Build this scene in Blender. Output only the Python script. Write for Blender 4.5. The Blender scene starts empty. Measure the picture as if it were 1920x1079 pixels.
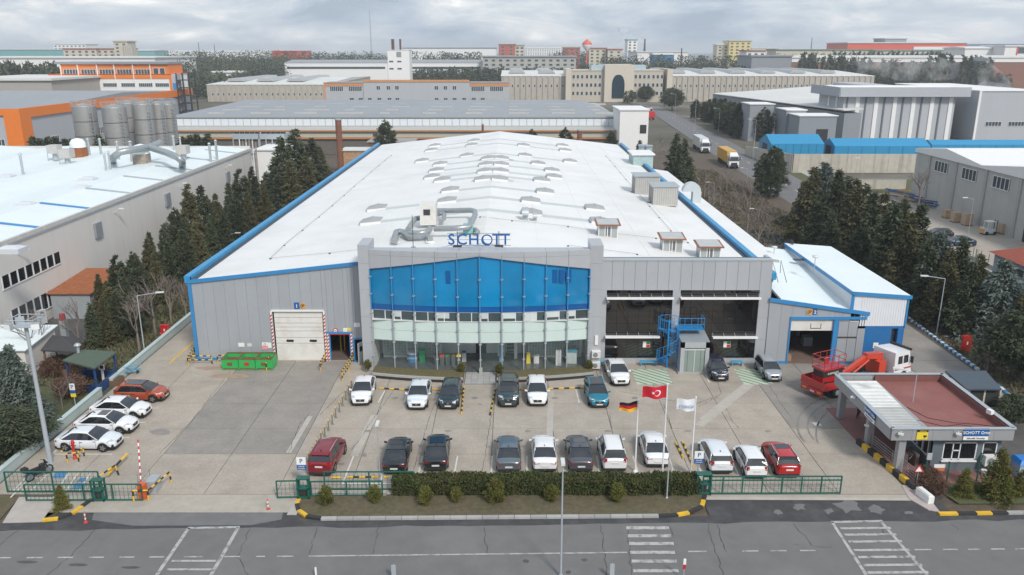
import bpy, math, random
import numpy as np
from math import cos, sin, atan2
from mathutils import Vector, Matrix
R = math.radians
scene = bpy.context.scene
COL = scene.collection
link = COL.objects.link
new_obj = bpy.data.objects.new

# ------------------------------------------------------------------ camera
HC = 28.5
FPX = 1520.0
PITCH = math.atan(445.0 / FPX)
cp, sp = cos(PITCH), sin(PITCH)
cam_d = bpy.data.cameras.new('camera')
cam_d.sensor_width = 36.0
cam_d.lens = FPX / 1920.0 * 36.0
cam_d.clip_start = 0.5
cam_d.clip_end = 12000
cam = new_obj('camera', cam_d)
link(cam)
cam.location = (0, 0, HC)
cam.rotation_euler = (R(90) - PITCH, 0, 0)
scene.camera = cam
scene.cycles.volume_bounces = 3
scene.render.resolution_x, scene.render.resolution_y = 1024, 575

# ------------------------------------------------------------------ light
SUN_EL, SUN_AZ = 42.0, 152.0       # azimuth clockwise from +Y
world = bpy.data.worlds.new('World')
scene.world = world
world.use_nodes = True
nt = world.node_tree
nt.nodes.clear()
def N(t, kind, **kw):
 n = t.nodes.new(kind)
 for k, v in kw.items():
  setattr(n, k, v)
 return n
out = N(nt, 'ShaderNodeOutputWorld')
bg = N(nt, 'ShaderNodeBackground')
bg.inputs['Strength'].default_value = 0.1
sky = N(nt, 'ShaderNodeTexSky', sky_type='NISHITA')
sky.sun_disc = False
sky.sun_elevation = R(SUN_EL)
sky.sun_rotation = R(SUN_AZ)
sky.air_density = 1.3
sky.dust_density = 2.0
tc = N(nt, 'ShaderNodeTexCoord')
sep = N(nt, 'ShaderNodeSeparateXYZ')
nt.links.new(tc.outputs['Generated'], sep.inputs[0])
def math_node(t, op, a=None, b=None, clamp=False):
 n = N(t, 'ShaderNodeMath', operation=op)
 n.use_clamp = clamp
 for i, v in enumerate((a, b)):
  if v is None: continue
  if isinstance(v, (int, float)): n.inputs[i].default_value = v
  else: t.links.new(v, n.inputs[i])
 return n.outputs[0]
zz = math_node(nt, 'ADD', math_node(nt, 'MAXIMUM', sep.outputs['Z'], 0.0), 0.25)
cx = math_node(nt, 'DIVIDE', sep.outputs['X'], zz)
cy = math_node(nt, 'DIVIDE', sep.outputs['Y'], zz)
comb = N(nt, 'ShaderNodeCombineXYZ')
nt.links.new(cx, comb.inputs[0]); nt.links.new(cy, comb.inputs[1])
def noise(t, vec, scale, detail=6, rough=.55, dist=0.0):
 n = N(t, 'ShaderNodeTexNoise')
 n.inputs['Scale'].default_value = scale
 n.inputs['Detail'].default_value = detail
 n.inputs['Roughness'].default_value = rough
 n.inputs['Distortion'].default_value = dist
 if vec is not None: t.links.new(vec, n.inputs['Vector'])
 return n.outputs['Fac']
def ramp(t, fac, stops):
 n = N(t, 'ShaderNodeValToRGB')
 el = n.color_ramp.elements
 while len(el) < len(stops): el.new(0.5)
 for e, (p, c) in zip(el, stops):
  e.position = p
  e.color = (*c, 1) if len(c) == 3 else c
 t.links.new(fac, n.inputs[0])
 return n.outputs['Color']
n1 = noise(nt, comb.outputs[0], 2.1, 9, .60, .4)
n2 = noise(nt, comb.outputs[0], 0.7, 3, .5)
nm = math_node(nt, 'ADD', math_node(nt, 'MULTIPLY', n1, .7), math_node(nt, 'MULTIPLY', n2, .45))
cloudc = ramp(nt, nm, [(.45, (3.1, 3.85, 4.95)), (.53, (4.3, 5.05, 6.1)), (.60, (5.6, 6.2, 6.9)), (.66, (7.4, 7.6, 7.9)), (.73, (11, 10.9, 10.7))])
mixn = N(nt, 'ShaderNodeMix', data_type='RGBA')
mixn.inputs['Factor'].default_value = 0.86
nt.links.new(sky.outputs[0], mixn.inputs['A'])
nt.links.new(cloudc, mixn.inputs['B'])
nt.links.new(mixn.outputs['Result'], bg.inputs['Color'])
nt.links.new(bg.outputs[0], out.inputs['Surface'])

sun_d = bpy.data.lights.new('sun', 'SUN')
sun_d.energy = 2.3
sun_d.angle = R(10)
sun_d.color = (1.0, .95, .88)
sun = new_obj('sun', sun_d)
link(sun)
_sd = Vector((sin(R(SUN_AZ)) * cos(R(SUN_EL)), cos(R(SUN_AZ)) * cos(R(SUN_EL)), sin(R(SUN_EL))))
sun.rotation_euler = _sd.to_track_quat('Z', 'Y').to_euler()
sun.location = (60, -60, 90)
vs = scene.view_settings
vs.view_transform = 'Standard'; vs.look = 'None'; vs.exposure = 0.36; vs.gamma = 1.0
vs.use_curve_mapping = False

# ------------------------------------------------------------------ survey helpers: photo measurements -> ground / wall positions
def P(x, y, z=0.0):
 u = (x - 960) / FPX; w = (y - 540) / FPX
 t = (HC - z) / (sp + w * cp)
 return Vector((u * t, (cp - w * sp) * t, z))
def PV(x, y, Y):
 u = (x - 960) / FPX; w = (y - 540) / FPX
 t = Y / (cp - w * sp)
 return Vector((u * t, Y, HC - t * (sp + w * cp)))

# ------------------------------------------------------------------ materials
MATS = {}
def M(name, col, rough=.6, metal=0.0, var=.12, scale=1.5, bump=0.0, bs=20, spec=.5, streak=0.0, rand=0.0, dirt=None, da=.5, ds=.25, alpha=1.0, coat=0.0):
 if name in MATS: return MATS[name]
 m = bpy.data.materials.new(name)
 m.use_nodes = True
 t = m.node_tree
 b = t.nodes['Principled BSDF']
 b.inputs['Roughness'].default_value = rough
 b.inputs['Metallic'].default_value = metal
 b.inputs['Specular IOR Level'].default_value = spec
 b.inputs['Coat Weight'].default_value = coat
 c = N(t, 'ShaderNodeTexCoord')
 g = N(t, 'ShaderNodeNewGeometry')
 cur = None
 rgb = N(t, 'ShaderNodeRGB'); rgb.outputs[0].default_value = (*col, 1)
 cur = rgb.outputs[0]
 if var > 0:
  f = noise(t, g.outputs['Position'], scale, 5, .6)
  mr = N(t, 'ShaderNodeMapRange')
  mr.inputs['From Min'].default_value = .25; mr.inputs['From Max'].default_value = .75
  mr.inputs['To Min'].default_value = 1 - var; mr.inputs['To Max'].default_value = 1 + var
  t.links.new(f, mr.inputs['Value'])
  vm = N(t, 'ShaderNodeVectorMath', operation='SCALE')
  t.links.new(cur, vm.inputs[0]); t.links.new(mr.outputs[0], vm.inputs['Scale'])
  cur = vm.outputs[0]
 if rand > 0:
  oi = N(t, 'ShaderNodeObjectInfo')
  mr = N(t, 'ShaderNodeMapRange')
  mr.inputs['To Min'].default_value = 1 - rand; mr.inputs['To Max'].default_value = 1 + rand
  t.links.new(oi.outputs['Random'], mr.inputs['Value'])
  vm = N(t, 'ShaderNodeVectorMath', operation='SCALE')
  t.links.new(cur, vm.inputs[0]); t.links.new(mr.outputs[0], vm.inputs['Scale'])
  cur = vm.outputs[0]
 if dirt is not None:
  if streak > 0:   # runs drawn out vertically
   mp = N(t, 'ShaderNodeMapping')
   mp.inputs['Scale'].default_value = (streak, streak, streak * .06)
   t.links.new(g.outputs['Position'], mp.inputs['Vector'])
   f = noise(t, mp.outputs[0], 1.0, 5, .65)
  else:
   f = noise(t, g.outputs['Position'], ds, 7, .65, .2)
  mr = N(t, 'ShaderNodeMapRange')
  mr.inputs['From Min'].default_value = .48; mr.inputs['From Max'].default_value = .78
  mr.inputs['To Min'].default_value = 0; mr.inputs['To Max'].default_value = da
  t.links.new(f, mr.inputs['Value'])
  mx = N(t, 'ShaderNodeMix', data_type='RGBA')
  mx.inputs['B'].default_value = (*dirt, 1)
  t.links.new(mr.outputs[0], mx.inputs['Factor']); t.links.new(cur, mx.inputs['A'])
  cur = mx.outputs['Result']
 t.links.new(cur, b.inputs['Base Color'])
 if bump > 0:
  vm = N(t, 'ShaderNodeVectorMath', operation='SCALE'); t.links.new(cur, vm.inputs[0]); t.links.new(math_node(t, 'ADD', math_node(t, 'MULTIPLY', noise(t, g.outputs['Position'], bs * .45, 5, .75), .7), .65), vm.inputs['Scale']); t.links.new(vm.outputs[0], b.inputs['Base Color'])
  f = noise(t, g.outputs['Position'], bs, 4, .6)
  bp = N(t, 'ShaderNodeBump')
  bp.inputs['Strength'].default_value = bump; bp.inputs['Distance'].default_value = .03
  t.links.new(f, bp.inputs['Height']); t.links.new(bp.outputs[0], b.inputs['Normal'])
 if alpha < 1:
  b.inputs['Alpha'].default_value = alpha
 m.diffuse_color = (*col, 1)
 MATS[name] = m
 return m

white_roof = M('white roofing membrane', (.72, .725, .715), .55, var=.05, scale=.25, dirt=(.47, .46, .42), da=.42, ds=.1)
roof_band = M('translucent roof strip', (.50, .535, .53), .4, var=.05)
white_sheet = M('white sheet roof', (.70, .77, .78), .5, var=.04, scale=.5, dirt=(.5, .55, .55), da=.25)
grey_clad = M('silver grey cladding', (.36, .385, .415), .45, .15, var=.04, scale=.6, rand=.035, dirt=(.28, .28, .28), da=.25, streak=1.2)
alu_panel = M('aluminium composite panel', (.43, .45, .475), .4, .2, var=.03, rand=.03, dirt=(.33, .33, .33), da=.18, streak=1.5)
blue_trim = M('blue painted trim', (.035, .22, .48), .45, var=.08)
blue_paint = M('blue sheet paint', (.02, .14, .36), .45, var=.08)
white_clad = M('white ribbed cladding', (.68, .70, .73), .5, var=.03)
cream_wall = M('cream factory cladding', (.64, .62, .59), .6, var=.025, scale=.3, dirt=(.42, .40, .37), da=.25, streak=.8)
dark_glass = M('dark window glass', (.012, .014, .017), .04, var=0, spec=1.0)
mirror_glass = M('bronze mirror glass', (.006, .006, .006), .01, var=0, spec=.8, coat=.5)
far_glass = M('far window glass', (.05, .07, .085), .15, var=0)
white_frame = M('white window frame', (.72, .73, .74), .4, var=.03)
steel = M('galvanised steel', (.42, .46, .48), .45, .35, var=.06)
lamp_steel = M('pole steel', (.40, .44, .48), .5, .2, var=.05)
dark_metal = M('dark metal', (.035, .037, .04), .5, var=.1)
black = M('black rubber', (.012, .012, .012), .75, var=0)
yellow = M('safety yellow', (.72, .44, .03), .5, var=.12, dirt=(.3, .22, .08), da=.4, ds=2)
black_paint = M('black paint', (.025, .025, .025), .6, var=.2)
red_paint = M('red paint', (.50, .022, .02), .45, var=.1)
white_paint = M('white paint', (.72, .72, .70), .6, var=.05)
green_fence = M('dark green fence paint', (.01, .10, .075), .45, var=.1)
wood = M('weathered wood', (.16, .09, .05), .8, var=.25, scale=4)
asphalt = M('asphalt', (.145, .145, .143), .9, var=.10, scale=.8, bump=.4, bs=35, dirt=(.20, .195, .185), da=.8, ds=.16)
new_asphalt = M('darker asphalt patch', (.052, .052, .055), .9, var=.2, scale=2, bump=.4, bs=35, dirt=(.13, .13, .13), da=.5, ds=.6)
wet_asphalt = M('pale worn asphalt', (.155, .155, .155), .85, var=.1, scale=1.5, dirt=(.07, .07, .07), da=.35, ds=.5)
concrete = M('yard concrete', (.365, .325, .275), .85, var=.10, scale=.6, rand=.05, bump=.2, bs=12, dirt=(.25, .22, .185), da=.75, ds=.28)
grey_concrete = M('dark yard concrete', (.265, .245, .22), .85, var=.12, scale=.5, rand=.03, bump=.2, bs=12, dirt=(.17, .165, .16), da=.6, ds=.35)
joint_mat = M('yard joint', (.09, .085, .08), .9, var=.2)
kerb_stone = M('kerb stone', (.34, .34, .33), .8, var=.1, rand=.12, scale=3)
dry_grass = M('dry lawn', (.105, .088, .052), .95, var=.3, scale=3, bump=.8, bs=9, dirt=(.075, .085, .03), da=.7, ds=.35)
green_grass = M('lawn', (.075, .088, .035), .95, var=.3, scale=3, bump=.8, bs=9, dirt=(.10, .08, .05), da=.8, ds=.25)
soil = M('soil', (.10, .078, .058), .95, var=.3, scale=2, bump=.6, bs=8, dirt=(.06, .065, .03), da=.6, ds=.3)
pale_wall = M('pale green render', (.42, .50, .485), .75, var=.06, dirt=(.3, .33, .32), da=.4, ds=.8)
old_concrete = M('old concrete', (.46, .43, .37), .85, var=.12, scale=1, dirt=(.18, .17, .15), da=.75, streak=.9)
grey_block = M('grey block wall', (.43, .425, .405), .8, var=.06, scale=.6, dirt=(.24, .24, .23), da=.4, streak=.6)
red_pave = M('red paving', (.24, .115, .105), .8, var=.12, scale=2, rand=.08, dirt=(.15, .09, .085), da=.6, ds=.6)
red_roof = M('red roof membrane', (.23, .085, .072), .7, var=.1, scale=.7, dirt=(.30, .15, .13), da=.6, ds=.4)
rust = M('rusty sheet', (.30, .10, .035), .8, var=.3, scale=2)
bark = M('bark', (.12, .10, .085), .9, var=.2, scale=4)
bare_twig = M('bare twigs', (.20, .165, .145), .9, var=.15, scale=3)
def leaf(name, col, r2):
 return M(name, col, .75, var=.45, scale=1.1, rand=.22, dirt=r2, da=.6, ds=.9, spec=.25)
leaf_dark = leaf('dark conifer needles', (.062, .078, .044), (.10, .095, .052))
leaf_blue = leaf('blue grey needles', (.115, .145, .125), (.07, .09, .075))
leaf_olive = leaf('olive conifer needles', (.095, .092, .044), (.145, .118, .062))
leaf_thuja = leaf('golden green thuja', (.10, .105, .022), (.14, .09, .03))
leaf_hedge = leaf('hedge leaves', (.058, .075, .024), (.11, .08, .035))
leaf_brown = leaf('brown bush leaves', (.115, .065, .045), (.07, .06, .035))

# ------------------------------------------------------------------ mesh helpers
class MB:
 def __init__(s): s.v = []; s.f = []; s.m = []; s.sm = []
 def face(s, pts, m=0, smooth=False):
  n = len(s.v); s.v += [tuple(p) for p in pts]
  s.f.append(tuple(range(n, n + len(pts)))); s.m.append(m); s.sm.append(smooth); return s
 def hexa(s, b, t, m=0):
  """b, t: 4 bottom and 4 top points in the same ccw order"""
  n = len(s.v); s.v += [tuple(p) for p in b] + [tuple(p) for p in t]
  for q in ((3, 2, 1, 0), (4, 5, 6, 7), (0, 1, 5, 4), (1, 2, 6, 5), (2, 3, 7, 6), (3, 0, 4, 7)):
   s.f.append(tuple(n + i for i in q)); s.m.append(m); s.sm.append(False)
  return s
 def box(s, x0, y0, z0, x1, y1, z1, m=0):
  if x0 > x1: x0, x1 = x1, x0
  if y0 > y1: y0, y1 = y1, y0
  if z0 > z1: z0, z1 = z1, z0
  return s.hexa([(x0, y0, z0), (x1, y0, z0), (x1, y1, z0), (x0, y1, z0)], [(x0, y0, z1), (x1, y0, z1), (x1, y1, z1), (x0, y1, z1)], m)
 def cbox(s, c, d, rz=0.0, m=0, rx=0.0):
  ca, sa = cos(rz), sin(rz)
  def tr(x, y, z): return (c[0] + x * ca - y * sa, c[1] + x * sa + y * ca, c[2] + z)
  a, b, h = d[0] / 2, d[1] / 2, d[2] / 2
  q = [(-a, -b), (a, -b), (a, b), (-a, b)]
  return s.hexa([tr(x, y, -h) for x, y in q], [tr(x, y, h) for x, y in q], m)
 def prism(s, poly, z0, z1, m=0, mtop=None):
  n = len(s.v); k = len(poly)
  area = sum(poly[i][0] * poly[(i + 1) % k][1] - poly[(i + 1) % k][0] * poly[i][1] for i in range(k))
  if area < 0: poly = poly[::-1]
  s.v += [(p[0], p[1], z0) for p in poly] + [(p[0], p[1], z1) for p in poly]
  s.f.append(tuple(range(n + k - 1, n - 1, -1))); s.m.append(m); s.sm.append(False)
  s.f.append(tuple(range(n + k, n + 2 * k))); s.m.append(m if mtop is None else mtop); s.sm.append(False)
  for i in range(k):
   j = (i + 1) % k
   s.f.append((n + i, n + j, n + k + j, n + k + i)); s.m.append(m); s.sm.append(False)
  return s
 def vprism(s, poly, y0, y1, m=0):
  """poly in (x, z), extruded along y"""
  n = len(s.v); k = len(poly)
  s.v += [(p[0], y0, p[1]) for p in poly] + [(p[0], y1, p[1]) for p in poly]
  s.f.append(tuple(range(n, n + k))); s.m.append(m); s.sm.append(False)
  s.f.append(tuple(range(n + 2 * k - 1, n + k - 1, -1))); s.m.append(m); s.sm.append(False)
  for i in range(k):
   j = (i + 1) % k
   s.f.append((n + j, n + i, n + k + i, n + k + j)); s.m.append(m); s.sm.append(False)
  return s
 def xprism(s, poly, x0, x1, m=0):
  """poly in (y, z), extruded along x"""
  n = len(s.v); k = len(poly)
  s.v += [(x0, p[0], p[1]) for p in poly] + [(x1, p[0], p[1]) for p in poly]
  s.f.append(tuple(range(n, n + k))); s.m.append(m); s.sm.append(False)
  s.f.append(tuple(range(n + 2 * k - 1, n + k - 1, -1))); s.m.append(m); s.sm.append(False)
  for i in range(k):
   j = (i + 1) % k
   s.f.append((n + j, n + i, n + k + i, n + k + j)); s.m.append(m); s.sm.append(False)
  return s
 def tube(s, pts, r, n=6, m=0, cap=True, r1=None, smooth=True):
  pts = [Vector(p) for p in pts]; base = len(s.v); k = len(pts)
  prev = None
  for i, p in enumerate(pts):
   if i == 0: d = pts[1] - p
   elif i == k - 1: d = p - pts[i - 1]
   else: d = (pts[i + 1] - p).normalized() + (p - pts[i - 1]).normalized()
   d.normalize()
   if prev is None:
    a = Vector((0, 0, 1)) if abs(d.z) < .9 else Vector((1, 0, 0))
    u = d.cross(a).normalized()
   else:
    u = (prev - d * prev.dot(d)).normalized()
   prev = u; w = d.cross(u)
   rr = r if r1 is None else r + (r1 - r) * i / (k - 1)
   for j in range(n):
    a = 2 * math.pi * j / n + (math.pi / n)
    s.v.append(tuple(p + (u * cos(a) + w * sin(a)) * rr))
  for i in range(k - 1):
   for j in range(n):
    a = base + i * n + j; b = base + i * n + (j + 1) % n
    s.f.append((a, b, b + n, a + n)); s.m.append(m); s.sm.append(smooth and n > 4)
  if cap:
   s.face([s.v[base + j] for j in range(n - 1, -1, -1)], m); s.face([s.v[base + (k - 1) * n + j] for j in range(n)], m)
  return s
 def lathe(s, c, prof, n=16, m=0, smooth=True):
  base = len(s.v)
  for r, z in prof:
   for j in range(n):
    a = 2 * math.pi * j / n
    s.v.append((c[0] + r * cos(a), c[1] + r * sin(a), c[2] + z))
  for i in range(len(prof) - 1):
   for j in range(n):
    a = base + i * n + j; b = base + i * n + (j + 1) % n
    s.f.append((a, b, b + n, a + n)); s.m.append(m); s.sm.append(smooth)
  s.face([s.v[base + (len(prof) - 1) * n + j] for j in range(n)], m); s.face([s.v[base + j] for j in range(n - 1, -1, -1)], m)
  return s
 def rod(s, a, b, r, n=6, m=0): return s.tube([a, b], r, n, m)

NTH = 'first second third fourth fifth sixth seventh eighth ninth tenth eleventh twelfth thirteenth fourteenth fifteenth sixteenth seventeenth eighteenth nineteenth twentieth'.split()
NTH += ['twenty-' + w for w in NTH[:9]] + ['thirtieth'] + ['thirty-' + w for w in NTH[:9]]
def off(o):
 v = Vector((0, 0, 0))
 while o is not None:
  v += o.location; o = o.parent
 return v
def tag(o, label=None, cat=None, group=None, kind=None):
 if label: o['label'] = label
 if cat: o['category'] = cat
 if group: o['group'] = group
 if kind: o['kind'] = kind
 return o
def thing(name, label, cat, loc=(0, 0, 0), group=None):
 o = new_obj(name, None)
 o.empty_display_size = .3
 link(o); o.location = loc
 return tag(o, label, cat, group)
def mesh_of(mb, name, mats, o=Vector((0, 0, 0))):
 me = bpy.data.meshes.new(name)
 me.from_pydata([(a - o.x, b - o.y, c - o.z) for a, b, c in mb.v], [], mb.f)
 for mt in (mats if isinstance(mats, (list, tuple)) else [mats]): me.materials.append(mt)
 me.polygons.foreach_set('material_index', mb.m)
 me.polygons.foreach_set('use_smooth', mb.sm)
 me.update()
 return me
def put(name, mb, mats, parent=None, label=None, kind=None):
 """link the shape as one object; the shape is given in the coordinates its top-level thing had at location 0 (or the world)"""
 me = mesh_of(mb, name, mats, off(parent) if parent is not None else Vector((0, 0, 0)))
 o = new_obj(name, me); link(o)
 if parent is not None: o.parent = parent
 if label: o['label'] = label
 if kind: o['kind'] = kind
 return o
def solo(name, mb, mats, label, cat, loc, group=None):
 """a thing that is one mesh, its origin at loc"""
 me = mesh_of(mb, name, mats, Vector(loc))
 o = new_obj(name, me); link(o); o.location = loc
 return tag(o, label, cat, group)
def padd(shape, c, name, mats, parent=None, **k):
 return put(name, getattr(MB(), shape)(*c), mats, parent, **k)
def pbox(c, name, mats, parent=None, **k):
 return put(name, MB().box(*c), mats, parent, **k)
def struct(name, mb, mats): return put(name, mb, mats, None, kind='structure')
def inst(name, me, parent, loc, rz=0.0, scale=None, label=None):
 """another object on shared mesh data; loc in the same coordinates as put()"""
 o = new_obj(name, me); link(o)
 o.location = Vector(loc) - (off(parent) if parent is not None else Vector((0, 0, 0)))
 o.rotation_euler.z = rz
 if scale is not None: o.scale = scale
 if parent is not None: o.parent = parent
 if label: o['label'] = label
 return o
def kids(o): return [c for c in COL.objects if c.parent == o]
def tree_of(o): return (o, [tree_of(c) for c in kids(o)])
def dup_tree(t, parent=None):
 o, ch = t
 c = o.copy(); link(c); c.parent = parent
 for k in ch: dup_tree(k, c)
 return c
def dup(t, loc, rz=0.0, label=None, group=None, scale=None):
 c = dup_tree(t)
 c.location = loc; c.rotation_euler.z = rz
 if scale is not None: c.scale = scale if isinstance(scale, (tuple, list)) else (scale,) * 3
 if label: c['label'] = label
 if group: c['group'] = group
 return c
def text_mesh(s, size, mat, depth=.02, align='CENTER', mirror=False):
 cu = bpy.data.curves.new('lettering', 'FONT')
 cu.body = s; cu.size = size; cu.extrude = depth; cu.align_x = align; cu.align_y = 'CENTER'
 cu.resolution_u = 3; cu.offset = size * .012
 ob = new_obj('lettering', cu); link(ob)
 dg = bpy.context.evaluated_depsgraph_get(); dg.update()
 me = bpy.data.meshes.new_from_object(ob.evaluated_get(dg))
 bpy.data.objects.remove(ob); bpy.data.curves.remove(cu)
 me.transform(Matrix.Rotation(R(90), 4, 'X'))
 if mirror: me.transform(Matrix.Scale(-1, 4, (1, 0, 0)))
 me.materials.clear(); me.materials.append(mat)
 return me
def text_on(parent, s, size, mat, loc, rz=0.0, depth=.012, mirror=False, name='lettering'):
 return inst(name, text_mesh(s, size, mat, depth, mirror=mirror), parent, loc, rz)
# ================================================================== setting: ground, road, yard
def sheet(name, pts, z, mat, thick=0.0, parent=None):
 mb = MB()
 poly = [(p[0], p[1]) for p in pts]
 if thick > 0: mb.prism(poly, z - thick, z)
 else:
  a = sum(poly[i][0] * poly[(i + 1) % len(poly)][1] - poly[(i + 1) % len(poly)][0] * poly[i][1] for i in range(len(poly)))
  if a < 0: poly = poly[::-1]
  mb.face([(x, y, z) for x, y in poly])
 o = put(name, mb, mat, parent)
 if parent is None: o['kind'] = 'structure'
 return o
def pp(*px): return [P(x, y) for x, y in px]

m = bpy.data.materials.new('far ground'); m.use_nodes = True
t = m.node_tree; b = t.nodes['Principled BSDF']; b.inputs['Roughness'].default_value = .95
g = N(t, 'ShaderNodeNewGeometry')
c1 = ramp(t, noise(t, g.outputs['Position'], .012, 6, .6, .5), [(.35, (.06, .06, .035)), (.5, (.11, .10, .075)), (.6, (.17, .16, .14)), (.72, (.20, .195, .185))])
t.links.new(c1, b.inputs['Base Color'])
far_ground = m
sheet('ground', [(-5500, -400), (5500, -400), (5500, 9000), (-5500, 9000)], -.12, far_ground)
sheet('site_ground', [(-52, 44), (54, 46), (62, 240), (-52, 240)], -.06, soil, .04)

def YK(x): return 45.3 + .0185 * x       # kerb line of the front road
sheet('road', [(-170, 12), (170, 12), (170, YK(170)), (-170, YK(-170))], 0, asphalt, .1)
def road_strip(x0, x1, d0, d1, n=14, seed=1):
 rnd = random.Random(seed); top = []; bot = []
 for i in range(n + 1):
  x = x0 + (x1 - x0) * i / n
  top.append((x, YK(x) + d1)); bot.append((x, YK(x) + d0 + rnd.uniform(-.12, .12)))
 return bot + top[::-1]
sheet('asphalt_patch', road_strip(-60, 60, -.85, -.02, 90, 3), .004, new_asphalt)
sheet('asphalt_patch', road_strip(-29.5, -13.5, -.55, 2.05, 30, 4), .008, new_asphalt)
sheet('asphalt_patch', road_strip(12.6, 28.2, -.6, 2.9, 30, 5), .008, new_asphalt)
sheet('asphalt_patch', pp((178, 958), (205, 949), (300, 947), (534, 947), (528, 975), (470, 986), (250, 987), (172, 976)), .012, wet_asphalt)
rnd = random.Random(8)
for (x, y, w, h) in ((1590, 950, 26, 14), (1642, 957, 22, 9), (1498, 952, 12, 7), (1555, 960, 10, 5), (1460, 962, 9, 5), (1705, 962, 10, 4)):
 pts = []
 for k in range(11):
  a = k / 11 * 2 * math.pi; q = rnd.uniform(.5, 1.25)
  pts.append(P(x + w * q * cos(a), y + h * q * sin(a)))
 sheet('worn_asphalt', pts, .012, wet_asphalt)
# tar filled cracks and dark stains on the road
crack_mat = M('tar filled crack', (.07, .07, .068), .9, var=.2)
def crack(pts, w=.05, seed=0, name='road_crack', z=.010, amp=.09):
 rnd = random.Random(seed); mb = MB(); W = [P(*p) for p in pts]; line = []
 for a, b in zip(W, W[1:]):
  n = max(2, int((b - a).length / .35))
  for i in range(n):
   q = a.lerp(b, i / n); line.append(Vector((q.x + rnd.uniform(-amp, amp), q.y + rnd.uniform(-amp, amp), 0)))
 line.append(W[-1])
 for i in range(len(line) - 1):
  a, b = line[i], line[i + 1]; d = (b - a).normalized(); nn = Vector((-d.y, d.x, 0)) * w * rnd.uniform(.35, 1) * .5
  mb.face([(a.x - nn.x, a.y - nn.y, z), (b.x - nn.x, b.y - nn.y, z), (b.x + nn.x, b.y + nn.y, z), (a.x + nn.x, a.y + nn.y, z)])
 return put(name, mb, crack_mat, kind='structure')
for i, c in enumerate([[(182, 990), (130, 1045), (88, 1079)], [(595, 990), (582, 1030), (580, 1040)], [(709, 990), (698, 1043)], [(909, 990), (912, 1040)], [(1127, 985), (1137, 1079)],
    [(1252, 985), (1262, 1005)], [(1327, 985), (1340, 1030), (1356, 1079)], [(1345, 985), (1362, 1035)], [(1490, 985), (1512, 1010), (1524, 1025), (1560, 1027)], [(470, 992), (445, 1045), (466, 1079)], [(1175, 985), (1184, 1079)],
    [(38, 990), (-10, 1032)], [(1650, 985), (1662, 1005)], [(1500, 1024), (1488, 1022)], [(1786, 985), (1798, 995)]]):
 crack(c, .06, i)
stain_mat = M('oil stain', (.075, .075, .077), .8, var=.25, scale=3)
def blot(x, y, w, h, mat, seed=0, z=.012, name='oil_stain', k=14, j=.3):
 rnd = random.Random(seed)
 sheet(name, [P(x + w * rnd.uniform(1 - j, 1) * cos(a / k * 6.2832), y + h * rnd.uniform(1 - j, 1) * sin(a / k * 6.2832)) for a in range(k)], z, mat)
for i, (x, y, w, h) in enumerate(((51, 1055, 22, 3), (147, 1060, 22, 3), (245, 1065, 20, 3), (1066, 1074, 6, 4), (1096, 1051, 7, 3), (986, 1053, 7, 4))):
 blot(x, y, w, h, stain_mat, i)

# ---------- road paint
road_paint = M('worn road paint', (.40, .40, .39), .8, var=.15, scale=4, dirt=(.15, .15, .15), da=1.6, ds=2.2)
bright_paint = M('fresh line paint', (.62, .61, .58), .7, var=.08, scale=4, dirt=(.4, .38, .34), da=.6, ds=1.5)
def stripe(a, b, w, z=.014, mat=road_paint, name='road_marking'):
 a = P(*a); b = P(*b); d = (b - a).normalized(); n = Vector((-d.y, d.x, 0)) * w * .5
 return sheet(name, [a - n, b - n, b + n, a + n], z, mat)
def hquad(x0, x1, y, h): return pp((x0, y - h), (x1, y - h), (x1 + h * .3, y + h), (x0 + h * .2, y + h))
for x0, x1, y in ((1174, 1254, 991), (1177, 1258, 1006), (1179, 1263, 1020.5), (1181, 1265, 1037), (1184, 1268.5, 1053.5), (1187, 1272, 1071.5)):
 sheet('crosswalk_stripe', hquad(x0, x1, y, 2.9), .018, road_paint)
sheet('crosswalk_stripe', [Vector((5.75, 38.2, 0)), Vector((8.2, 38.25, 0)), Vector((8.2, 38.6, 0)), Vector((5.75, 38.55, 0))], .018, road_paint)
stripe((352, 991), (449, 989.5), .22); stripe((354, 991), (294, 1079), .22); stripe((447, 990), (396, 1079), .22)
for y, xa, xb in ((1053, 322, 405), (1069, 312, 397)):
 stripe((xa, y), (xb, y), .18, .018)
stripe((1558, 980), (1655, 978), .22); stripe((1560, 980), (1624, 1079), .2); stripe((1652, 979), (1738, 1079), .2)
for i, y in enumerate((992, 1004, 1017, 1033, 1046, 1061, 1075)):
 stripe((1568 + (y - 980) * .62, y), (1660 + (y - 980) * .85, y - 1), .22, .018)
stripe((579, 1044), (1176, 1037), .12)
for x0, x1 in ((0, 20), (50, 80), (108, 137), (167, 195), (224, 252), (280, 308), (345, 380), (420, 450), (480, 497), (519, 551)):
 stripe((x0, 1047 - x0 * .005), (x1, 1047 - x1 * .005), .12)
for x0, x1 in ((1290, 1325), (1392, 1422), (1445, 1475), (1500, 1530), (1715, 1746), (1768, 1796), (1815, 1838), (1858, 1884), (1903, 1935)):
 stripe((x0, 1036 - (x0 - 1200) * .008), (x1, 1036 - (x1 - 1200) * .008), .12)

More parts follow.
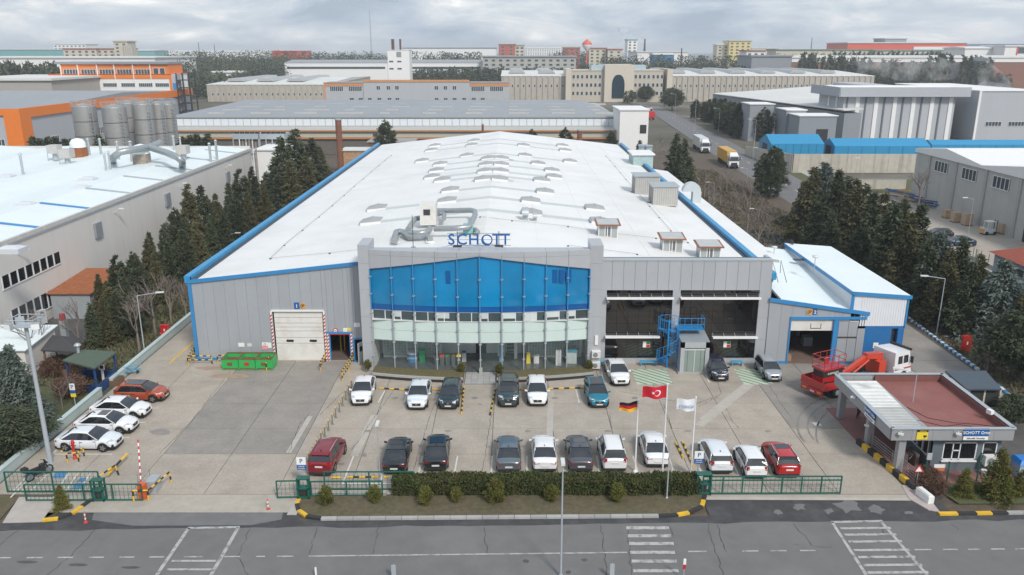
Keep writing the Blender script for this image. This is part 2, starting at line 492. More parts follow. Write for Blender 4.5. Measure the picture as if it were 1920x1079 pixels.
# ---------- yard of concrete slabs with recessed joints
yard = sheet('yard', [(-35.2, 47.3), (43.5, 47.9), (43.5, 130), (-35.2, 130)], .0, joint_mat, .05)
XJ = [-35.0, -30.2, -25.6, -20.6, -15.8, -11.0, -6.2, -1.5, 3.2, 7.8, 12.5, 17.2, 21.9, 26.6, 31.8, 37.2, 42.8]
YJ = [48.1, 53.7, 57.9, 62.6, 67.2, 72.4, 78.0, 84.0, 92.0, 101.0, 111.0, 121.0]
rnd = random.Random(2)
for i in range(len(XJ) - 1):
 for j in range(len(YJ) - 1):
  x0, x1, y0, y1 = XJ[i], XJ[i + 1], YJ[j], YJ[j + 1]
  if y0 > 72 and -30 < x0 < 36: continue
  if x0 > 26 and y0 < 57: continue
  if x0 > 25 and y0 >= 57 and y0 < 62: y0 = 60.4
  g = .022
  mat = grey_concrete if (x0 in (-25.6, -20.6) and 53 < y0 < 72) or x0 > 30 or (x0 > 21 and y0 > 56) else concrete
  mb = MB(); dz = rnd.uniform(-.003, .003)
  mb.box(x0 + g, y0 + g, -.02, x1 - g, y1 - g, .04 + dz)
  put('concrete_slab', mb, mat, yard)
pbox((-30.2, 72.2, -.02, 30, 74.5, .038), 'concrete_slab', concrete, yard)
YZ = .046
pbox((-30.5, 45.9, -.02, -13.9, 48.06, .03), 'gate_apron', M('pale apron concrete', (.38, .35, .30), .85, var=.1, dirt=(.24, .22, .19), da=.5, ds=.5), kind='structure')
padd('prism', ([(12.9, 47.5), (27.6, 47.3), (27.0, 48.06), (12.9, 48.06)], -.02, .03,), 'gate_apron', MATS['pale apron concrete'], kind='structure')
for i, c in enumerate([[(582, 775), (560, 800), (541, 852)], [(700, 700), (640, 740), (600, 780)], [(1160, 735), (1300, 760), (1345, 745)], [(1345, 715), (1352, 740), (1310, 765)],
        [(1358, 757), (1372, 790), (1385, 805)], [(1245, 760), (1260, 805)], [(1440, 720), (1465, 760), (1482, 782)], [(432, 698), (360, 790), (300, 852)],
        [(775, 882), (807, 780), (823, 735)], [(905, 885), (921, 780)], [(1143, 780), (1150, 822)], [(660, 845), (740, 730)]]):
 crack(c, .05, 40 + i, 'yard_crack', YZ + .002, .05)
pale_patch = M('pale concrete patch', (.42, .39, .345), .85, var=.1, dirt=(.28, .26, .23), da=.5, ds=.6)
for k, (a, b, w) in enumerate((((702, 780), (664, 857), .55), ((1033, 735), (1029, 880), .5), ((582, 782), (541, 851), .4), ((1445, 690), (1320, 790), .9), ((1372, 752), (1310, 800), .7))):
 stripe(a, b, w, YZ - .002 + .0012 * k, pale_patch, 'patched_concrete')
tyre = M('tyre mark', (.205, .195, .18), .8, var=.3, scale=2)
def arc_mark(pts, w, z=YZ + .006):
 for a, b in zip(pts, pts[1:]): stripe(a, b, w, z, tyre, 'tyre_mark')
def arc(cx, cy, rx, ry, a0, a1, n=14): return [(cx + rx * cos(R(a0 + (a1 - a0) * i / n)), cy + ry * sin(R(a0 + (a1 - a0) * i / n))) for i in range(n + 1)]
arc_mark(arc(1600, 800, 105, 62, 150, 262), .16); arc_mark(arc(1606, 800, 92, 52, 150, 262), .14); arc_mark(arc(1640, 815, 110, 70, 165, 235), .12)
for i, (x, y, w, h) in enumerate(((1655, 668, 16, 5), (1590, 742, 10, 3), (575, 725, 5, 2), (448, 806, 4, 3), (1528, 784, 4, 3), (900, 760, 4, 1.5), (683, 855, 6, 4), (300, 812, 22, 7))):
 blot(x, y, w, h, M('faint yard stain', (.24, .225, .205), .8, var=.2), 30 + i, YZ + .003, 'yard_stain')
for i, (x, y, w, h) in enumerate(((430, 707, 45, 5), (395, 692, 30, 4))):
 blot(x, y, w, h, M('rust wash', (.33, .24, .18), .85, var=.2), 50 + i, YZ + .003, 'rust_stain')
for i in range(17): blot(640 + i * 50, 872 - i % 3 * 62, 8, 2.6, MATS['faint yard stain'], 70 + i, YZ + .0055, 'oil_stain')
# parking bay lines
for a, b in (((722, 734), (709, 757)), ((765, 734), (758, 757)), ((822, 736), (816, 757)), ((929, 736), (923, 757)), ((1080, 732), (1086, 757)), ((1127, 690), (1131, 717)), ((1320, 698), (1330, 719)),
    ((663, 857), (642, 910)), ((725, 857), (713, 910)), ((792, 857), (785, 890)), ((858, 857), (852, 890)), ((923, 857), (921, 888)), ((988, 857), (988, 886)), ((1053, 857), (1056, 886)),
    ((1119, 857), (1124, 886)), ((1187, 857), (1196, 888)), ((1254, 857), (1262, 884)), ((1303, 850), (1315, 890)), ((1369, 857), (1386, 897)), ((1432, 857), (1452, 897))):
 stripe(a, b, .11, YZ + .003, bright_paint, 'bay_line')
stripe((641, 909), (738, 909), .12, YZ + .007, bright_paint, 'bay_line')
for a, b in (((97, 853.5), (210, 853.5)), ((227, 822), (243, 822)), ((259, 794), (272, 794)), ((282, 767), (298, 767)), ((110, 841), (97, 853)), ((20, 935), (110, 843)), ((84, 886.5), (177, 886.5)),
    ((25, 923), (56, 889)), ((38, 926), (75, 890)), ((55, 926), (90, 890)), ((104, 925), (128, 891)), ((122, 925), (145, 891)), ((147, 925), (168, 891)), ((166, 925), (184, 898))):
 stripe(a, b, .10, YZ + .003, bright_paint, 'bay_line')
blue_mark = M('blue floor paint', (.06, .20, .38), .8, var=.15, dirt=(.2, .22, .24), da=.5, ds=1.5)
for q in (pp((105, 888), (126, 888), (120, 899), (98, 899)), pp((150, 898), (163, 898), (159, 905), (146, 905)), pp((142, 908), (162, 908), (157, 919), (134, 919)), pp((52, 888), (64, 888), (60, 897), (45, 897))):
 sheet('blue_marking', q, YZ + .009, blue_mark)
sheet('yellow_line', pp((367, 637), (371, 637), (320, 683), (316, 683)), YZ + .004, yellow)
# green hatched bays
cream_paint = M('cream floor paint', (.50, .53, .44), .7, var=.08, dirt=(.4, .42, .34), da=.4, ds=1)
green_paint = M('green stripe paint', (.07, .24, .13), .7, var=.1)
for (x0, y0, x1, y1) in ((11.1, 66.6, 14.3, 70.2), (20.6, 66.6, 23.2, 70.2)):
 sheet('hatched_bay', [(x0, y0), (x1, y0), (x1, y1), (x0, y1)], YZ + .003, cream_paint)
 k = x0 - 4.0
 while k < x1:
  pts = (k, k + .24)
  def clip(xs):
   lo = max(x0, xs); hi = min(x1, xs + (y1 - y0) * 1.1)
   return lo, hi
  l0, h0 = clip(pts[0]); l1, h1 = clip(pts[1])
  if h0 > l0 and h1 > l1:
   f = lambda x, s: y1 - (x - s) / 1.1
   sheet('hatch_stripe', [(l0, f(l0, pts[0])), (h0, f(h0, pts[0])), (h1, f(h1, pts[1])), (l1, f(l1, pts[1]))], YZ + .007, green_paint)
  k += .82
sheet('manhole_cover', pp((1522, 794), (1536, 794), (1541, 800), (1528, 800)), YZ + .006, M('pale plate', (.6, .6, .58), .6))

# ---------- planted island with kerb of separate stones
def kerb_run(pts, colors, w=.28, h=.14, step=1.02, parent=None, z0=0.0):
 L = [Vector((p[0], p[1], 0)) for p in pts]; k = 0
 segs = []
 for a, b in zip(L, L[1:]):
  n = max(1, round((b - a).length / step))
  for i in range(n): segs.append((a.lerp(b, i / n), a.lerp(b, (i + 1) / n)))
 for i, (a, b) in enumerate(segs):
  d = b - a; c = (a + b) / 2; mt = colors(i, len(segs), c)
  mb = MB(); mb.cbox((c.x, c.y, z0 + h / 2), (d.length - .03, w, h), atan2(d.y, d.x))
  put('kerb_stone', mb, mt, parent)
kerb_black = M('black kerb paint', (.03, .03, .032), .7, var=.2)
kerb_yellow = M('yellow kerb paint', (.68, .42, .03), .6, var=.12, dirt=(.3, .22, .08), da=.4, ds=2)
isl_o = pp((563, 934), (557, 948), (560, 960), (575, 970), (602, 975), (1235, 970), (1270, 968), (1292, 964), (1316, 952), (1322, 930))
isl = sheet('island', isl_o, .11, dry_grass, .1)
def isl_col(i, n, c):
 if c.x < -12.0 or c.x > 9.6: return kerb_yellow if i % 2 == 0 else kerb_black
 return kerb_stone
kerb_run(isl_o, isl_col, parent=isl)
isl2 = sheet('verge', pp((80, 975), (172, 940), (90, 935), (36, 935), (0, 975), (-60, 975), (-60, 935), (0, 930), (36, 930), (175, 930)), .02, dry_grass, .02)
kerb_run(pp((80, 978), (110, 975), (135, 966), (172, 939)), lambda i, n, c: kerb_yellow if i % 2 == 0 else kerb_black, parent=isl2)
sheet('footpath', pp((36, 934), (110, 934), (78, 980), (5, 982)), .05, M('pale paving', (.40, .37, .34), .85, var=.1), .05)
g3 = sheet('front_lawn', [(29.2, 46.9), (60, 47.2), (60, 51.0), (28.4, 49.4)], .09, green_grass, .08)
kerb_run([P(1760, 966), P(1830, 965), (60, YK(60) + .15)], lambda i, n, c: (kerb_yellow if i % 2 == 0 else kerb_black) if i < 4 else kerb_stone, parent=g3)
sheet('footpath', pp((1690, 912), (1722, 912), (1762, 962), (1740, 958), (1705, 938)), .07, M('pinkish paving', (.42, .36, .34), .85, var=.1, dirt=(.33, .26, .24), da=.5), .06)
sheet('footpath', [P(560, 927), P(572, 927), P(556, 967), P(538, 967)], .06, MATS['pale paving'], .05)

# ---------- left garden strip and neighbour lane, right strip, side road
sheet('garden', [(-43.0, 48), (-35.2, 48), (-35.2, 175), (-43.0, 175)], .03, green_grass, .03)
sheet('left_lane', [(-51.6, 30), (-43.0, 48), (-43.0, 175), (-51.6, 175)], .02, M('neighbour lane asphalt', (.085, .083, .085), .9, var=.2, scale=.7, dirt=(.14, .135, .135), da=.6, ds=.3), .02)
sheet('garden', [(-60, 44.6), (-35.2, 47.0), (-35.2, 48), (-43.2, 48), (-60, 48)], .01, dry_grass, .01)
sheet('garden', [(43.2, 61), (50.0, 61), (57.9, 240), (43.2, 240)], .02, soil, .02)
sheet('side_road', [(49.0, 44), (57.6, 44), (70.0, 250), (78.0, 440), (69.0, 440), (58.2, 250)], .03, M('side road asphalt', (.15, .15, .155), .9, var=.12, dirt=(.19, .19, .19), da=.5), .03)
sheet('verge', [(57.5, 44), (60.0, 44), (73.5, 250), (69.9, 250)], .05, green_grass, .05)
sheet('side_pavement', [(60.0, 44), (61.3, 44), (74.8, 250), (73.5, 250)], .08, kerb_stone, .06)
for y in range(60, 430, 9):
 xc = 53.2 + (y - 44) * .0535 if y < 250 else 64.4 + (y - 250) * .048
 sheet('lane_dash', [(xc, y), (xc + .15, y), (xc + .3, y + 3), (xc + .15, y + 3)], .038, bright_paint)
sheet('right_yard', pp((1612, 362), (1710, 365), (1960, 455), (1960, 560), (1905, 520), (1740, 448)), .07, M('pale yard dust', (.36, .325, .28), .9, var=.12, dirt=(.28, .25, .22), da=.6, ds=.15), .04)
sheet('right_lawn', pp((1530, 335), (1712, 338), (1700, 362), (1600, 372), (1740, 460), (1900, 560), (1960, 640), (1900, 640), (1500, 380)), .04, green_grass, .02)
# ================================================================== main factory
FX0, FX1, FY0, FY1 = -29.85, 24.3, 72.45, 184.8
RIDX = -2.75
def rz(x): return 11.0 - (11.0 - 7.95) * abs(x - RIDX) / 27.1
fac = thing('factory_building', 'long silver grey factory with white gabled roof, blue trim and a curved glass front', 'factory', (RIDX, FY0, 0))
# body behind the cladding
mb = MB()
# back and side walls (grey) with openings in the front kept clear by building the front separately
mb.box(FX0, FY0 + .3, 0, FX0 + .2, FY1, 7.9); mb.box(FX1 - .2, FY0 + .3, 0, FX1, FY1, 7.9)
mb.vprism([(FX0, 0), (FX1, 0), (FX1, 7.9), (RIDX, 10.9), (FX0, 7.9)], FY1 - .3, FY1)
put('side_walls', mb, grey_clad, fac)
mb = MB()
mb.face([(FX0, FY0 - .05, rz(FX0)), (RIDX, FY0 - .05, rz(RIDX)), (RIDX, FY1, rz(RIDX)), (FX0, FY1, rz(FX0))])
mb.face([(RIDX, FY0 - .05, rz(RIDX)), (FX1, FY0 - .05, rz(FX1)), (FX1, FY1, rz(FX1)), (RIDX, FY1, rz(RIDX))])
mb.face([(FX0, FY0 - .05, rz(FX0) - .2), (FX0, FY1, rz(FX0) - .2), (RIDX, FY1, rz(RIDX) - .2), (RIDX, FY0 - .05, rz(RIDX) - .2)])
mb.face([(RIDX, FY0 - .05, rz(RIDX) - .2), (RIDX, FY1, rz(RIDX) - .2), (FX1, FY1, rz(FX1) - .2), (FX1, FY0 - .05, rz(FX1) - .2)])
roof = put('roof', mb, white_roof, fac)
# eaves: raised blue gutter boards with a dark channel beside the roof
for x, s in ((FX0, -1), (FX1, 1)):
 mb = MB(); a, b = sorted((x, x + s * .55))
 mb.box(a, FY0 - .1 if s < 0 else 73.4, 7.75, b, FY1 + .2, 8.42)
 put('eaves_board', mb, M('bright blue gutter', (.04, .27, .52), .45, var=.12, dirt=(.03, .16, .32), da=.5, ds=.6), fac)
 mb = MB(); a, b = sorted((x - s * .02, x - s * .5))
 mb.box(a, FY0, 7.85, b, FY1, 8.03)
 put('gutter', mb, M('dark gutter channel', (.06, .075, .09), .7), fac)
# membrane seams and walkway-safe lines: thin overlaps running down the length and across
seam = M('roof seam', (.70, .71, .70), .5, var=.03)
mb = MB()
for x in (-24.5, -19, -13.5, -8, 2.5, 8, 13.5, 19):
 mb.hexa([(x, FY0 + 1, rz(x)), (x + .12, FY0 + 1, rz(x + .12)), (x + .12, FY1 - 1, rz(x + .12)), (x, FY1 - 1, rz(x))],
   [(x, FY0 + 1, rz(x) + .02), (x + .12, FY0 + 1, rz(x + .12) + .02), (x + .12, FY1 - 1, rz(x + .12) + .02), (x, FY1 - 1, rz(x) + .02)])
put('roof_seams', mb, seam, roof, kind='stuff')
# translucent bands across the ridge with domed smoke vents on them
def on_roof(px, py):
 z = 10
 for _ in range(8):
  p = P(px, py, z); z = rz(p.x) + .1
 return P(px, py, z)
vents = [(708, 392), (697, 417), (839, 378), (845, 358), (830, 339), (811, 333), (819, 321), (826, 309), (792, 303), (809, 283), (816, 274.5), (876, 293), (885, 273.5), (906, 337), (937, 337), (910, 322), (939, 322),
   (912, 309.5), (940, 309.5), (916, 298), (941, 298), (889, 265.5), (985, 293), (1009, 308), (1035, 321), (1039, 333), (1016, 339.5), (1022, 361), (995, 378), (997, 401), (1069, 304), (1115, 392), (1126, 417),
   (982, 274), (1055, 274.5), (1060, 283.5)]
VP_ = [on_roof(*v) for v in vents]
rows = []
for p in sorted(VP_, key=lambda q: q.y):
 if rows and abs(p.y - rows[-1][0].y) < 1.6: rows[-1].append(p)
 else: rows.append([p])
def roof_quad(mb, x0, x1, y0, y1, h):
 xs = [x0] + ([RIDX] if x0 < RIDX < x1 else []) + [x1]
 for a, b in zip(xs, xs[1:]):
  mb.hexa([(a, y0, rz(a)), (b, y0, rz(b)), (b, y1, rz(b)), (a, y1, rz(a))], [(a, y0, rz(a) + h), (b, y0, rz(b) + h), (b, y1, rz(b) + h), (a, y1, rz(a) + h)])
for r_ in rows:
 ys = sum(p.y for p in r_) / len(r_); xs = [p.x for p in r_]
 a, b = min(min(xs), RIDX - 3), max(max(xs), RIDX + 3)
 mb = MB(); roof_quad(mb, a, b, ys - .75, ys + .75, .05)
 put('rooflight_strip', mb, roof_band, roof)
vm = MB()
vent_grey = M('vent dome', (.33, .34, .335), .35, var=.06)
vm.box(-1.15, -1.0, 0, 1.15, 1.0, .3, 0)
vm.hexa([(-1.2, -1.05, .32), (-.02, -1.05, .32), (-.02, 1.05, .32), (-1.2, 1.05, .32)], [(-1.15, -1.0, .38), (-.02, -1.0, .56), (-.02, 1.0, .56), (-1.15, 1.0, .38)], 1)
vm.hexa([(.02, -1.05, .32), (1.2, -1.05, .32), (1.2, 1.05, .32), (.02, 1.05, .32)], [(.02, -1.0, .56), (1.15, -1.0, .38), (1.15, 1.0, .38), (.02, 1.0, .56)], 1)
vm.box(-.03, -1.07, .3, .03, 1.07, .60, 2); vm.box(-1.3, -.9, .15, -1.18, .9, .30, 2)
vme = mesh_of(vm, 'smoke_vent', [white_frame, vent_grey, steel])
for p in VP_:
 o = inst('smoke_vent', vme, roof, (p.x, p.y, rz(p.x)), 0)
 o.rotation_euler.y = math.atan((11.0 - 7.95) / 27.1) * (1 if p.x > RIDX else -1)
# lightning conductor clips in lines
clip = MB(); clip.box(-.09, -.09, 0, .09, .09, .07)
cme = mesh_of(clip, 'conductor_clip', [dark_metal])
wire = M('conductor wire', (.35, .36, .36), .5, .3, var=0)
for line in ([(507, 485), (533, 460), (567, 432), (598, 407), (623, 386), (645, 367), (664, 350), (681, 336), (696, 323), (710, 311), (722, 301), (734, 292)], [(1258, 433), (1236, 408), (1218, 387), (1174, 337), (1163, 324), (1153, 312), (1144, 301), (1136, 293)], [(507, 485), (618, 475), (690, 467)],
    [(960, 414), (1065, 425), (1120, 435), (1230, 447), (1290, 455)], [(900, 407), (960, 414)], [(1195, 477), (1065, 461)]):
 pts = [on_roof(*q) for q in line]; mb = MB()
 mb.tube([(p.x, p.y, p.z + .02) for p in pts], .022, 4)
 put('conductor_wire', mb, wire, roof)
 for p in pts[::1]: inst('conductor_clip', cme, roof, (p.x, p.y, p.z - .09))

# ---------- left front wall: upright cladding panels around the two doors
def clad_wall(x0, x1, y, zt, holes, w=1.03, parent=fac, mat=grey_clad, name='wall_panel', th=.08):
 n = max(1, round((x1 - x0) / w)); w = (x1 - x0) / n
 cuts = sorted(set([x0 + i * w for i in range(n + 1)] + [h for H in holes for h in (H[0], H[1])]))
 cuts = [c for i, c in enumerate(cuts) if i == 0 or c - cuts[i - 1] > .04]
 for a, b in zip(cuts, cuts[1:]):
  spans = [(0.0, None)]
  for (h0, h1, z0, z1) in holes:
   if a < h1 - .02 and b > h0 + .02:
    new = []
    for s0, s1 in spans:
     if z0 > s0: new.append((s0, z0))
     new.append((z1, s1))
    spans = new
  for s0, s1 in spans:
   g = .007; ta, tb = (zt(a), zt(b)) if s1 is None else (s1, s1)
   if ta - s0 < .05: continue
   mb = MB()
   mb.hexa([(a + g, y, s0), (b - g, y, s0), (b - g, y + th, s0), (a + g, y + th, s0)], [(a + g, y, ta), (b - g, y, tb), (b - g, y + th, tb), (a + g, y + th, ta)])
   put(name, mb, mat, parent)
DL = (-22.55, -17.75, 0, 4.95); DS = (-17.35, -15.3, 0, 2.75); DP = (-14.95, -13.95, 0, 2.15)
clad_wall(FX0, -13.7, FY0, lambda x: rz(x) - .25, [DL, DS, DP])
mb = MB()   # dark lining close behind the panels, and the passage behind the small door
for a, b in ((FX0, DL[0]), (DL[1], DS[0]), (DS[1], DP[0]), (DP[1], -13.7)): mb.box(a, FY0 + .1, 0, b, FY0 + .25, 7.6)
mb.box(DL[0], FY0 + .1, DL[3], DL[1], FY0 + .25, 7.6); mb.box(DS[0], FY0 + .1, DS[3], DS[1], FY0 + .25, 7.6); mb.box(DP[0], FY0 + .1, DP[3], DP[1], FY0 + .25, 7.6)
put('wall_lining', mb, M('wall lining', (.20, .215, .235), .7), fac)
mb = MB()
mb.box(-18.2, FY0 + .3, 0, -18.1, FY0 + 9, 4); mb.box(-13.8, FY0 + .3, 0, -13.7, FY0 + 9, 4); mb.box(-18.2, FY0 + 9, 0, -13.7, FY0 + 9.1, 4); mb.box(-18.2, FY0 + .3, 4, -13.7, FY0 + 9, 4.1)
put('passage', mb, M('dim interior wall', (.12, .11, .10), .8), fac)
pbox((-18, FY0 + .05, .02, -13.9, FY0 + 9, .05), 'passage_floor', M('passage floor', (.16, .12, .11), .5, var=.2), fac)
mb = MB()
for x, y in ((-16.9, 75), (-16.6, 75.3), (-16.9, 77), (-16.0, 80)): pbox((x, y, 0, x + .09, y + .09, 2.6), 'strip_post', yellow, fac)
padd('vprism', ([(FX0 - .3, rz(FX0) - .25), (-13.7, rz(-13.7) - .25), (-13.7, rz(-13.7) + .08), (FX0 - .3, rz(FX0) + .08)], FY0 - .18, FY0 - .03,), 'fascia', blue_trim, fac)
pbox((FX0 - .3, FY0 - .14, 0, FX0, FY0 + .15, 8.3), 'corner_trim', blue_trim, fac)
mb = MB()
for a, b in ((FX0, DL[0] - .1), (DL[1] + .1, DS[0] - .15)): mb.box(a, FY0 - .05, 0, b, FY0 - .005, .32)
put('plinth', mb, blue_trim, fac)
# sectional door
door_white = M('door panel white', (.66, .65, .62), .5, var=.04, dirt=(.35, .25, .16), da=.35, ds=.9)
dw = DL[1] - DL[0]; hs = [0, 1.72, 2.3, 2.95, 3.35, 3.75, 4.3, 4.95]
for i in range(len(hs) - 1):
 mb = MB(); mb.box(DL[0] + .12, FY0 + .13, hs[i] + .02, DL[1] - .12, FY0 + .2, hs[i + 1] - .015)
 if i == 0: dobj = put('roller_door', mb, door_white, fac)
 else: put('door_section', mb, door_white, dobj)
for x in (-21.1, -18.9):
 mb = MB(); pts = [(x + .24 * (1 if cos(a) > 0 else -1) * 1 + .12 * cos(a), 1.98 + .12 * sin(a)) for a in [i / 12 * 6.283 + .01 for i in range(12)]]
 mb.vprism(pts[::-1], FY0 + .10, FY0 + .128); put('door_window', mb, dark_glass, dobj)
pbox((DL[0] - .05, FY0 - .1, DL[3], DL[1] + .05, FY0 + .1, DL[3] + .16), 'door_lintel', white_paint, fac)
def hazard_post(x0, x1, y, z1, parent=fac):
 mb = MB(); mb.box(x0, y, 0, x1, y + .12, z1); o = put('door_post', mb, white_paint, parent)
 n = int(z1 / .34)
 mb = MB(); w = x1 - x0
 for i in range(n):
  z = i * .34
  mb.face([(x0 - .004, y - .004, z), (x1 + .004, y - .004, z + .14), (x1 + .004, y - .004, z + .31), (x0 - .004, y - .004, z + .17)])
 put('hazard_stripe', mb, red_paint, o, kind='stuff')
hazard_post(DL[0] - .16, DL[0], FY0 - .13, 5.0); hazard_post(DL[1], DL[1] + .16, FY0 - .13, 5.0)
hazard_post(DS[0] - .16, DS[0], FY0 - .13, 2.75); hazard_post(DS[1], DS[1] + .16, FY0 - .13, 2.75)
pbox((DS[0] - .2, FY0 - .12, 2.75, DS[1] + .2, FY0 + .02, 2.95), 'door_lintel', blue_trim, fac)
pbox((DS[0], FY0 - .09, 2.65, DS[1], FY0 + .04, 2.75), 'door_seal', red_paint, fac)
mb = MB(); mb.box(DS[0], FY0 - .05, 0, DS[0] + .12, FY0 + .1, 2.7); mb.box(DS[1] - .12, FY0 - .05, 0, DS[1], FY0 + .1, 2.7)
mb.box(DP[0] - .15, FY0 - .06, 0, DP[0], FY0 + .08, 2.3); mb.box(DP[1], FY0 - .06, 0, DP[1] + .12, FY0 + .08, 2.3); mb.box(DP[0], FY0 - .06, 2.15, DP[1], FY0 + .08, 2.3)
put('door_frame', mb, blue_trim, fac)
mb = MB(); mb.hexa([(-14.0, FY0 - .05, .05), (-13.94, FY0, .05), (-14.45, FY0 - 1.0, .05), (-14.5, FY0 - .96, .05)][::1], [(-14.0, FY0 - .05, 2.1), (-13.94, FY0, 2.1), (-14.45, FY0 - 1.0, 2.1), (-14.5, FY0 - .96, 2.1)])
dd = put('open_door', mb, white_paint, fac)
mb = MB(); mb.hexa([(-14.12, FY0 - .3, 1.2), (-14.07, FY0 - .28, 1.2), (-14.35, FY0 - .82, 1.2), (-14.4, FY0 - .8, 1.2)], [(-14.12, FY0 - .3, 1.7), (-14.07, FY0 - .28, 1.7), (-14.35, FY0 - .82, 1.7), (-14.4, FY0 - .8, 1.7)])
put('door_window', mb, dark_glass, dd)
pbox((-15.1, FY0 - .5, .02, -14.0, FY0 - .05, .1), 'doorstep', blue_trim, fac)

# ---------- signs on the left wall (each hangs on the wall: things of their own)
sign_blue = M('sign blue', (.01, .10, .33), .5, var=0); sign_white = M('sign white', (.78, .78, .76), .5, var=0)
sign_orange = M('sign orange', (.62, .33, .08), .5, var=.05); sign_yellow = M('sign yellow', (.75, .58, .04), .5, var=0); sign_pink = M('sign pink', (.70, .30, .33), .5, var=.05)
def plate(px0, py0, px1, py1, Y, label, mats, name='wall_sign', cat='sign', th=.04, parts=(), rnd_=False):
 a = PV(px0, py1, Y); b = PV(px1, py0, Y)
 c = ((a.x + b.x) / 2, Y, (a.z + b.z) / 2)
 tt = thing(name, label, cat, c)
 mb = MB()
 if rnd_:
  r0 = (b.z - a.z) / 2; mb.vprism([(c[0] + r0 * cos(-k / 20 * 6.2832), c[2] + r0 * sin(-k / 20 * 6.2832)) for k in range(20)], Y - th, Y)
 else: mb.box(a.x, Y - th, a.z, b.x, Y, b.z)
 put('board', mb, mats, tt)
 return tt, a, b
FYs = FY0 - .005
s_, a, b = plate(552, 568, 561, 580, FYs, 'blue door number sign reading 1 above the large roller door', sign_blue, 'door_sign')
text_on(s_, '1', .48, sign_white, ((a.x + b.x) / 2, FYs - .06, (a.z + b.z) / 2 - .05))
s_, a, b = plate(563, 568.5, 572, 579.5, FYs, 'round orange lifting pictogram right of the number 1 sign', sign_orange, 'pictogram_sign', rnd_=True)
mb = MB(); c = (a + b) / 2
mb.tube([(c.x + .17 * cos(q), FYs - .06, c.z + .17 * sin(q)) for q in [i * .5 for i in range(10)]], .025, 5); mb.box(c.x - .04, FYs - .06, c.z - .1, c.x + .08, FYs - .045, c.z + .06); put('symbol', mb, black_paint, s_)
s_, a, b = plate(624.5, 616, 633.5, 625, FYs, 'round red rimmed height limit sign above the small doorway', red_paint, 'height_sign', rnd_=True)
mb = MB(); c = (a + b) / 2; mb.vprism([(c.x + .16 * cos(-k / 16 * 6.2832), c.z + .16 * sin(-k / 16 * 6.2832)) for k in range(16)], FYs - .055, FYs - .041); put('face', mb, sign_white, s_)
text_on(s_, '4,0', .17, black_paint, (c.x, FYs - .068, c.z), depth=.005)
s_, a, b = plate(644, 616, 651, 625, FYs, 'white warning notice left of the yellow notice above the small doorway', sign_white)
mb = MB(); c = (a + b) / 2; mb.face([(c.x - .09, FYs - .045, c.z + .02), (c.x + .09, FYs - .045, c.z + .02), (c.x, FYs - .045, c.z + .17)]); put('triangle', mb, sign_yellow, s_)
s_, a, b = plate(651.3, 616, 658, 620, FYs, 'small yellow notice above the small doorway', sign_yellow)
s_, a, b = plate(651.3, 620.5, 658, 625, FYs, 'small yellow and orange notice under the yellow one', M('sign amber', (.72, .45, .12), .5, var=0))
plate(664, 606, 675, 614, FYs, 'blank white sheet high on the wall right of the small doorway', sign_white)
s_, a, b = plate(491.5, 643, 502, 649, FYs, 'white notice with red circle beside the roller door', sign_white)
mb = MB(); c = (a + b) / 2; mb.tube([(c.x + .1 * cos(q / 8 * 6.2832), FYs - .05, c.z + .1 * sin(q / 8 * 6.2832)) for q in range(9)], .02, 4); put('circle', mb, red_paint, s_)
plate(491.5, 649.3, 502, 656, FYs, 'pink notice with white lines beside the roller door', sign_pink)
plate(502.6, 643.5, 508.5, 653, FYs, 'narrow white notice touching the striped door post', sign_white)
plate(447.5, 644, 458, 651, FYs, 'left white notice on the grey wall above the green skips', sign_white)
plate(464, 645, 472, 650.5, FYs, 'right white notice on the grey wall above the green skips', M('sign grey', (.6, .6, .6), .5))
plate(612.5, 648, 616.5, 654.5, FYs, 'small yellow square notice between the two doorways', sign_yellow)

# ---------- curved glass front
GX0, GX1 = -12.75, 7.0; GM = (GX0 + GX1) / 2; GH = (GX1 - GX0) / 2
def gy(x, y0=70.3, bulge=1.1): return y0 - bulge * (1 - ((x - GM) / GH) ** 2)
GXS = [GX0 + (GX1 - GX0) * i / 10 for i in range(11)]
def ztop(x): return 9.75 + 1.4 * (1 - abs(x - GM) / GH)
# wing pillars
for x0, x1, zz_ in ((-13.75, GX0, 11.9), (GX1, 8.15, 11.85)):
 k = 5; zs = [0, 2.6, 5.2, 7.8, 10.2, zz_]
 for i in range(k):
  pbox((x0, 70.12, zs[i] + (.012 if i else 0), x1, 73.0, zs[i + 1] - .0), 'pillar_panel', alu_panel, fac)
# parapet frame panels that follow the curve
for i in range(10):
 a, b = GXS[i] + .012, GXS[i + 1] - .012
 za, zb = ztop(a), ztop(b)
 midz = 11.02
 ya, yb = gy(a) - .25, gy(b) - .25
 mb = MB(); mb.hexa([(a, ya, za), (b, yb, zb), (b, 72.9, zb), (a, 72.9, za)], [(a, ya, max(midz, za + .05)), (b, yb, max(midz, zb + .05)), (b, 72.9, max(midz, zb + .05)), (a, 72.9, max(midz, za + .05))])
 put('parapet_panel', mb, alu_panel, fac)
 mb = MB(); mb.hexa([(a, ya, max(midz, za + .05) + .014), (b, yb, max(midz, zb + .05) + .014), (b, yb + .5, max(midz, zb + .05) + .014), (a, ya + .5, max(midz, za + .05) + .014)], [(a, ya, 11.5), (b, yb, 11.5), (b, yb + .5, 11.5), (a, ya + .5, 11.5)])
 put('parapet_cap', mb, alu_panel, fac)
blue_panel = M('blue glass panel', (.004, .21, .45), .12, var=.2, scale=.35, spec=.7, rand=.12, coat=.3)
blue_low = M('dark blue glass band', (.006, .09, .29), .15, var=.05, rand=.05)
spandrel = M('pale green glass', (.55, .66, .63), .2, var=.03, rand=.03, coat=.3)
clear = M('shopfront glass', (.25, .33, .32), .03, var=0, spec=.6, alpha=.06)
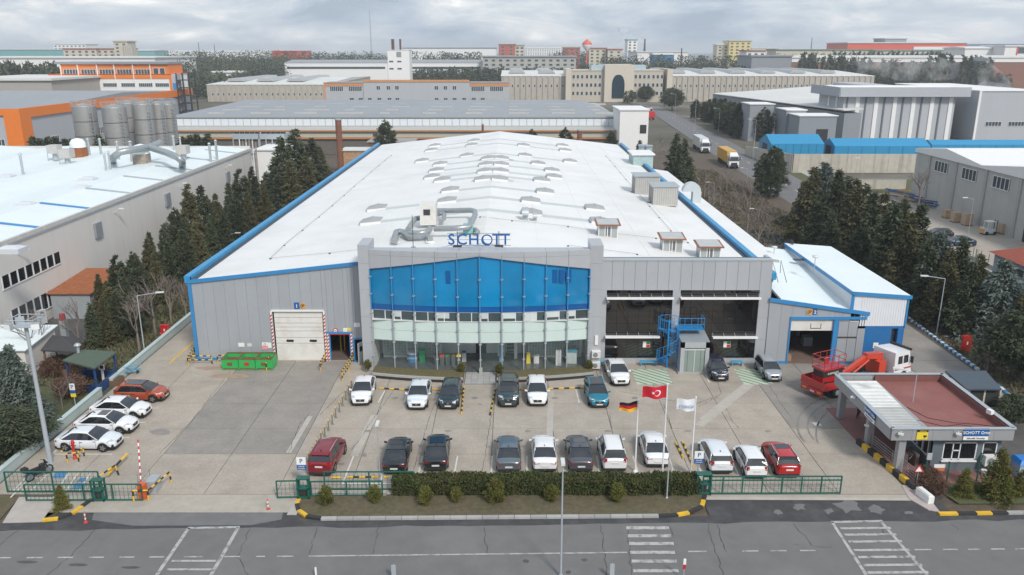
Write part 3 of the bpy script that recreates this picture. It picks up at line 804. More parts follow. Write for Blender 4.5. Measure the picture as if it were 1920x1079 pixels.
blind = M('window blind', (.58, .63, .62), .5, var=.05, rand=.12)
for i in range(10):
 a, b = GXS[i] + .03, GXS[i + 1] - .03
 ya, yb = gy(a), gy(b)
 def pane(z0a, z0b, z1a, z1b, mat, name, d=0.0, th=.05):
  mb = MB(); mb.hexa([(a, ya + d, z0a), (b, yb + d, z0b), (b, yb + d + th, z0b), (a, ya + d + th, z0a)], [(a, ya + d, z1a), (b, yb + d, z1b), (b, yb + d + th, z1b), (a, ya + d + th, z1a)])
  return put(name, mb, mat, fac)
 pane(6.42, 6.42, ztop(a) + .05, ztop(b) + .05, blue_panel, 'blue_pane')
 pane(5.88, 5.88, 6.4, 6.4, blue_low, 'blue_pane')
 w = pane(4.98, 4.98, 5.86, 5.86, M('band glass', (.06, .085, .09), .08, var=.2, rand=.3), 'window', .03)
 # frames and half drawn blinds of the window band
 mb = MB(); q = [0, .36, 1] if i % 2 else [0, .62, 1]
 for t_ in q:
  x = a + (b - a) * t_; x = min(max(x, a + .04), b - .04); mb.box(x - .035, gy(x) - .02, 4.98, x + .035, gy(x) + .04, 5.86)
 mb.box(a, min(ya, yb) + .005, 4.98, b, max(ya, yb) + .03, 5.03)
 put('window_frame', mb, white_frame, w)
 if i in (1, 3, 5, 6, 7, 8, 9):
  xa = a + (b - a) * (.05 if i % 2 else .64); xb = a + (b - a) * (.34 if i % 2 else .98)
  if i in (3, 6, 7, 8): xa, xb = a + .05, a + (b - a) * .6
  mb = MB(); mb.hexa([(xa, gy(xa) + .005, 5.3 if i != 7 else 5.05), (xb, gy(xb) + .005, 5.3 if i != 7 else 5.05), (xb, gy(xb) + .02, 5.3), (xa, gy(xa) + .02, 5.3)], [(xa, gy(xa) + .005, 5.85), (xb, gy(xb) + .005, 5.85), (xb, gy(xb) + .02, 5.85), (xa, gy(xa) + .02, 5.85)]); put('blind', mb, blind, w)
 pane(3.02, 3.02, 3.98, 3.98, spandrel, 'spandrel_pane'); pane(4.0, 4.0, 4.96, 4.96, spandrel, 'spandrel_pane')
 if i not in (4,): pane(.1, .1, 2.98, 2.98, clear, 'glass_pane', .02, .02)
for i, x in enumerate(GXS):
 mb = MB(); y = gy(x) - .22
 mb.box(x - .045, y - .05, .05, x + .045, y + .05, 5.9); mb.box(x - .045, y - .05, 5.9, x + .045, y + .05, ztop(x) - .02, 1)
 for z in (1.4, 2.9, 4.3, 5.6, 7.4, 9.0): mb.box(x - .12, y - .1, z - .03, x + .12, y + .24, z + .03)
 put('mullion', mb, [steel, blue_trim], fac)
for zz_ in (.04, 3.0, 4.97, 5.87):
 mb = MB()
 for i in range(10):
  a, b = GXS[i], GXS[i + 1]; mb.hexa([(a, gy(a) - .03, zz_ - .025), (b, gy(b) - .03, zz_ - .025), (b, gy(b) + .08, zz_ - .025), (a, gy(a) + .08, zz_ - .025)], [(a, gy(a) - .03, zz_ + .025), (b, gy(b) - .03, zz_ + .025), (b, gy(b) + .08, zz_ + .025), (a, gy(a) + .08, zz_ + .025)])
 put('transom', mb, steel, fac)
# faint opening windows behind the blue skin
for x in (-5.9, 3.6):
 mb = MB()
 for k in range(3): mb.box(x + k * .62, gy(x) - .03, 8.55, x + k * .62 + .45, gy(x) + .0, 9.75)
 put('upper_window', mb, blue_low, fac)
# lobby seen through the ground floor glass
mb = MB(); mb.prism([(x, gy(x) + .1) for x in GXS] + [(GX1, 75.4), (GX0, 75.4)], .06, .12); lob = put('lobby_floor', mb, M('dark lobby tiles', (.10, .11, .115), .25, var=.15), fac)
pbox((GX0, 74.2, .1, GX1, 74.3, 3.0), 'lobby_wall', M('lobby wall', (.82, .84, .83), .6, var=.03), fac)
mb = MB(); mb.box(GX0, 71.0, 2.96, GX1, 75.5, 3.04); mb.box(GX0 - .05, 70.2, 0, GX0 + .02, 75.5, 3); mb.box(GX1 - .02, 70.2, 0, GX1 + .05, 75.5, 3); put('lobby_ceiling', mb, white_paint, fac)
pbox((GX0 + .1, 73.6, 3.1, GX1 - .1, 73.7, 9.6), 'backing_wall', dark_metal, fac)
gb = M('glass block', (.36, .42, .41), .15, var=.1, rand=.15); gbme = MB(); gbme.box(-.115, -.03, -.115, .115, .03, .115); gbm = mesh_of(gbme, 'glass_block', [gb])
nb = 0
for (x0, x1, yy) in ((-12.3, -9.9, 73.0), (-8.0, -6.8, 73.0), (1.6, 6.6, 73.0)):
 pbox((x0 - .05, yy + .04, .12, x1 + .1, yy + .12, 2.96), 'block_wall', M('block mortar', (.66, .69, .67), .7), fac)
 k = x0 + .15
 while k < x1:
  z = .45
  while z < 2.85:
   if nb < 295: inst('glass_block', gbm, fac, (k, yy, z)); nb += 1
   z += .27
  k += .27
mb = MB(); mb.box(-9.9, 73.02, .12, -8.0, 73.1, 2.96); pnl = put('picture_wall', mb, M('lobby picture', (.33, .40, .42), .4, var=.3, scale=1.5), fac)
for x0, x1, z0, z1, mt in ((-5.9, -5.5, 1.6, 2.5, red_paint), (-8.0 + 1.3, -6.2, 1.9, 2.6, blue_trim), (-4.9, -4.0, 1.2, 2.9, dark_glass), (-3.5, -2.5, .12, 2.9, dark_glass), (2.9, 4.0, 1.7, 2.4, blue_trim)):
 pbox((x0, 72.9 if x0 > 2 else 74.1, z0, x1, 72.95 if x0 > 2 else 74.16, z1), 'wall_board', mt, fac)
mb = MB(); mb.box(.2, 72.6, .12, .5, 74.2, 2.96); mb.box(4.1, 70.9, .12, 4.6, 71.2, 1.6); mb.box(-1.4, 73.4, .12, -.7, 73.6, 2.96); put('partition', mb, white_paint, fac)
# lobby furniture: things standing on the lobby floor
bin_cols = [('black', black), ('dark teal', M('teal plastic', (.01, .12, .12), .5)), ('green', M('green plastic', (.02, .20, .06), .5)), ('brown lidded', wood), ('grey with a yellow lid', None)]
def bin_(x, y, label, body, lid, h=.95, w=.42):
 t_ = thing('recycling_bin', label, 'bin', (x, y, .12), 'recycling bins behind the front glass')
 padd('hexa', ([(x - w * .4, y - .2, .12), (x + w * .4, y - .2, .12), (x + w * .4, y + .2, .12), (x - w * .4, y + .2, .12)], [(x - w / 2, y - .25, .12 + h), (x + w / 2, y - .25, .12 + h), (x + w / 2, y + .25, .12 + h), (x - w / 2, y + .25, .12 + h)],), 'body', body, t_)
 padd('hexa', ([(x - w * .52, y - .28, .12 + h), (x + w * .52, y - .28, .12 + h), (x + w * .52, y + .26, .12 + h), (x - w * .52, y + .26, .12 + h)], [(x - w * .45, y - .2, .24 + h), (x + w * .45, y - .2, .24 + h), (x + w * .45, y + .2, .3 + h), (x - w * .45, y + .2, .3 + h)],), 'lid', lid, t_)
binb = M('grey bin body', (.10, .12, .12), .5)
bp = PV(840, 680, 71.8)
for i, (lid_n, lm) in enumerate((('black', black_paint), ('red', red_paint), ('green', M('green plastic', (.02, .28, .08), .5)), ('brown', wood), ('yellow', sign_yellow))):
 bin_(-7.05 + .52 * i, 71.0, 'grey bin with a %s lid in the row behind the front glass' % lid_n, binb, lm)
t_ = thing('wheeled_bin', 'green wheeled bin behind the glass beside the blue round counter', 'bin', (-8.5, 72.0, .12))
padd('hexa', ([(-8.75, 71.8, .12), (-8.25, 71.8, .12), (-8.25, 72.25, .12), (-8.75, 72.25, .12)], [(-8.8, 71.75, 1.2), (-8.2, 71.75, 1.2), (-8.2, 72.3, 1.2), (-8.8, 72.3, 1.2)],), 'body', M('bright green plastic', (.0, .33, .10), .5), t_)
pbox((-8.83, 71.72, 1.2, -8.17, 72.33, 1.3), 'lid', MATS['bright green plastic'], t_)
t_ = thing('promotion_counter', 'round blue and white promotion counter with a header arch behind the glass', 'counter', (-9.45, 72.1, .12))
padd('lathe', ((-9.45, 72.1, .12), [(.48, 0), (.48, .78)], 18,), 'drum', blue_trim, t_)
mb = MB(); mb.lathe((-9.45, 72.1, .12), [(.5, .78), (.5, .95)], 18); mb.box(-9.95, 72.05, .95, -9.9, 72.1, 2.2); mb.box(-9.0, 72.05, .95, -8.95, 72.1, 2.2); mb.box(-9.98, 72.0, 2.1, -8.92, 72.15, 2.35); put('header', mb, white_paint, t_)
text_on(t_, 'SCHOTT', .24, sign_white, (-9.45, 71.6, .55))
for x, lb, mt in ((-4.55, 'blue and white water dispenser left of the entrance', blue_trim), (-1.0, 'tall pale blue roll-up banner right of the entrance', M('banner blue', (.2, .45, .6), .5, var=.2, scale=3))):
 t_ = thing('dispenser' if x < -4 else 'roll_up_banner', lb, 'dispenser' if x < -4 else 'banner', (x, 72, .12))
 h = .85 if x < -4 else 2.0
 pbox((x - .2, 71.85, .12, x + .2, 72.15 if x < -4 else 71.92, .12 + h), 'body', white_paint if x < -4 else mt, t_)
 pbox((x - .2, 71.85, .13 + h, x + .2, 72.15 if x < -4 else 71.95, .3 + h), 'top', mt, t_)
t_ = thing('info_desk', 'white display desk with a blue top at the right end of the lobby', 'desk', (5.6, 71.7, .12))
pbox((5.1, 71.4, .12, 6.1, 72.0, 1.25), 'body', M('pale desk', (.5, .56, .55), .5), t_)
pbox((5.05, 71.35, 1.25, 6.15, 72.05, 1.45), 'top', M('desk picture', (.08, .3, .4), .4, var=.4, scale=4), t_)
t_ = thing('yellow_stand', 'yellow floor sign standing inside the right half of the glass front', 'floor sign', (1.55, 71.6, .12))
padd('hexa', ([(1.35, 71.4, .12), (1.75, 71.4, .12), (1.75, 71.8, .12), (1.35, 71.8, .12)], [(1.4, 71.58, 1.2), (1.7, 71.58, 1.2), (1.7, 71.62, 1.2), (1.4, 71.62, 1.2)],), 'board', sign_yellow, t_)
t_ = thing('white_case', 'low white case beside the yellow floor sign inside the glass front', 'case', (2.3, 71.6, .12))
pbox((2.05, 71.4, .12, 2.55, 71.8, .85), 'body', white_paint, t_); pbox((2.03, 71.38, .86, 2.57, 71.82, .93), 'lid', alu_panel, t_)
# staircase in the lobby
mb = MB()
for k in range(9): mb.box(-.5, 72.9 + k * .26, .3 + k * .28, .2, 73.2 + k * .26, .36 + k * .28)
put('lobby_stair', mb, dark_metal, fac)
# planter in front of the glass
pl = thing('planter', 'long grass planter with black tiled edge left of the entrance path', 'planter', (-8.5, 68.6, 0))
def planter(t_, x0, x1):
 xs = [x0 + (x1 - x0) * i / 8 for i in range(9)]
 fr = [(x, gy(x, 68.2, 1.3)) for x in xs]; bk = [(x, gy(x) - .35) for x in xs[::-1]]
 padd('prism', (fr + bk, 0, .42,), 'bed', soil, t_)
 fi = [(x, y + .16) for x, y in fr]
 padd('prism', ([(x, y - .02) for x, y in fr] + fi[::-1], .30, .50,), 'coping', kerb_stone, t_)
 padd('prism', ([(x, y - .03) for x, y in fr] + [(x, y + .02) for x, y in fr][::-1], 0, .30,), 'tiled_edge', black_paint, t_)
 padd('prism', (fi + bk, .42, .47,), 'grass', M('planter grass', (.115, .10, .045), .95, var=.3, scale=5, bump=.8, bs=14), t_)
planter(pl, GX0 + .1, -4.35)
pl = thing('planter', 'long grass planter with black tiled edge right of the entrance path', 'planter', (3, 68.6, 0)); planter(pl, -1.35, GX1 + .4)
mb = MB(); mb.box(-4.25, 66.6, 0, -1.45, 69.4, .09); st = put('entrance_path', mb, M('grey paving joint', (.2, .2, .2), .8), kind='structure')
pmat = M('grey paving slab', (.36, .36, .355), .7, var=.08, rand=.08)
for i in range(5):
 for j in range(5):
  pbox((-4.2 + i * .55, 66.65 + j * .55, .09, -3.68 + i * .55, 67.17 + j * .55, .12), 'paving_slab', pmat, st)
pbox((-3.0, 68.9, .1, -2.7, 69.2, .62), 'stone_block', kerb_stone, st)

# ---------- right front block: mirror glass between panel frames
RY = 71.7; RX0, RX1 = 8.15, 23.85
def pvz(y, Y=RY): return PV(1300, y, Y).z
zT, zW, zB = pvz(488), pvz(545), pvz(673)
mb = MB(); mb.box(RX0, RY + .3, 0, RX1, RY + .8, zT - .1); mb.box(RX0, RY + .8, zT - .6, RX1, RY + 1.0, zT); put('front_block', mb, dark_metal, fac)
pbox((RX1 - .3, RY + .31, 0, RX1, RY + 2.0, zT - .01), 'side_panel', alu_panel, fac)
n = 15; wx = (RX1 - RX0) / n
for i in range(n):
 a, b = RX0 + i * wx + .012, RX0 + (i + 1) * wx - .012
 pbox((a, RY, zW, b, RY + .3, zT - .12), 'parapet_panel', alu_panel, fac)
pbox((RX0, RY - .04, zT - .12, RX1 + .04, RY + .9, zT), 'parapet_cap', steel, fac)
wx0, wd0, wd1, wx1 = 8.75, PV(1266, 600, RY).x - .35, PV(1266, 600, RY).x + .35, PV(1420, 600, RY).x
for a, b in ((RX0, wx0), (wd0, wd1), (wx1, RX1)):
 zs = [0, zB, 2.4, 4.5, zW]
 for z0, z1 in zip(zs, zs[1:]):
  pbox((a + (.0 if a == RX0 else .0), RY, z0 + .012, b, RY + .3, z1 - .004), 'pier_panel', alu_panel, fac)
for a, b in ((wx0, wd0), (wd1, wx1)):
 pbox((a, RY, 0, b, RY + .3, zB), 'sill_panel', alu_panel, fac)
 nn = 7 if b - a > 6.5 else 6; w = (b - a) / nn; zs = [zB, 1.9, 2.75, 4.0, 5.2, zW]
 for i in range(nn):
  for z0, z1 in zip(zs, zs[1:]):
   pbox((a + i * w + .01, RY + .12, z0 + .01, a + (i + 1) * w - .01, RY + .16, z1 - .01), 'mirror_pane', mirror_glass, fac)
 for (lo, hi, z) in (((a, b, pvz(558)),) + (((a, a + 5.0, pvz(630)),) if a < 12 else ((b - 4.1, b, pvz(631)),))):
  mb = MB(); mb.box(lo - .05, RY - .62, z - .06, hi + .02, RY - .5, z + .12); mb.box(lo - .05, RY - .5, z, hi + .02, RY - .02, z + .02)
  k = lo
  while k < hi:
   mb.rod((k, RY - .55, z + .1), (k, RY + .1, z + .3), .012, 4); k += 1.03
  put('sun_louvre', mb, white_frame, fac)
for px_, lb in ((1212, 'green and red notice on the left mirror window'), (1363, 'green and red notice on the right mirror window')):
 s_, a, b = plate(px_ - 7, 641, px_ + 7, 652, RY + .1, lb, sign_white)
 mb = MB(); c = (a + b) / 2; mb.box(c.x - .02, RY + .05, c.z + .02, b.x - .02, RY + .058, b.z - .02); put('green_field', mb, MATS['green plastic'], s_)
 pbox((c.x - .02, RY + .05, a.z + .02, b.x - .02, RY + .058, c.z - .02), 'red_field', red_paint, s_)
# roof sign on its frame
sg = thing('roof_sign', 'blue SCHOTT letters on a thin steel frame above the glass front', 'roof sign', (-3.1, 73.6, 11.0))
lp = [PV(x, 450.5, 73.6) for x in (846.5, 866, 888.5, 913, 931.5, 947.5)]
sblue = M('sign letter blue', (.012, .10, .32), .4, var=0)
hl = PV(900, 441, 73.6).z - PV(900, 460, 73.6).z
zc_ = (PV(900, 441, 73.6).z + PV(900, 460, 73.6).z) / 2
for ch, p in zip('SCHOTT', lp):
 if ch == 'O':
  mb = MB(); n = 28; r0 = hl * .55
  for i in range(n):
   a0, a1 = i / n * 6.2832, (i + 1) / n * 6.2832
   q = []
   for a in (a0, a1):
    th_ = .10 + .10 * max(0, cos(a + 2.5)); q.append((a, r0, r0 - th_ * r0 * 2.2))
   (A, ro, ri), (B, ro2, ri2) = q
   pts = [(p.x + ro * cos(A), zc_ + ro * sin(A)), (p.x + ro2 * cos(B), zc_ + ro2 * sin(B)), (p.x + ri2 * cos(B), zc_ + ri2 * sin(B)), (p.x + ri * cos(A), zc_ + ri * sin(A))]
   mb.vprism(pts, 73.5, 73.58)
  put('letter', mb, sblue, sg)
 else:
  text_on(sg, ch, hl * 1.5, sblue, (p.x, 73.54, zc_), depth=.04, name='letter')
mb = MB()
for x in (lp[0].x + .55, lp[5].x - .6): mb.rod((x, 73.62, 11.0), (x, 73.62, zc_ + .8), .035, 6); mb.rod((x, 73.62, zc_ - .5), (x, 74.6, 11.0), .025, 5); mb.box(x - .4, 73.3, 10.9, x + .4, 74.0, 11.0)
for z in (zc_ - .55, zc_ + .0, zc_ + .6): mb.rod((lp[0].x - .4, 73.63, z), (lp[5].x + .5, 73.63, z), .02, 4)
put('frame', mb, dark_metal, sg)
mast = MB(); a = PV(775, 470, 73.3); mast.rod((a.x, 73.3, 10.9), (a.x, 73.3, PV(775, 405, 73.3).z), .03, 6)
mast.box(a.x - .2, 73.1, 10.85, a.x + .2, 73.5, 10.95)
solo('lightning_rod', mast, [dark_metal], 'thin dark lightning rod on the roof left of the letters', 'mast', (a.x, 73.3, 10.9))
# ================================================================== vehicles
tyre_m = M('tyre', (.015, .015, .016), .8, var=0)
rim_m = M('alloy rim', (.35, .36, .37), .3, .7, var=0)
car_glass = M('car glass', (.014, .018, .022), .05, var=0, spec=.9, coat=.3)
plastic = M('car dark plastic', (.022, .022, .024), .55, var=0)
lamp_glass = M('headlight', (.50, .54, .58), .12, .2, var=0)
tail_m = M('tail light', (.30, .008, .008), .2, var=0, coat=.5)
plate_m = M('number plate', (.62, .62, .60), .5, var=0)
chrome = M('chrome', (.55, .55, .56), .2, .9, var=0)
under = M('underbody', (.01, .01, .01), .9, var=0)
def paint(name, c, metal=.0):
 return M('car paint ' + name, c, .28, metal, var=.0, coat=.6, dirt=tuple(v * .75 + .03 for v in c), da=.35, ds=1.6)
# type: length, width, height, hood z, belt z, deck z, windscreen base/top, rear window top/base (x from the rear bumper)
TY = {
 'sedan': dict(L=4.55, W=1.79, H=1.47, hood=.95, belt=.96, deck=1.04, wf=3.46, tf=2.62, tr=1.25, wr=.50, nose=.74, tail=.96),
 'hatch': dict(L=4.22, W=1.77, H=1.47, hood=.96, belt=.97, deck=1.04, wf=3.28, tf=2.42, tr=.60, wr=.16, nose=.74, tail=.99),
 'small': dict(L=3.85, W=1.65, H=1.46, hood=.97, belt=.96, deck=1.02, wf=3.02, tf=2.28, tr=.45, wr=.13, nose=.76, tail=.96),
 'suv':   dict(L=4.42, W=1.84, H=1.66, hood=1.08, belt=1.10, deck=1.14, wf=3.40, tf=2.60, tr=.62, wr=.18, nose=.88, tail=1.10),
 'mpv':   dict(L=4.34, W=1.80, H=1.70, hood=1.06, belt=1.07, deck=1.12, wf=3.34, tf=2.60, tr=.35, wr=.12, nose=.86, tail=1.07),
}
def lerp_tab(tab, x):
 for (a, va), (b, vb) in zip(tab, tab[1:]):
  if x <= b:
   f = (x - a) / (b - a) if b > a else 0
   f = f * f * (3 - 2 * f) * .5 + f * .5
   return va + (vb - va) * f
 return tab[-1][1]
def car_meshes(ty):
 k = TY[ty]; L, W, Hh = k['L'], k['W'], k['H']; hw = W / 2
 top = [(0, k['tail'] - .1), (.08, k['tail']), (k['wr'], k['deck']), (k['wr'] + .3, k['belt']), (k['wf'], k['belt'] + .0), (k['wf'] + .25, k['hood'] + .03), (L - .55, k['hood'] - .08), (L - .12, k['nose'] + .06), (L, k['nose'] - .14)]
 plan = [(0, hw * .80), (.12, hw * .91), (.6, hw * .985), (1.4, hw), (L - 1.4, hw), (L - .6, hw * .95), (L - .15, hw * .80), (L, hw * .66)]
 xw = [.86 if ty != 'small' else .68, L - .86]; rw = .335 if Hh < 1.6 else .36
 st = sorted(set([0, .05, .12] + [round(.2 + i * .125, 3) for i in range(int((L - .4) / .125) + 1)] + [L - .1, L - .04, L]))
 mb = MB(); rings = []
 for x in st:
  w = lerp_tab(plan, x); zt = lerp_tab(top, x); zb = .24 if .15 < x < L - .15 else .32
  za = zb
  for c in xw:
   d = abs(x - c)
   if d < rw + .06: za = max(za, rw + math.sqrt(max(0, (rw + .06) ** 2 - d * d)))
  zs = max(zt - .07, za + .02)
  half = [(w * .9, za), (w * .985, max(za + .01, .40)), (w, max(za + .015, .58)), (w * .975, zs), (w * .90, zt - .012), (w * .5, zt + .018), (0, zt + .03)]
  ring = [(x, -y, z) for y, z in half] + [(x, y, z) for y, z in half[-2::-1]]
  rings.append(len(mb.v)); mb.v += ring
 nr = 13
 for a, b in zip(rings, rings[1:]):
  for j in range(nr - 1):
   mb.f.append((a + j, b + j, b + j + 1, a + j + 1)); mb.m.append(0); mb.sm.append(True)
 mb.f.append(tuple(rings[0] + j for j in range(nr))); mb.m.append(0); mb.sm.append(False)
 mb.f.append(tuple(rings[-1] + j for j in range(nr - 1, -1, -1))); mb.m.append(0); mb.sm.append(False)
 body = mb
 ub = MB(); ub.box(.1, -hw * .82, .16, L - .1, hw * .82, .55)
 # dark lower bumper and sill strips
 ub2 = MB()
 ub2.hexa([(-.015, -hw * .78, .24), (.2, -hw * .9, .24), (.2, hw * .9, .24), (-.015, hw * .78, .24)], [(-.015, -hw * .78, .42), (.2, -hw * .92, .42), (.2, hw * .92, .42), (-.015, hw * .78, .42)])
 ub2.hexa([(L - .2, -hw * .8, .22), (L + .012, -hw * .62, .22), (L + .012, hw * .62, .22), (L - .2, hw * .8, .22)], [(L - .2, -hw * .8, .36), (L + .012, -hw * .62, .36), (L + .012, hw * .62, .36), (L - .2, hw * .8, .36)])
 # greenhouse (glass) with curved top line
 zb_, zr = k['belt'] - .04, Hh
 wb, wt = hw * .93, hw * .74
 xs = [k['wr'], (k['wr'] + k['tr']) / 2, k['tr'], (k['tr'] + k['tf']) / 2, k['tf'], (k['tf'] + k['wf']) / 2, k['wf']]
 zt_ = [k['deck'] - .0, (k['deck'] + zr - .05) / 2 + .06, zr - .05, zr, zr - .04, (zb_ + zr - .04) / 2 + .07, zb_ + .02]
 def sec(x, zt):
  f = (zt - zb_) / (zr - zb_); w = wb + (wt - wb) * max(0, f)
  return [(x, -wb, zb_), (x, -w, zt - .03 * f), (x, -w * .5, zt + .015), (x, w * .5, zt + .015), (x, w, zt - .03 * f), (x, wb, zb_)]
 gl = MB(); S = [sec(x, z) for x, z in zip(xs, zt_)]
 for s_ in S: gl.v += s_
 for i in range(len(S) - 1):
  for j in range(5):
   a = i * 6 + j; gl.f.append((a, a + 6, a + 7, a + 1)); gl.m.append(0); gl.sm.append(False)
 # roof panel and pillars in body colour
 rf = MB(); xr = [k['tr'] - .02, k['tr'] + .35, (k['tr'] + k['tf']) / 2, k['tf'] - .3, k['tf'] + .02]
 zrr = [zr - .045, zr - .008, zr + .0, zr - .012, zr - .04]
 rr = []
 for x, z in zip(xr, zrr):
  f = (z - zb_) / (zr - zb_); w = wb + (wt - wb) * f
  rr.append(len(rf.v)); rf.v += [(x, -w - .012, z - .045), (x, -w + .03, z + .012), (x, -w * .5, z + .03), (x, 0, z + .034), (x, w * .5, z + .03), (x, w - .03, z + .012), (x, w + .012, z - .045)]
 for a, b in zip(rr, rr[1:]):
  for j in range(6): rf.f.append((a + j, b + j, b + j + 1, a + j + 1)); rf.m.append(0); rf.sm.append(True)
 def pill(x0, z0, x1, z1, s, w=.07):
  f0 = (z0 - zb_) / (zr - zb_); f1 = (z1 - zb_) / (zr - zb_)
  y0 = wb + (wt - wb) * f0 + .012; y1 = wb + (wt - wb) * f1 + .012
  rf.hexa([(x0 - w, s * (y0 - .05), z0), (x0 + w, s * (y0 - .05), z0), (x0 + w, s * y0, z0), (x0 - w, s * y0, z0)], [(x1 - w, s * (y1 - .05), z1), (x1 + w, s * (y1 - .05), z1), (x1 + w, s * y1, z1), (x1 - w, s * y1, z1)])
 for s in (-1, 1):
  pill(k['wf'] - .06, zb_ + .02, k['tf'] - .02, zr - .06, s, .045)
  pill(k['wr'] + (.12 if ty == 'sedan' else .16), k['deck'] - .02, k['tr'] + .02, zr - .07, s, .10 if ty != 'sedan' else .12)
 bp = MB()
 for s in (-1, 1):
  x0 = (k['tr'] + k['tf']) / 2 + .1; y0, y1 = wb + .004, wt + .012
  bp.hexa([(x0 - .04, s * (y0 - .03), zb_ + .02), (x0 + .04, s * (y0 - .03), zb_ + .02), (x0 + .04, s * y0, zb_ + .02), (x0 - .04, s * y0, zb_ + .02)], [(x0 - .08, s * (y1 - .04), zr - .07), (x0, s * (y1 - .04), zr - .07), (x0, s * y1, zr - .07), (x0 - .08, s * y1, zr - .07)])
 # shut lines
 ln = MB()
 for s in (-1, 1):
  for x in (k['wf'] - .25, (k['tr'] + k['tf']) / 2 + .08, 1.28):
   ln.box(x, s * (hw - .004), .34, x + .018, s * (hw + .003), k['belt'] - .1)
  for x in ((k['wf'] + (k['tr'] + k['tf']) / 2) / 2 - .65, 1.55): ln.box(x, s * (hw - .01), k['belt'] - .2, x + .17, s * (hw + .015), k['belt'] - .165)
 wh = MB(); tw = .2
 for i in range(16):
  a0, a1 = i / 16 * 6.2832, (i + 1) / 16 * 6.2832
  c0, s0, c1, s1 = cos(a0), sin(a0), cos(a1), sin(a1)
  for (ra, ya, rb, yb) in ((rw, -tw / 2, rw, tw / 2), (rw, tw / 2, rw * .66, tw / 2 + .005), (rw * .66, -tw / 2 - .005, rw, -tw / 2)):
   wh.face([(ra * c0, ya, ra * s0), (rb * c0, yb, rb * s0), (rb * c1, yb, rb * s1), (ra * c1, ya, ra * s1)])
 rim = MB()
 for s in (-1, 1):
  y = s * (tw / 2 - .02)
  pts = [(rw * .66 * cos(i / 16 * 6.2832), y, rw * .66 * sin(i / 16 * 6.2832)) for i in range(16)]
  rim.face(pts if s < 0 else pts[::-1], 1)
  for q in range(5):
   a = q / 5 * 6.2832; d = (cos(a), sin(a)); n_ = (-d[1], d[0]); y2 = s * (tw / 2 + .004)
   pts = [(n_[0] * u_ + d[0] * r_, y2, n_[1] * u_ + d[1] * r_) for u_, r_ in ((-.05, .02), (-.06, rw * .64), (.06, rw * .64), (.05, .02))]
   rim.face(pts if s > 0 else pts[::-1], 0)
 return dict(k=k, body=mesh_of(body, 'car_body', [under]), under=mesh_of(ub, 'underbody', [under]), bump=mesh_of(ub2, 'bumper_trim', [plastic]), glass=mesh_of(gl, 'windows', [car_glass]),
    roof=mesh_of(rf, 'roof', [under]), lines=mesh_of(ln, 'door_lines', [plastic]), bpil=mesh_of(bp, 'door_pillar', [plastic]), wheel=mesh_of(wh, 'wheel', [tyre_m]), rim=mesh_of(rim, 'rim', [rim_m, black]), xw=xw, rw=rw)
CM = {}
def slot_paint(me, mt):
 me.materials.clear(); me.materials.append(mt); return me
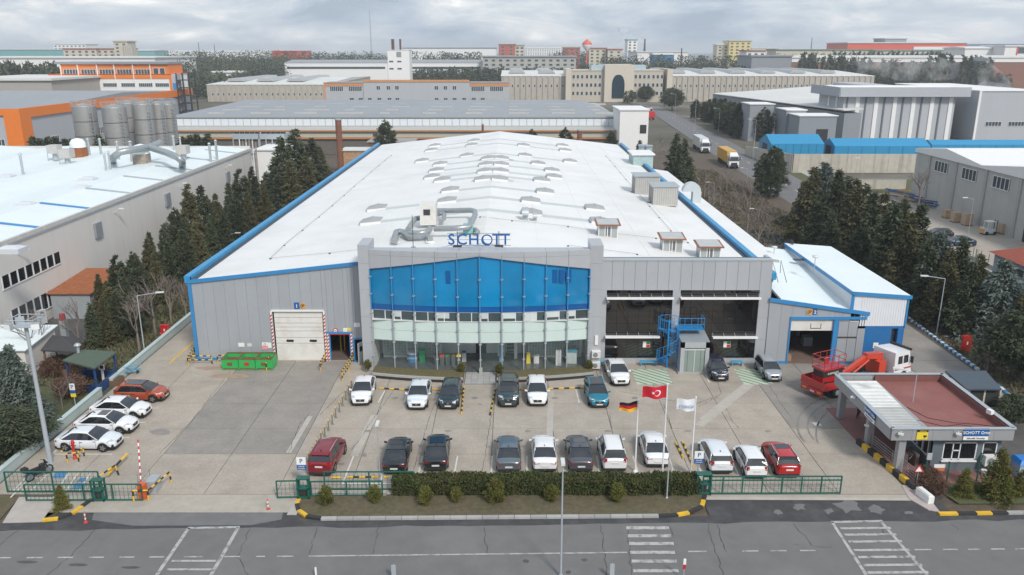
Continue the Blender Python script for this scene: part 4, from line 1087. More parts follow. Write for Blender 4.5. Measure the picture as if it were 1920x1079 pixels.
def car(ty, mt, label, anchor, end='front', head=-90.0, cat='car', extras=(), trim=None, dirty=False, z=.045, lx=0.0):
 """anchor: ground point under the middle of the front or rear bumper; head: degrees the nose points, 0 = +X"""
 if ty not in CM: CM[ty] = car_meshes(ty)
 c = CM[ty]; k = c['k']; L, W = k['L'], k['W']; hw = W / 2
 t_ = thing('parked_car', label, cat, (0, 0, 0))
 def add(name, me, loc=(0, 0, 0), parent=t_):
  o = new_obj(name, me); link(o); o.location = loc; o.parent = parent; return o
 key = ('b', ty, mt.name)
 if key not in CM:
  CM[key] = slot_paint(c['body'].copy(), mt); CM[('r', ty, mt.name)] = slot_paint(c['roof'].copy(), mt)
 b = add('body', CM[key]); add('underbody', c['under'], parent=t_); add('bumper_trim', c['bump'])
 add('windows', c['glass']); r_ = add('roof', CM[('r', ty, mt.name)]); add('door_lines', c['lines'], parent=b); add('door_pillar', c['bpil'])
 for q in list(COL.objects)[-6:]:
  if q.name[:4] in ('door', 'bump'): q['kind'] = 'stuff'
 for x in c['xw']:
  for s in (-1, 1):
   w = add('wheel', c['wheel'], (x, s * (hw - .12), c['rw'])); add('rim', c['rim'], (0, 0, 0), w)
 lk = ('lamps', ty)
 if lk not in CM:
  d = {}
  for s in (-1, 1):
   mb = MB(); z0 = k['nose'] - .06
   mb.hexa([(L - .50, s * hw * .93, z0 + .02), (L - .06, s * hw * .70, z0 - .03), (L - .02, s * hw * .44, z0 - .02), (L - .30, s * hw * .5, z0 + .04)][::s], [(L - .52, s * hw * .90, z0 + .17), (L - .16, s * hw * .72, z0 + .115), (L - .10, s * hw * .44, z0 + .11), (L - .34, s * hw * .5, z0 + .17)][::s])
   d['h%d' % s] = mesh_of(mb, 'headlight', [lamp_glass])
   mb = MB(); z0 = k['tail'] - .22; hh = .16 if ty == 'sedan' else .26
   mb.hexa([(-.012, s * hw * .40 if ty == 'sedan' else s * hw * .62, z0 + .06), (-.01, s * hw * .82, z0), (.30, s * hw * .975, z0 + .02), (.1, s * hw * .6, z0 + .05)][::s], [(.035, s * hw * .42 if ty == 'sedan' else s * hw * .64, z0 + hh), (.04, s * hw * .82, z0 + hh), (.30, s * hw * .965, z0 + hh - .02), (.12, s * hw * .6, z0 + hh)][::s])
   d['t%d' % s] = mesh_of(mb, 'tail_light', [tail_m])
   mb = MB(); x = k['wf'] - .32; mb.hexa([(x, s * hw * .95, k['belt'] - .03), (x + .12, s * hw * .95, k['belt'] - .03), (x + .1, s * (hw + .17), k['belt'] + .0), (x, s * (hw + .17), k['belt'] + .0)][::s], [(x, s * hw * .95, k['belt'] + .06), (x + .12, s * hw * .95, k['belt'] + .06), (x + .08, s * (hw + .17), k['belt'] + .14), (x, s * (hw + .17), k['belt'] + .14)][::s])
   d['m%d' % s] = mb
  mb = MB(); z0 = k['nose'] - .16; mb.hexa([(L - .1, -hw * .42, z0 - .12), (L + .015, -hw * .36, z0 - .12), (L + .015, hw * .36, z0 - .12), (L - .1, hw * .42, z0 - .12)], [(L - .1, -hw * .45, z0 + .10), (L + .005, -hw * .40, z0 + .10), (L + .005, hw * .40, z0 + .10), (L - .1, hw * .45, z0 + .10)])
  d['g'] = mesh_of(mb, 'grille', [plastic])
  mb = MB(); mb.box(L + .01, -.26, .36, L + .028, .26, .47); d['p'] = mesh_of(mb, 'number_plate', [plate_m])
  mb = MB(); zz2 = k['tail'] - .32 if ty != 'sedan' else .52; mb.box(-.03, -.26, zz2, .0, .26, zz2 + .11); d['q'] = mesh_of(mb, 'number_plate', [plate_m])
  mb = MB(); mb.box(L + .01, -.07, z0 + .0, L + .03, .07, z0 + .09); d['e'] = mesh_of(mb, 'badge', [chrome])
  CM[lk] = d
 d = CM[lk]
 for s in (-1, 1):
  add('headlight', d['h%d' % s]); add('tail_light', d['t%d' % s])
  mk = ('m', ty, mt.name, s)
  if mk not in CM: CM[mk] = mesh_of(d['m%d' % s], 'wing_mirror', [mt])
  add('wing_mirror', CM[mk])
 add('grille', d['g']); add('number_plate', d['p']); add('number_plate', d['q']); add('badge', d['e'])
 if 'rails' in extras:
  for s in (-1, 1):
   mb = MB(); mb.box(k['tr'] + .1, s * hw * .70, k['H'] + .01, k['tf'] - .1, s * hw * .70 + .05, k['H'] + .06); add('roof_rail', mesh_of(mb, 'roof_rail', [plastic if 'darkrails' in extras else chrome]))
 if 'sunroof' in extras:
  mb = MB(); mb.box(k['tf'] - .75, -hw * .48, k['H'] + .0, k['tf'] - .08, hw * .48, k['H'] + .045); add('sunroof', mesh_of(mb, 'sunroof', [car_glass]))
 if 'glassroof' in extras:
  mb = MB(); mb.box(k['tr'] + .35, -hw * .56, k['H'] + .0, k['tf'] + .0, hw * .56, k['H'] + .042); add('sunroof', mesh_of(mb, 'sunroof', [car_glass]))
 if 'antenna' in extras:
  mb = MB(); mb.hexa([(k['tr'] + .1, -.03, k['H'] + .01), (k['tr'] + .3, -.03, k['H'] + .01), (k['tr'] + .3, .03, k['H'] + .01), (k['tr'] + .1, .03, k['H'] + .01)], [(k['tr'] + .08, -.008, k['H'] + .1), (k['tr'] + .14, -.008, k['H'] + .1), (k['tr'] + .14, .008, k['H'] + .1), (k['tr'] + .08, .008, k['H'] + .1)]); add('antenna', mesh_of(mb, 'antenna', [plastic]))
 if 'spoiler' in extras:
  mb = MB(); mb.hexa([(k['tr'] - .28, -hw * .66, k['H'] - .12), (k['tr'] + .02, -hw * .70, k['H'] - .07), (k['tr'] + .02, hw * .70, k['H'] - .07), (k['tr'] - .28, hw * .66, k['H'] - .12)], [(k['tr'] - .28, -hw * .66, k['H'] - .08), (k['tr'] + .02, -hw * .7, k['H'] - .01), (k['tr'] + .02, hw * .7, k['H'] - .01), (k['tr'] - .28, hw * .66, k['H'] - .08)]); add('spoiler', mesh_of(mb, 'spoiler', [mt]))
 h = R(head); ox = L if end == 'front' else 0.0
 if end == 'mid': ox = L / 2
 a = P(*anchor) if len(anchor) == 2 else Vector(anchor)
 t_.location = (a.x - ox * cos(h), a.y - ox * sin(h), z)
 t_.rotation_euler.z = h
 return t_
wht = paint('white', (.74, .75, .76)); wht2 = paint('cold white', (.66, .70, .74)); tealblack = paint('teal black', (.012, .028, .036)); greendark = paint('dark grey green', (.028, .05, .055))
blk = paint('black', (.010, .014, .018)); navy = paint('navy', (.008, .012, .032)); tealblue = paint('teal blue', (.005, .17, .26), .2); silver = paint('silver', (.33, .36, .39), .4)
steelgrey = paint('steel grey', (.13, .165, .19), .4); midgrey = paint('graphite grey', (.095, .10, .115), .4); redp = paint('deep red', (.19, .006, .014)); redb = paint('bright red', (.40, .008, .01)); orangep = paint('burnt orange', (.40, .075, .03), .2)
petrol = paint('petrol blue', (.02, .055, .10), .3)
car('sedan', wht, 'white sedan parked nearest the green skips, beside the metal bollards, front to camera', (676, 765), head=-87, extras=('antenna',))
car('sedan', wht2, 'white sedan with cold tint parked directly left of the dark teal hatchback', (781, 773), extras=('antenna',))
car('hatch', tealblack, 'near black teal hatchback parked left of the entrance path', (840, 772), head=-92, extras=('antenna',))
car('suv', greendark, 'dark grey green crossover parked right of the entrance path', (953, 768), extras=('glassroof',))
car('hatch', wht, 'rounded white hatchback parked right of the dark grey green crossover', (1008, 766), extras=('antenna',))
car('hatch', tealblue, 'bright teal blue hatchback with dark sunroof', (1124, 769), head=-88, extras=('glassroof',))
car('sedan', wht, 'white sedan with large dark grille parked beside the left green hatched bay', (1165, 728), head=-87, extras=('antenna',))
car('small', navy, 'dark navy hatchback with roof bars beside the glass porch', (1352, 719), head=-89, extras=('rails',))
car('small', silver, 'silver hatchback parked at the right end by the grey wall', (1452, 720), head=-90)
car('suv', redp, 'dark red SUV parked behind the bollard row near the green fence', (599, 898), 'rear', 86, extras=('spoiler', 'antenna', 'rails'))
car('sedan', blk, 'black sedan with a white sticker in its rear window', (739, 895), 'rear', 91, extras=('sunroof',))
car('sedan', blk, 'black sedan parked second from the red SUV in the hedge row', (817, 889), 'rear', 92, extras=('glassroof', 'antenna'))
car('sedan', steelgrey, 'steel blue grey sedan with rear half hidden by the hedge', (954, 892), 'rear', 91, extras=('antenna',))
car('sedan', wht, 'white sedan in the hedge row between two grey sedans', (1022, 891), 'rear', 90, extras=('antenna',))
car('sedan', midgrey, 'graphite grey sedan with sunroof beside the boxy white car', (1090, 891), 'rear', 90.5, extras=('sunroof', 'antenna'))
car('mpv', wht, 'boxy white estate with dark roof rails and corner tail lights', (1153, 890), 'rear', 90, extras=('rails', 'darkrails'))
car('sedan', wht, 'white sedan parked slightly forward behind the flagpoles', (1233, 882), 'rear', 88.5, extras=('antenna',))
car('hatch', wht2, 'white hatchback with curved rear, first behind the green gate', (1353, 894), 'rear', 90, extras=('spoiler', 'antenna'))
car('small', wht, 'small older white hatchback between the curved white one and the red car', (1418, 903), 'rear', 89.5)
car('hatch', redb, 'bright red hatchback with roof rails behind the gate end', (1479, 901), 'rear', 90, extras=('rails', 'sunroof'))
# left row: nose towards the yard; anchor = ground under the middle of the nose
car('hatch', orangep, 'burnt orange hatchback with dark roof, nose to the yard', (314, 750), head=-3, extras=('glassroof', 'antenna'))
car('sedan', wht, 'white sedan with plain roof parked below the orange hatchback', (280, 781), head=-3, extras=('antenna',))
car('sedan', wht, 'white sedan with black sunroof in the left row', (256, 809), head=-2, extras=('sunroof', 'antenna'))
car('sedan', wht2, 'white sedan nearest the lamp post and motorbike', (226, 840), head=-2, extras=('antenna',))
car('hatch', blk, 'black hatchback parked behind the fence in the right hand yard', (1758, 447), 'mid', 172)
car('sedan', petrol, 'dark blue sedan parked behind the fence next to the black hatchback', (1797, 462), 'mid', 178)

# ---------- white minibus on the side road
t_ = thing('minibus', 'white minibus with roof windows driving on the side road at the right edge', 'minibus', (0, 0, 0))
mb = MB(); mb.hexa([(0, -.92, .3), (4.9, -.92, .3), (4.9, .92, .3), (0, .92, .3)], [(0.05, -.9, 1.15), (4.6, -.85, 1.0), (4.6, .85, 1.0), (0.05, .9, 1.15)]); mb.hexa([(0.05, -.9, 1.15), (4.1, -.9, 1.15), (4.1, .9, 1.15), (0.05, .9, 1.15)], [(.15, -.72, 2.15), (3.3, -.72, 2.2), (3.3, .72, 2.2), (.15, .72, 2.15)]); put('body', mb, wht, t_)
for i in range(4):
 for s in (-1, 1):
  mb = MB(); x = .35 + i * .78; mb.hexa([(x, s * .895, 1.3), (x + .66, s * .895, 1.3), (x + .66, s * .86, 1.3), (x, s * .86, 1.3)][::s], [(x + .02, s * .79, 1.95), (x + .64, s * .79, 1.95), (x + .64, s * .74, 1.95), (x + .02, s * .74, 1.95)][::s]); put('window', mb, car_glass, t_)
padd('hexa', ([(3.95, -.72, 1.3), (4.12, -.74, 1.25), (4.12, .74, 1.25), (3.95, .72, 1.3)], [(3.38, -.62, 2.05), (3.44, -.62, 2.02), (3.44, .62, 2.02), (3.38, .62, 2.05)],), 'windscreen', car_glass, t_)
for x in (.9, 3.9):
 for s in (-1, 1): inst('wheel', CM['suv']['wheel'], t_, (x, s * .82, .36))
pbox((4.55, -.8, .5, 4.92, .8, .62), 'bumper', plastic, t_)
t_.location = (50.9, 80.5, .08); t_.rotation_euler.z = R(-96)

# ---------- articulated lorries on the side road
def lorry(label, box_mat, cab_mat, loc, head, box_len=12.0, plain=True, name='lorry'):
 t_ = thing(name, label, 'lorry', (0, 0, 0))
 mb = MB(); mb.box(0, -1.25, 1.2, box_len, 1.25, 3.95); tr = put('trailer', mb, box_mat, t_)
 mb = MB()
 for i in range(14): mb.box(.3 + i * (box_len - .6) / 13, -1.27, 1.25, .38 + i * (box_len - .6) / 13, 1.27, 3.9)
 put('trailer_ribs', mb, box_mat, tr)
 mb = MB(); mb.box(.2, -1.0, .7, box_len - .2, 1.0, 1.18); mb.box(box_len - .3, -.9, .6, box_len + 3.6, .9, 1.0); put('chassis', mb, dark_metal, t_)
 x = box_len + .9
 mb = MB(); mb.hexa([(x, -1.22, .9), (x + 2.3, -1.22, .55), (x + 2.3, 1.22, .55), (x, 1.22, .9)], [(x, -1.18, 3.2), (x + 2.05, -1.12, 3.1), (x + 2.05, 1.12, 3.1), (x, 1.18, 3.2)]); cab = put('cab', mb, cab_mat, t_)
 padd('hexa', ([(x + .1, -1.1, 3.2), (x + 1.8, -1.05, 3.15), (x + 1.8, 1.05, 3.15), (x + .1, 1.1, 3.2)], [(x + .1, -.95, 3.85), (x + 1.0, -.85, 3.75), (x + 1.0, .85, 3.75), (x + .1, .95, 3.85)],), 'wind_deflector', cab_mat, cab)
 padd('hexa', ([(x + 2.2, -1.1, 1.95), (x + 2.27, -1.1, 1.95), (x + 2.27, 1.1, 1.95), (x + 2.2, 1.1, 1.95)], [(x + 2.0, -1.03, 2.95), (x + 2.1, -1.03, 2.95), (x + 2.1, 1.03, 2.95), (x + 2.0, 1.03, 2.95)],), 'windscreen', car_glass, cab)
 pbox((x + 2.24, -.75, .8, x + 2.33, .75, 1.5), 'grille', plastic, cab)
 for s in (-1, 1):
  pbox((x + 1.2, s * 1.2, 1.95, x + 1.95, s * 1.235, 2.75), 'side_window', car_glass, cab)
  pbox((x + 2.2, s * .85, .75, x + 2.35, s * 1.12, 1.0), 'headlight', lamp_glass, cab)
  pbox((x + 2.0, s * 1.25, 2.0, x + 2.12, s * 1.5, 2.8), 'wing_mirror', plastic, cab)
  for wx_ in (1.2, 2.5, 3.8, box_len + .1, box_len + 2.2):
   padd('rod', ((wx_, s * .8, .5), (wx_, s * 1.2, .5), .5, 14,), 'wheel', tyre_m, t_)
 t_.location = loc; t_.rotation_euler.z = R(head)
 return t_
yel = M('lorry box amber', (.55, .31, .05), .5, var=.05)
a = P(1375, 318); l1 = lorry('lorry with amber container box and white cab heading down the side road', yel, wht, (a.x + .5 + 0.3, a.y + 15.2, .06), -92.5)
a = P(1322, 289); l2 = lorry('lorry with long white trailer and white cab behind the amber one', paint('trailer white', (.66, .67, .68)), wht, (a.x + .8, a.y + 15.2, .06), -92.5)
t_ = thing('tanker', 'red tank lorry at the bend of the side road', 'lorry', (0, 0, 0))
padd('tube', ([(0, 0, 2.2), (6.5, 0, 2.2)], 1.2, 14,), 'tank', red_paint, t_)
mb = MB(); mb.box(-.15, -1.3, .8, 1.2, 1.3, 3.5); mb.box(6.8, -1.2, .8, 8.8, 1.2, 3.2); put('cab', mb, red_paint, t_)
mb = MB(); mb.box(8.78, -1.1, 1.9, 8.84, 1.1, 3.0); mb.box(-.2, -.5, .9, -.16, .5, 1.2); put('window', mb, dark_glass, t_)
for x in (1, 2.3, 7.6):
 for s in (-1, 1): padd('rod', ((x, s * .8, .5), (x, s * 1.2, .5), .5, 12,), 'wheel', tyre_m, t_)
a = P(1222, 226); t_.location = (a.x, a.y, .06); t_.rotation_euler.z = R(94)
def box_lorry_far(px, py, label, mats, head=90, L=12):
 t_ = thing('lorry', label, 'lorry', (0, 0, 0))
 pbox((0, -1.25, 1.2, L, 1.25, 4.0), 'trailer', mats[0], t_); mb = MB(); mb.box(L + .5, -1.2, .6, L + 2.6, 1.2, 3.4); cb = put('cab', mb, mats[1], t_)
 pbox((L + 2.58, -1.1, 1.9, L + 2.66, 1.1, 3.0), 'windscreen', dark_glass, cb)
 for x in (1.5, 3, L + 1.5):
  for s in (-1, 1): padd('rod', ((x, s * .8, .5), (x, s * 1.2, .5), .5, 10,), 'wheel', tyre_m, t_)
 a = P(px, py); t_.location = (a.x, a.y, .06); t_.rotation_euler.z = R(head)
box_lorry_far(1187, 214, 'lorry with grey tarpaulin trailer, left of a parked pair before the arch building', (dark_metal, wht2), -82, 13)
box_lorry_far(1199, 213, 'lorry with grey tarpaulin trailer, right of a parked pair before the arch building', (M('tarpaulin grey', (.12, .13, .14), .6), wht2), -82, 13)

# ---------- motorbike in the striped motorbike bay
t_ = thing('motorbike', 'black motorbike parked on the blue square in the striped bay', 'motorbike', (0, 0, 0))
for x in (0, 1.35):
 mb = MB(); mb.tube([(x + .29 * cos(q / 14 * 6.2832), 0, .31 + .29 * sin(q / 14 * 6.2832)) for q in range(15)], .055, 6); w = put('wheel', mb, tyre_m, t_)
 padd('rod', ((x, -.04, .31), (x, .04, .31), .17, 10,), 'hub', rim_m, w)
padd('hexa', ([(.35, -.13, .3), (1.0, -.13, .3), (1.0, .13, .3), (.35, .13, .3)], [(.3, -.16, .62), (1.05, -.16, .7), (1.05, .16, .7), (.3, .16, .62)],), 'engine', plastic, t_)
padd('hexa', ([(.75, -.17, .68), (1.25, -.1, .72), (1.25, .1, .72), (.75, .17, .68)], [(.8, -.13, .95), (1.15, -.08, .93), (1.15, .08, .93), (.8, .13, .95)],), 'tank', blk, t_)
padd('hexa', ([(-.25, -.13, .72), (.75, -.15, .66), (.75, .15, .66), (-.25, .13, .72)], [(-.25, -.1, .84), (.75, -.13, .78), (.75, .13, .78), (-.25, .1, .84)],), 'saddle', black, t_)
mb = MB(); mb.rod((1.35, 0, .31), (1.12, 0, 1.02), .04, 6); mb.rod((1.1, -.36, 1.08), (1.1, .36, 1.08), .02, 5); mb.hexa([(1.2, -.12, .85), (1.32, -.1, .85), (1.32, .1, .85), (1.2, .12, .85)], [(1.1, -.1, 1.15), (1.16, -.08, 1.15), (1.16, .08, 1.15), (1.1, .1, 1.15)]); put('handlebar', mb, plastic, t_)
pbox((-.45, -.2, .85, -.1, .2, 1.15), 'top_case', plastic, t_)
a = P(58, 905); t_.location = (a.x, a.y, .05); t_.rotation_euler.z = R(62)
# ================================================================== side building with roller door 2 and the taller block
an = thing('side_building', 'lower grey and blue side building with white roofs and open roller door number 2', 'building', (26, 71.6, 0))
AY = 71.6
# long low lean-to roof beside the main gutter, then the wider front bay
padd('hexa', ([(24.9, 84, 0), (28.6, 84, 0), (28.6, 150, 0), (24.9, 150, 0)], [(24.9, 84, 7.5), (28.6, 84, 6.9), (28.6, 150, 6.9), (24.9, 150, 7.5)],), 'rear_wing', grey_clad, an)
padd('hexa', ([(24.86, 84, 7.52), (28.8, 84, 6.92), (28.8, 150.2, 6.92), (24.86, 150.2, 7.52)], [(24.86, 84, 7.6), (28.8, 84, 7.0), (28.8, 150.2, 7.0), (24.86, 150.2, 7.6)],), 'roof', white_roof, an)
def az(x): return 6.45 - (x - 23.8) * .148
D2 = (26.0, 30.0, 0, 4.45); D3 = (30.45, 32.3, 0, 4.3)
padd('hexa', ([(24.86, AY, 6.2), (31.5, AY, az(31.5)), (31.5, 90, az(31.5) + 1.2), (24.86, 90, 7.4)], [(24.86, AY, 6.45), (31.5, AY, az(31.5) + .08), (31.5, 90, az(31.5) + 1.3), (24.86, 90, 7.52)],), 'roof', white_sheet, an)
clad_wall(23.85, 33.0, AY, lambda x: az(x) - .2, [D2, D3], 1.15, an)
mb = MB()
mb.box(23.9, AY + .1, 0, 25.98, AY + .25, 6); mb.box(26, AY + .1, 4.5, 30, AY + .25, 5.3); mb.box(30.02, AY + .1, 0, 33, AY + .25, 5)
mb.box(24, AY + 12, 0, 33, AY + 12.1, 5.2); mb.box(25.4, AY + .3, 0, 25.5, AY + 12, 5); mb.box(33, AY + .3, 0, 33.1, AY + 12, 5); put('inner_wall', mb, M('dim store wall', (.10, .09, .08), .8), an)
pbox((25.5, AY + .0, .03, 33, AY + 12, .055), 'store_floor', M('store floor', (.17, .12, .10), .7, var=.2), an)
padd('vprism', ([(23.8, az(23.8) - .22), (33.2, az(33.2) - .22), (33.2, az(33.2) + .12), (23.8, az(23.8) + .12)], AY - .16, AY - .02,), 'fascia', blue_trim, an)
mb = MB(); mb.box(D2[0] - .12, AY - .1, 0, D2[0], AY + .1, 4.6); mb.box(D2[1], AY - .1, 0, D2[1] + .45, AY + .1, 4.6); mb.box(D2[0] - .12, AY - .11, 4.45, 33.0, AY + .1, 4.72); put('door_frame', mb, blue_trim, an)
mb = MB(); mb.box(D2[0], AY + .12, 3.3, D2[1], AY + .2, 4.45); rd = put('roller_door', mb, door_white, an)
mb = MB(); mb.box(27.9, AY + .1, 3.5, 28.9, AY + .13, 3.56); mb.box(27.9, AY + .1, 3.56, 27.95, AY + .13, 4.0); mb.box(28.85, AY + .1, 3.56, 28.9, AY + .13, 4.0); put('door_outline', mb, dark_metal, rd)
for z0, z1 in ((.25, 2.55), (2.75, 4.25)):
 for x0, x1 in ((30.5, 31.38), (31.42, 32.25)):
  pbox((x0, AY - .03, z0, x1, AY + .05, z1), 'gate_panel', grey_clad, an)
mb = MB(); mb.box(23.9, AY - .05, 0, 26.0, AY - .005, .3); mb.box(30.4, AY - .05, 0, 32.3, AY - .005, .2); put('plinth', mb, blue_trim, an)
# blue lower part and taller white block
TX0, TX1 = 31.5, 36.6
mb = MB(); mb.box(32.3, AY + .02, 0, 35.5, AY + .3, 3.55); mb.box(36.05, AY - .1, 0, TX1, AY + .3, 3.6); mb.box(32.3, AY + .0, 3.55, TX1 + .1, AY + .35, 3.8); mb.box(TX1 - .2, AY + .3, 0, TX1, 90, 3.6); put('blue_wall', mb, blue_paint, an)
pbox((35.5, AY + .5, 0, 36.05, AY + .6, 3.5), 'side_door', M('grey curtain', (.15, .16, .17), .6), an)
zt0, zt1 = 7.05, 6.65; YB = 91
mb = MB()
for i in range(18):
 x = 32.4 + i * .232
 mb.box(x, AY - .03, 3.8, x + .16, AY + .0, zt0 - (x - TX0) * .08 - .15)
mb.hexa([(TX0, AY, 3.8), (TX1, AY, 3.8), (TX1, YB, 3.8), (TX0, YB, 3.8)], [(TX0, AY, zt0), (TX1, AY, zt1), (TX1, YB, zt1), (TX0, YB, zt0)]); put('upper_block', mb, white_clad, an)
padd('hexa', ([(TX0 - .1, AY - .1, zt0), (TX1 + .25, AY - .1, zt1), (TX1 + .25, YB + .2, zt1), (TX0 - .1, YB + .2, zt0)], [(TX0 - .1, AY - .1, zt0 + .1), (TX1 + .25, AY - .1, zt1 + .1), (TX1 + .25, YB + .2, zt1 + .1), (TX0 - .1, YB + .2, zt0 + .1)],), 'roof', white_sheet, an)
mb = MB(); mb.vprism([(TX0 - .15, zt0 - .2), (TX1 + .3, zt1 - .2), (TX1 + .3, zt1 + .14), (TX0 - .15, zt0 + .14)], AY - .2, AY - .11); mb.box(TX0 - .22, AY - .2, zt0 - .2, TX0 - .12, YB, zt0 + .14); mb.box(TX0 - .16, AY - .12, 5.3, TX0 + .12, AY - .02, zt0); mb.box(TX1 - .05, AY - .12, 3.8, TX1 + .1, AY - .02, zt1); put('edge_trim', mb, blue_trim, an)
mb = MB(); mb.box(TX0 + .6, YB - .6, zt0 + .1, TX0 + .7, YB + .2, zt0 + .5); mb.box(30.2, 84, 6.9, 31.4, 84.6, 6.98); put('roof_hatch', mb, dark_metal, an)
padd('hexa', ([(TX1, 80, 3.3), (TX1 + 2.6, 80, 2.9), (TX1 + 2.6, 84, 2.9), (TX1, 84, 3.3)], [(TX1, 80, 3.4), (TX1 + 2.6, 80, 3.0), (TX1 + 2.6, 84, 3.0), (TX1, 84, 3.4)],), 'side_canopy', white_sheet, an)
pbox((24.1, 88.5, 7.3, 24.9, 89.5, 7.55), 'duct_end', steel, an)
for px_, mt, lb, rr in ((1528, sign_blue, 'blue door number sign reading 2 above the right roller door', 0), (1518, sign_orange, 'round orange lifting pictogram beside the number 2 sign', 1)):
 s_, a, b = plate(px_ - 4.5, 580, px_ + 4.5, 591, AY - .01, lb, mt, 'door_sign' if not rr else 'pictogram_sign', rnd_=bool(rr))
 c = (a + b) / 2
 if not rr: text_on(s_, '2', .46, sign_white, (c.x, AY - .07, c.z - .04))
 else: mb = MB(); mb.tube([(c.x + .17 * cos(q), AY - .06, c.z + .17 * sin(q)) for q in [i * .5 for i in range(10)]], .025, 5); mb.box(c.x - .04, AY - .06, c.z - .1, c.x + .08, AY - .05, c.z + .06); put('symbol', mb, black_paint, s_)
s_, a, b = plate(1636, 643.5, 1647, 653.5, AY + .0, 'white and red notice on the blue wall near the truck cab', sign_white)
mb = MB(); c = (a + b) / 2; mb.box(a.x + .1, AY - .05, a.z + .08, b.x - .1, AY - .042, c.z); put('red_lines', mb, sign_pink, s_)
# stock inside the open door
rnd = random.Random(5)
for i in range(7):
 x = 27.2 + rnd.uniform(0, 2.6); y = AY + rnd.uniform(3, 9)
 o = thing('crate', 'crate stacked in the dark store behind roller door 2', 'crate', (x, y, .06), 'crates in the store')
 w, h = rnd.uniform(.5, .9), rnd.uniform(.5, 1.3)
 pbox((x - w / 2, y - w / 2, .18, x + w / 2, y + w / 2, .18 + h), 'box', rnd.choice([wood, steel, black_paint, M('cardboard', (.32, .21, .12), .8)]), o)
 pbox((x - w / 2, y - w / 2, .06, x + w / 2, y + w / 2, .17), 'pallet', wood, o)
o = thing('cardboard_box', 'small cardboard box inside the left side of roller door 2', 'box', (26.3, AY + .8, .06))
pbox((26.1, AY + .6, .06, 26.6, AY + 1.0, .62), 'box', M('cardboard', (.32, .21, .12), .8), o); pbox((26.1, AY + .58, .63, 26.6, AY + 1.02, .65), 'flap', MATS['cardboard'], o)
def dish(px, py, z, label):
 a = P(px, py, z); o = thing('floodlight', label, 'lamp', (a.x, a.y, z - 1.3))
 padd('rod', ((a.x, a.y, z - 1.4), (a.x, a.y, z - .1), .04, 6,), 'pole', lamp_steel, o)
 padd('lathe', ((a.x, a.y, z - .05), [(.05, 0), (.22, .04), (.34, .16), (.3, .24), (.02, .28)], 14,), 'lamp_head', M('lamp plastic', (.6, .6, .58), .4), o)
dish(1529, 484, 8.6, 'round globe lamp on the edge of the tall white block'); dish(1452, 466, 7.6, 'round globe lamp on the low white roof')

# ================================================================== roof plant
def ahu(c, d, label, slant=0.0):
 o = thing('air_handling_unit', label, 'air unit', (c[0], c[1], c[2]))
 mb = MB(); x, y, z = c; w, l, h = d
 mb.box(x - w / 2, y - l / 2, z, x + w / 2, y + l / 2, z + h); put('casing', mb, M('unit casing', (.45, .44, .42), .5, var=.06), o)
 mb = MB()
 for i in range(int(l / .3)): mb.box(x - w / 2 - .04, y - l / 2 + .15 + i * .3, z + .3, x - w / 2, y - l / 2 + .3 + i * .3, z + h - .3)
 for i in range(int(w / .3)): mb.box(x - w / 2 + .15 + i * .3, y - l / 2 - .03, z + .25, x - w / 2 + .28 + i * .3, y - l / 2, z + h - .2)
 put('louvres', mb, M('unit louvre', (.36, .355, .34), .6), o, kind='stuff')
 pbox((x - w / 2 - .18, y - l / 2 - .18, z + h, x + w / 2 + .18, y + l / 2 + .18, z + h + .12), 'top', steel, o)
 pbox((x - w / 2 - 1.3, y - .6, z - .1, x - w / 2, y + .2, z + .25), 'floor_duct', M('soot stain', (.12, .12, .12), .7), o)
ahu((20.6, 109.5, rz(20.6)), (3.3, 3.6, 2.6), 'large grey louvred unit on the right side of the roof, nearer of the two')
ahu((19.4, 117.0, rz(19.4)), (3.5, 3.4, 2.7), 'grey louvred unit on the right side of the roof, behind the larger one')
def lantern(px, py, label):
 a = P(px, py, 9.4); x, y = a.x + 1.05, a.y + .9; z = rz(x) - .1
 o = thing('roof_lantern', label, 'roof cabin', (x, y, z))
 pbox((x - 1.0, y - .85, z, x + 1.0, y + .85, z + 1.35), 'walls', M('lantern glass', (.33, .36, .36), .3, var=.1), o)
 for dx in (-1.02, -.35, -.1, .28, .95):
  pbox((x + dx, y - .89, z, x + dx + .09, y - .85, z + 1.35), 'post', white_paint, o)
 pbox((x - .3, y - .88, z + .25, x + .22, y - .855, z + 1.1), 'pane', M('pane grey', (.12, .13, .14), .2), o)
 padd('hexa', ([(x - 1.3, y - 1.25, z + 1.35), (x + 1.3, y - 1.25, z + 1.35), (x + 1.3, y + 1.1, z + 1.6), (x - 1.3, y + 1.1, z + 1.6)], [(x - 1.3, y - 1.25, z + 1.45), (x + 1.3, y - 1.25, z + 1.45), (x + 1.3, y + 1.1, z + 1.7), (x - 1.3, y + 1.1, z + 1.7)],), 'canopy_frame', M('brown timber', (.25, .10, .05), .7, var=.2), o)
 padd('hexa', ([(x - 1.12, y - 1.05, z + 1.475), (x + 1.12, y - 1.05, z + 1.475), (x + 1.12, y + .92, z + 1.685), (x - 1.12, y + .92, z + 1.685)], [(x - 1.12, y - 1.05, z + 1.5), (x + 1.12, y - 1.05, z + 1.5), (x + 1.12, y + .92, z + 1.71), (x - 1.12, y + .92, z + 1.71)],), 'canopy', M('dusty glass', (.42, .44, .44), .3), o)
lantern(1121, 448, 'left one of three brown rimmed roof cabins beside the smoke vent'); lantern(1242, 463, 'middle one of three brown rimmed roof cabins'); lantern(1312, 471, 'right one of three brown rimmed roof cabins near the blue gutter')
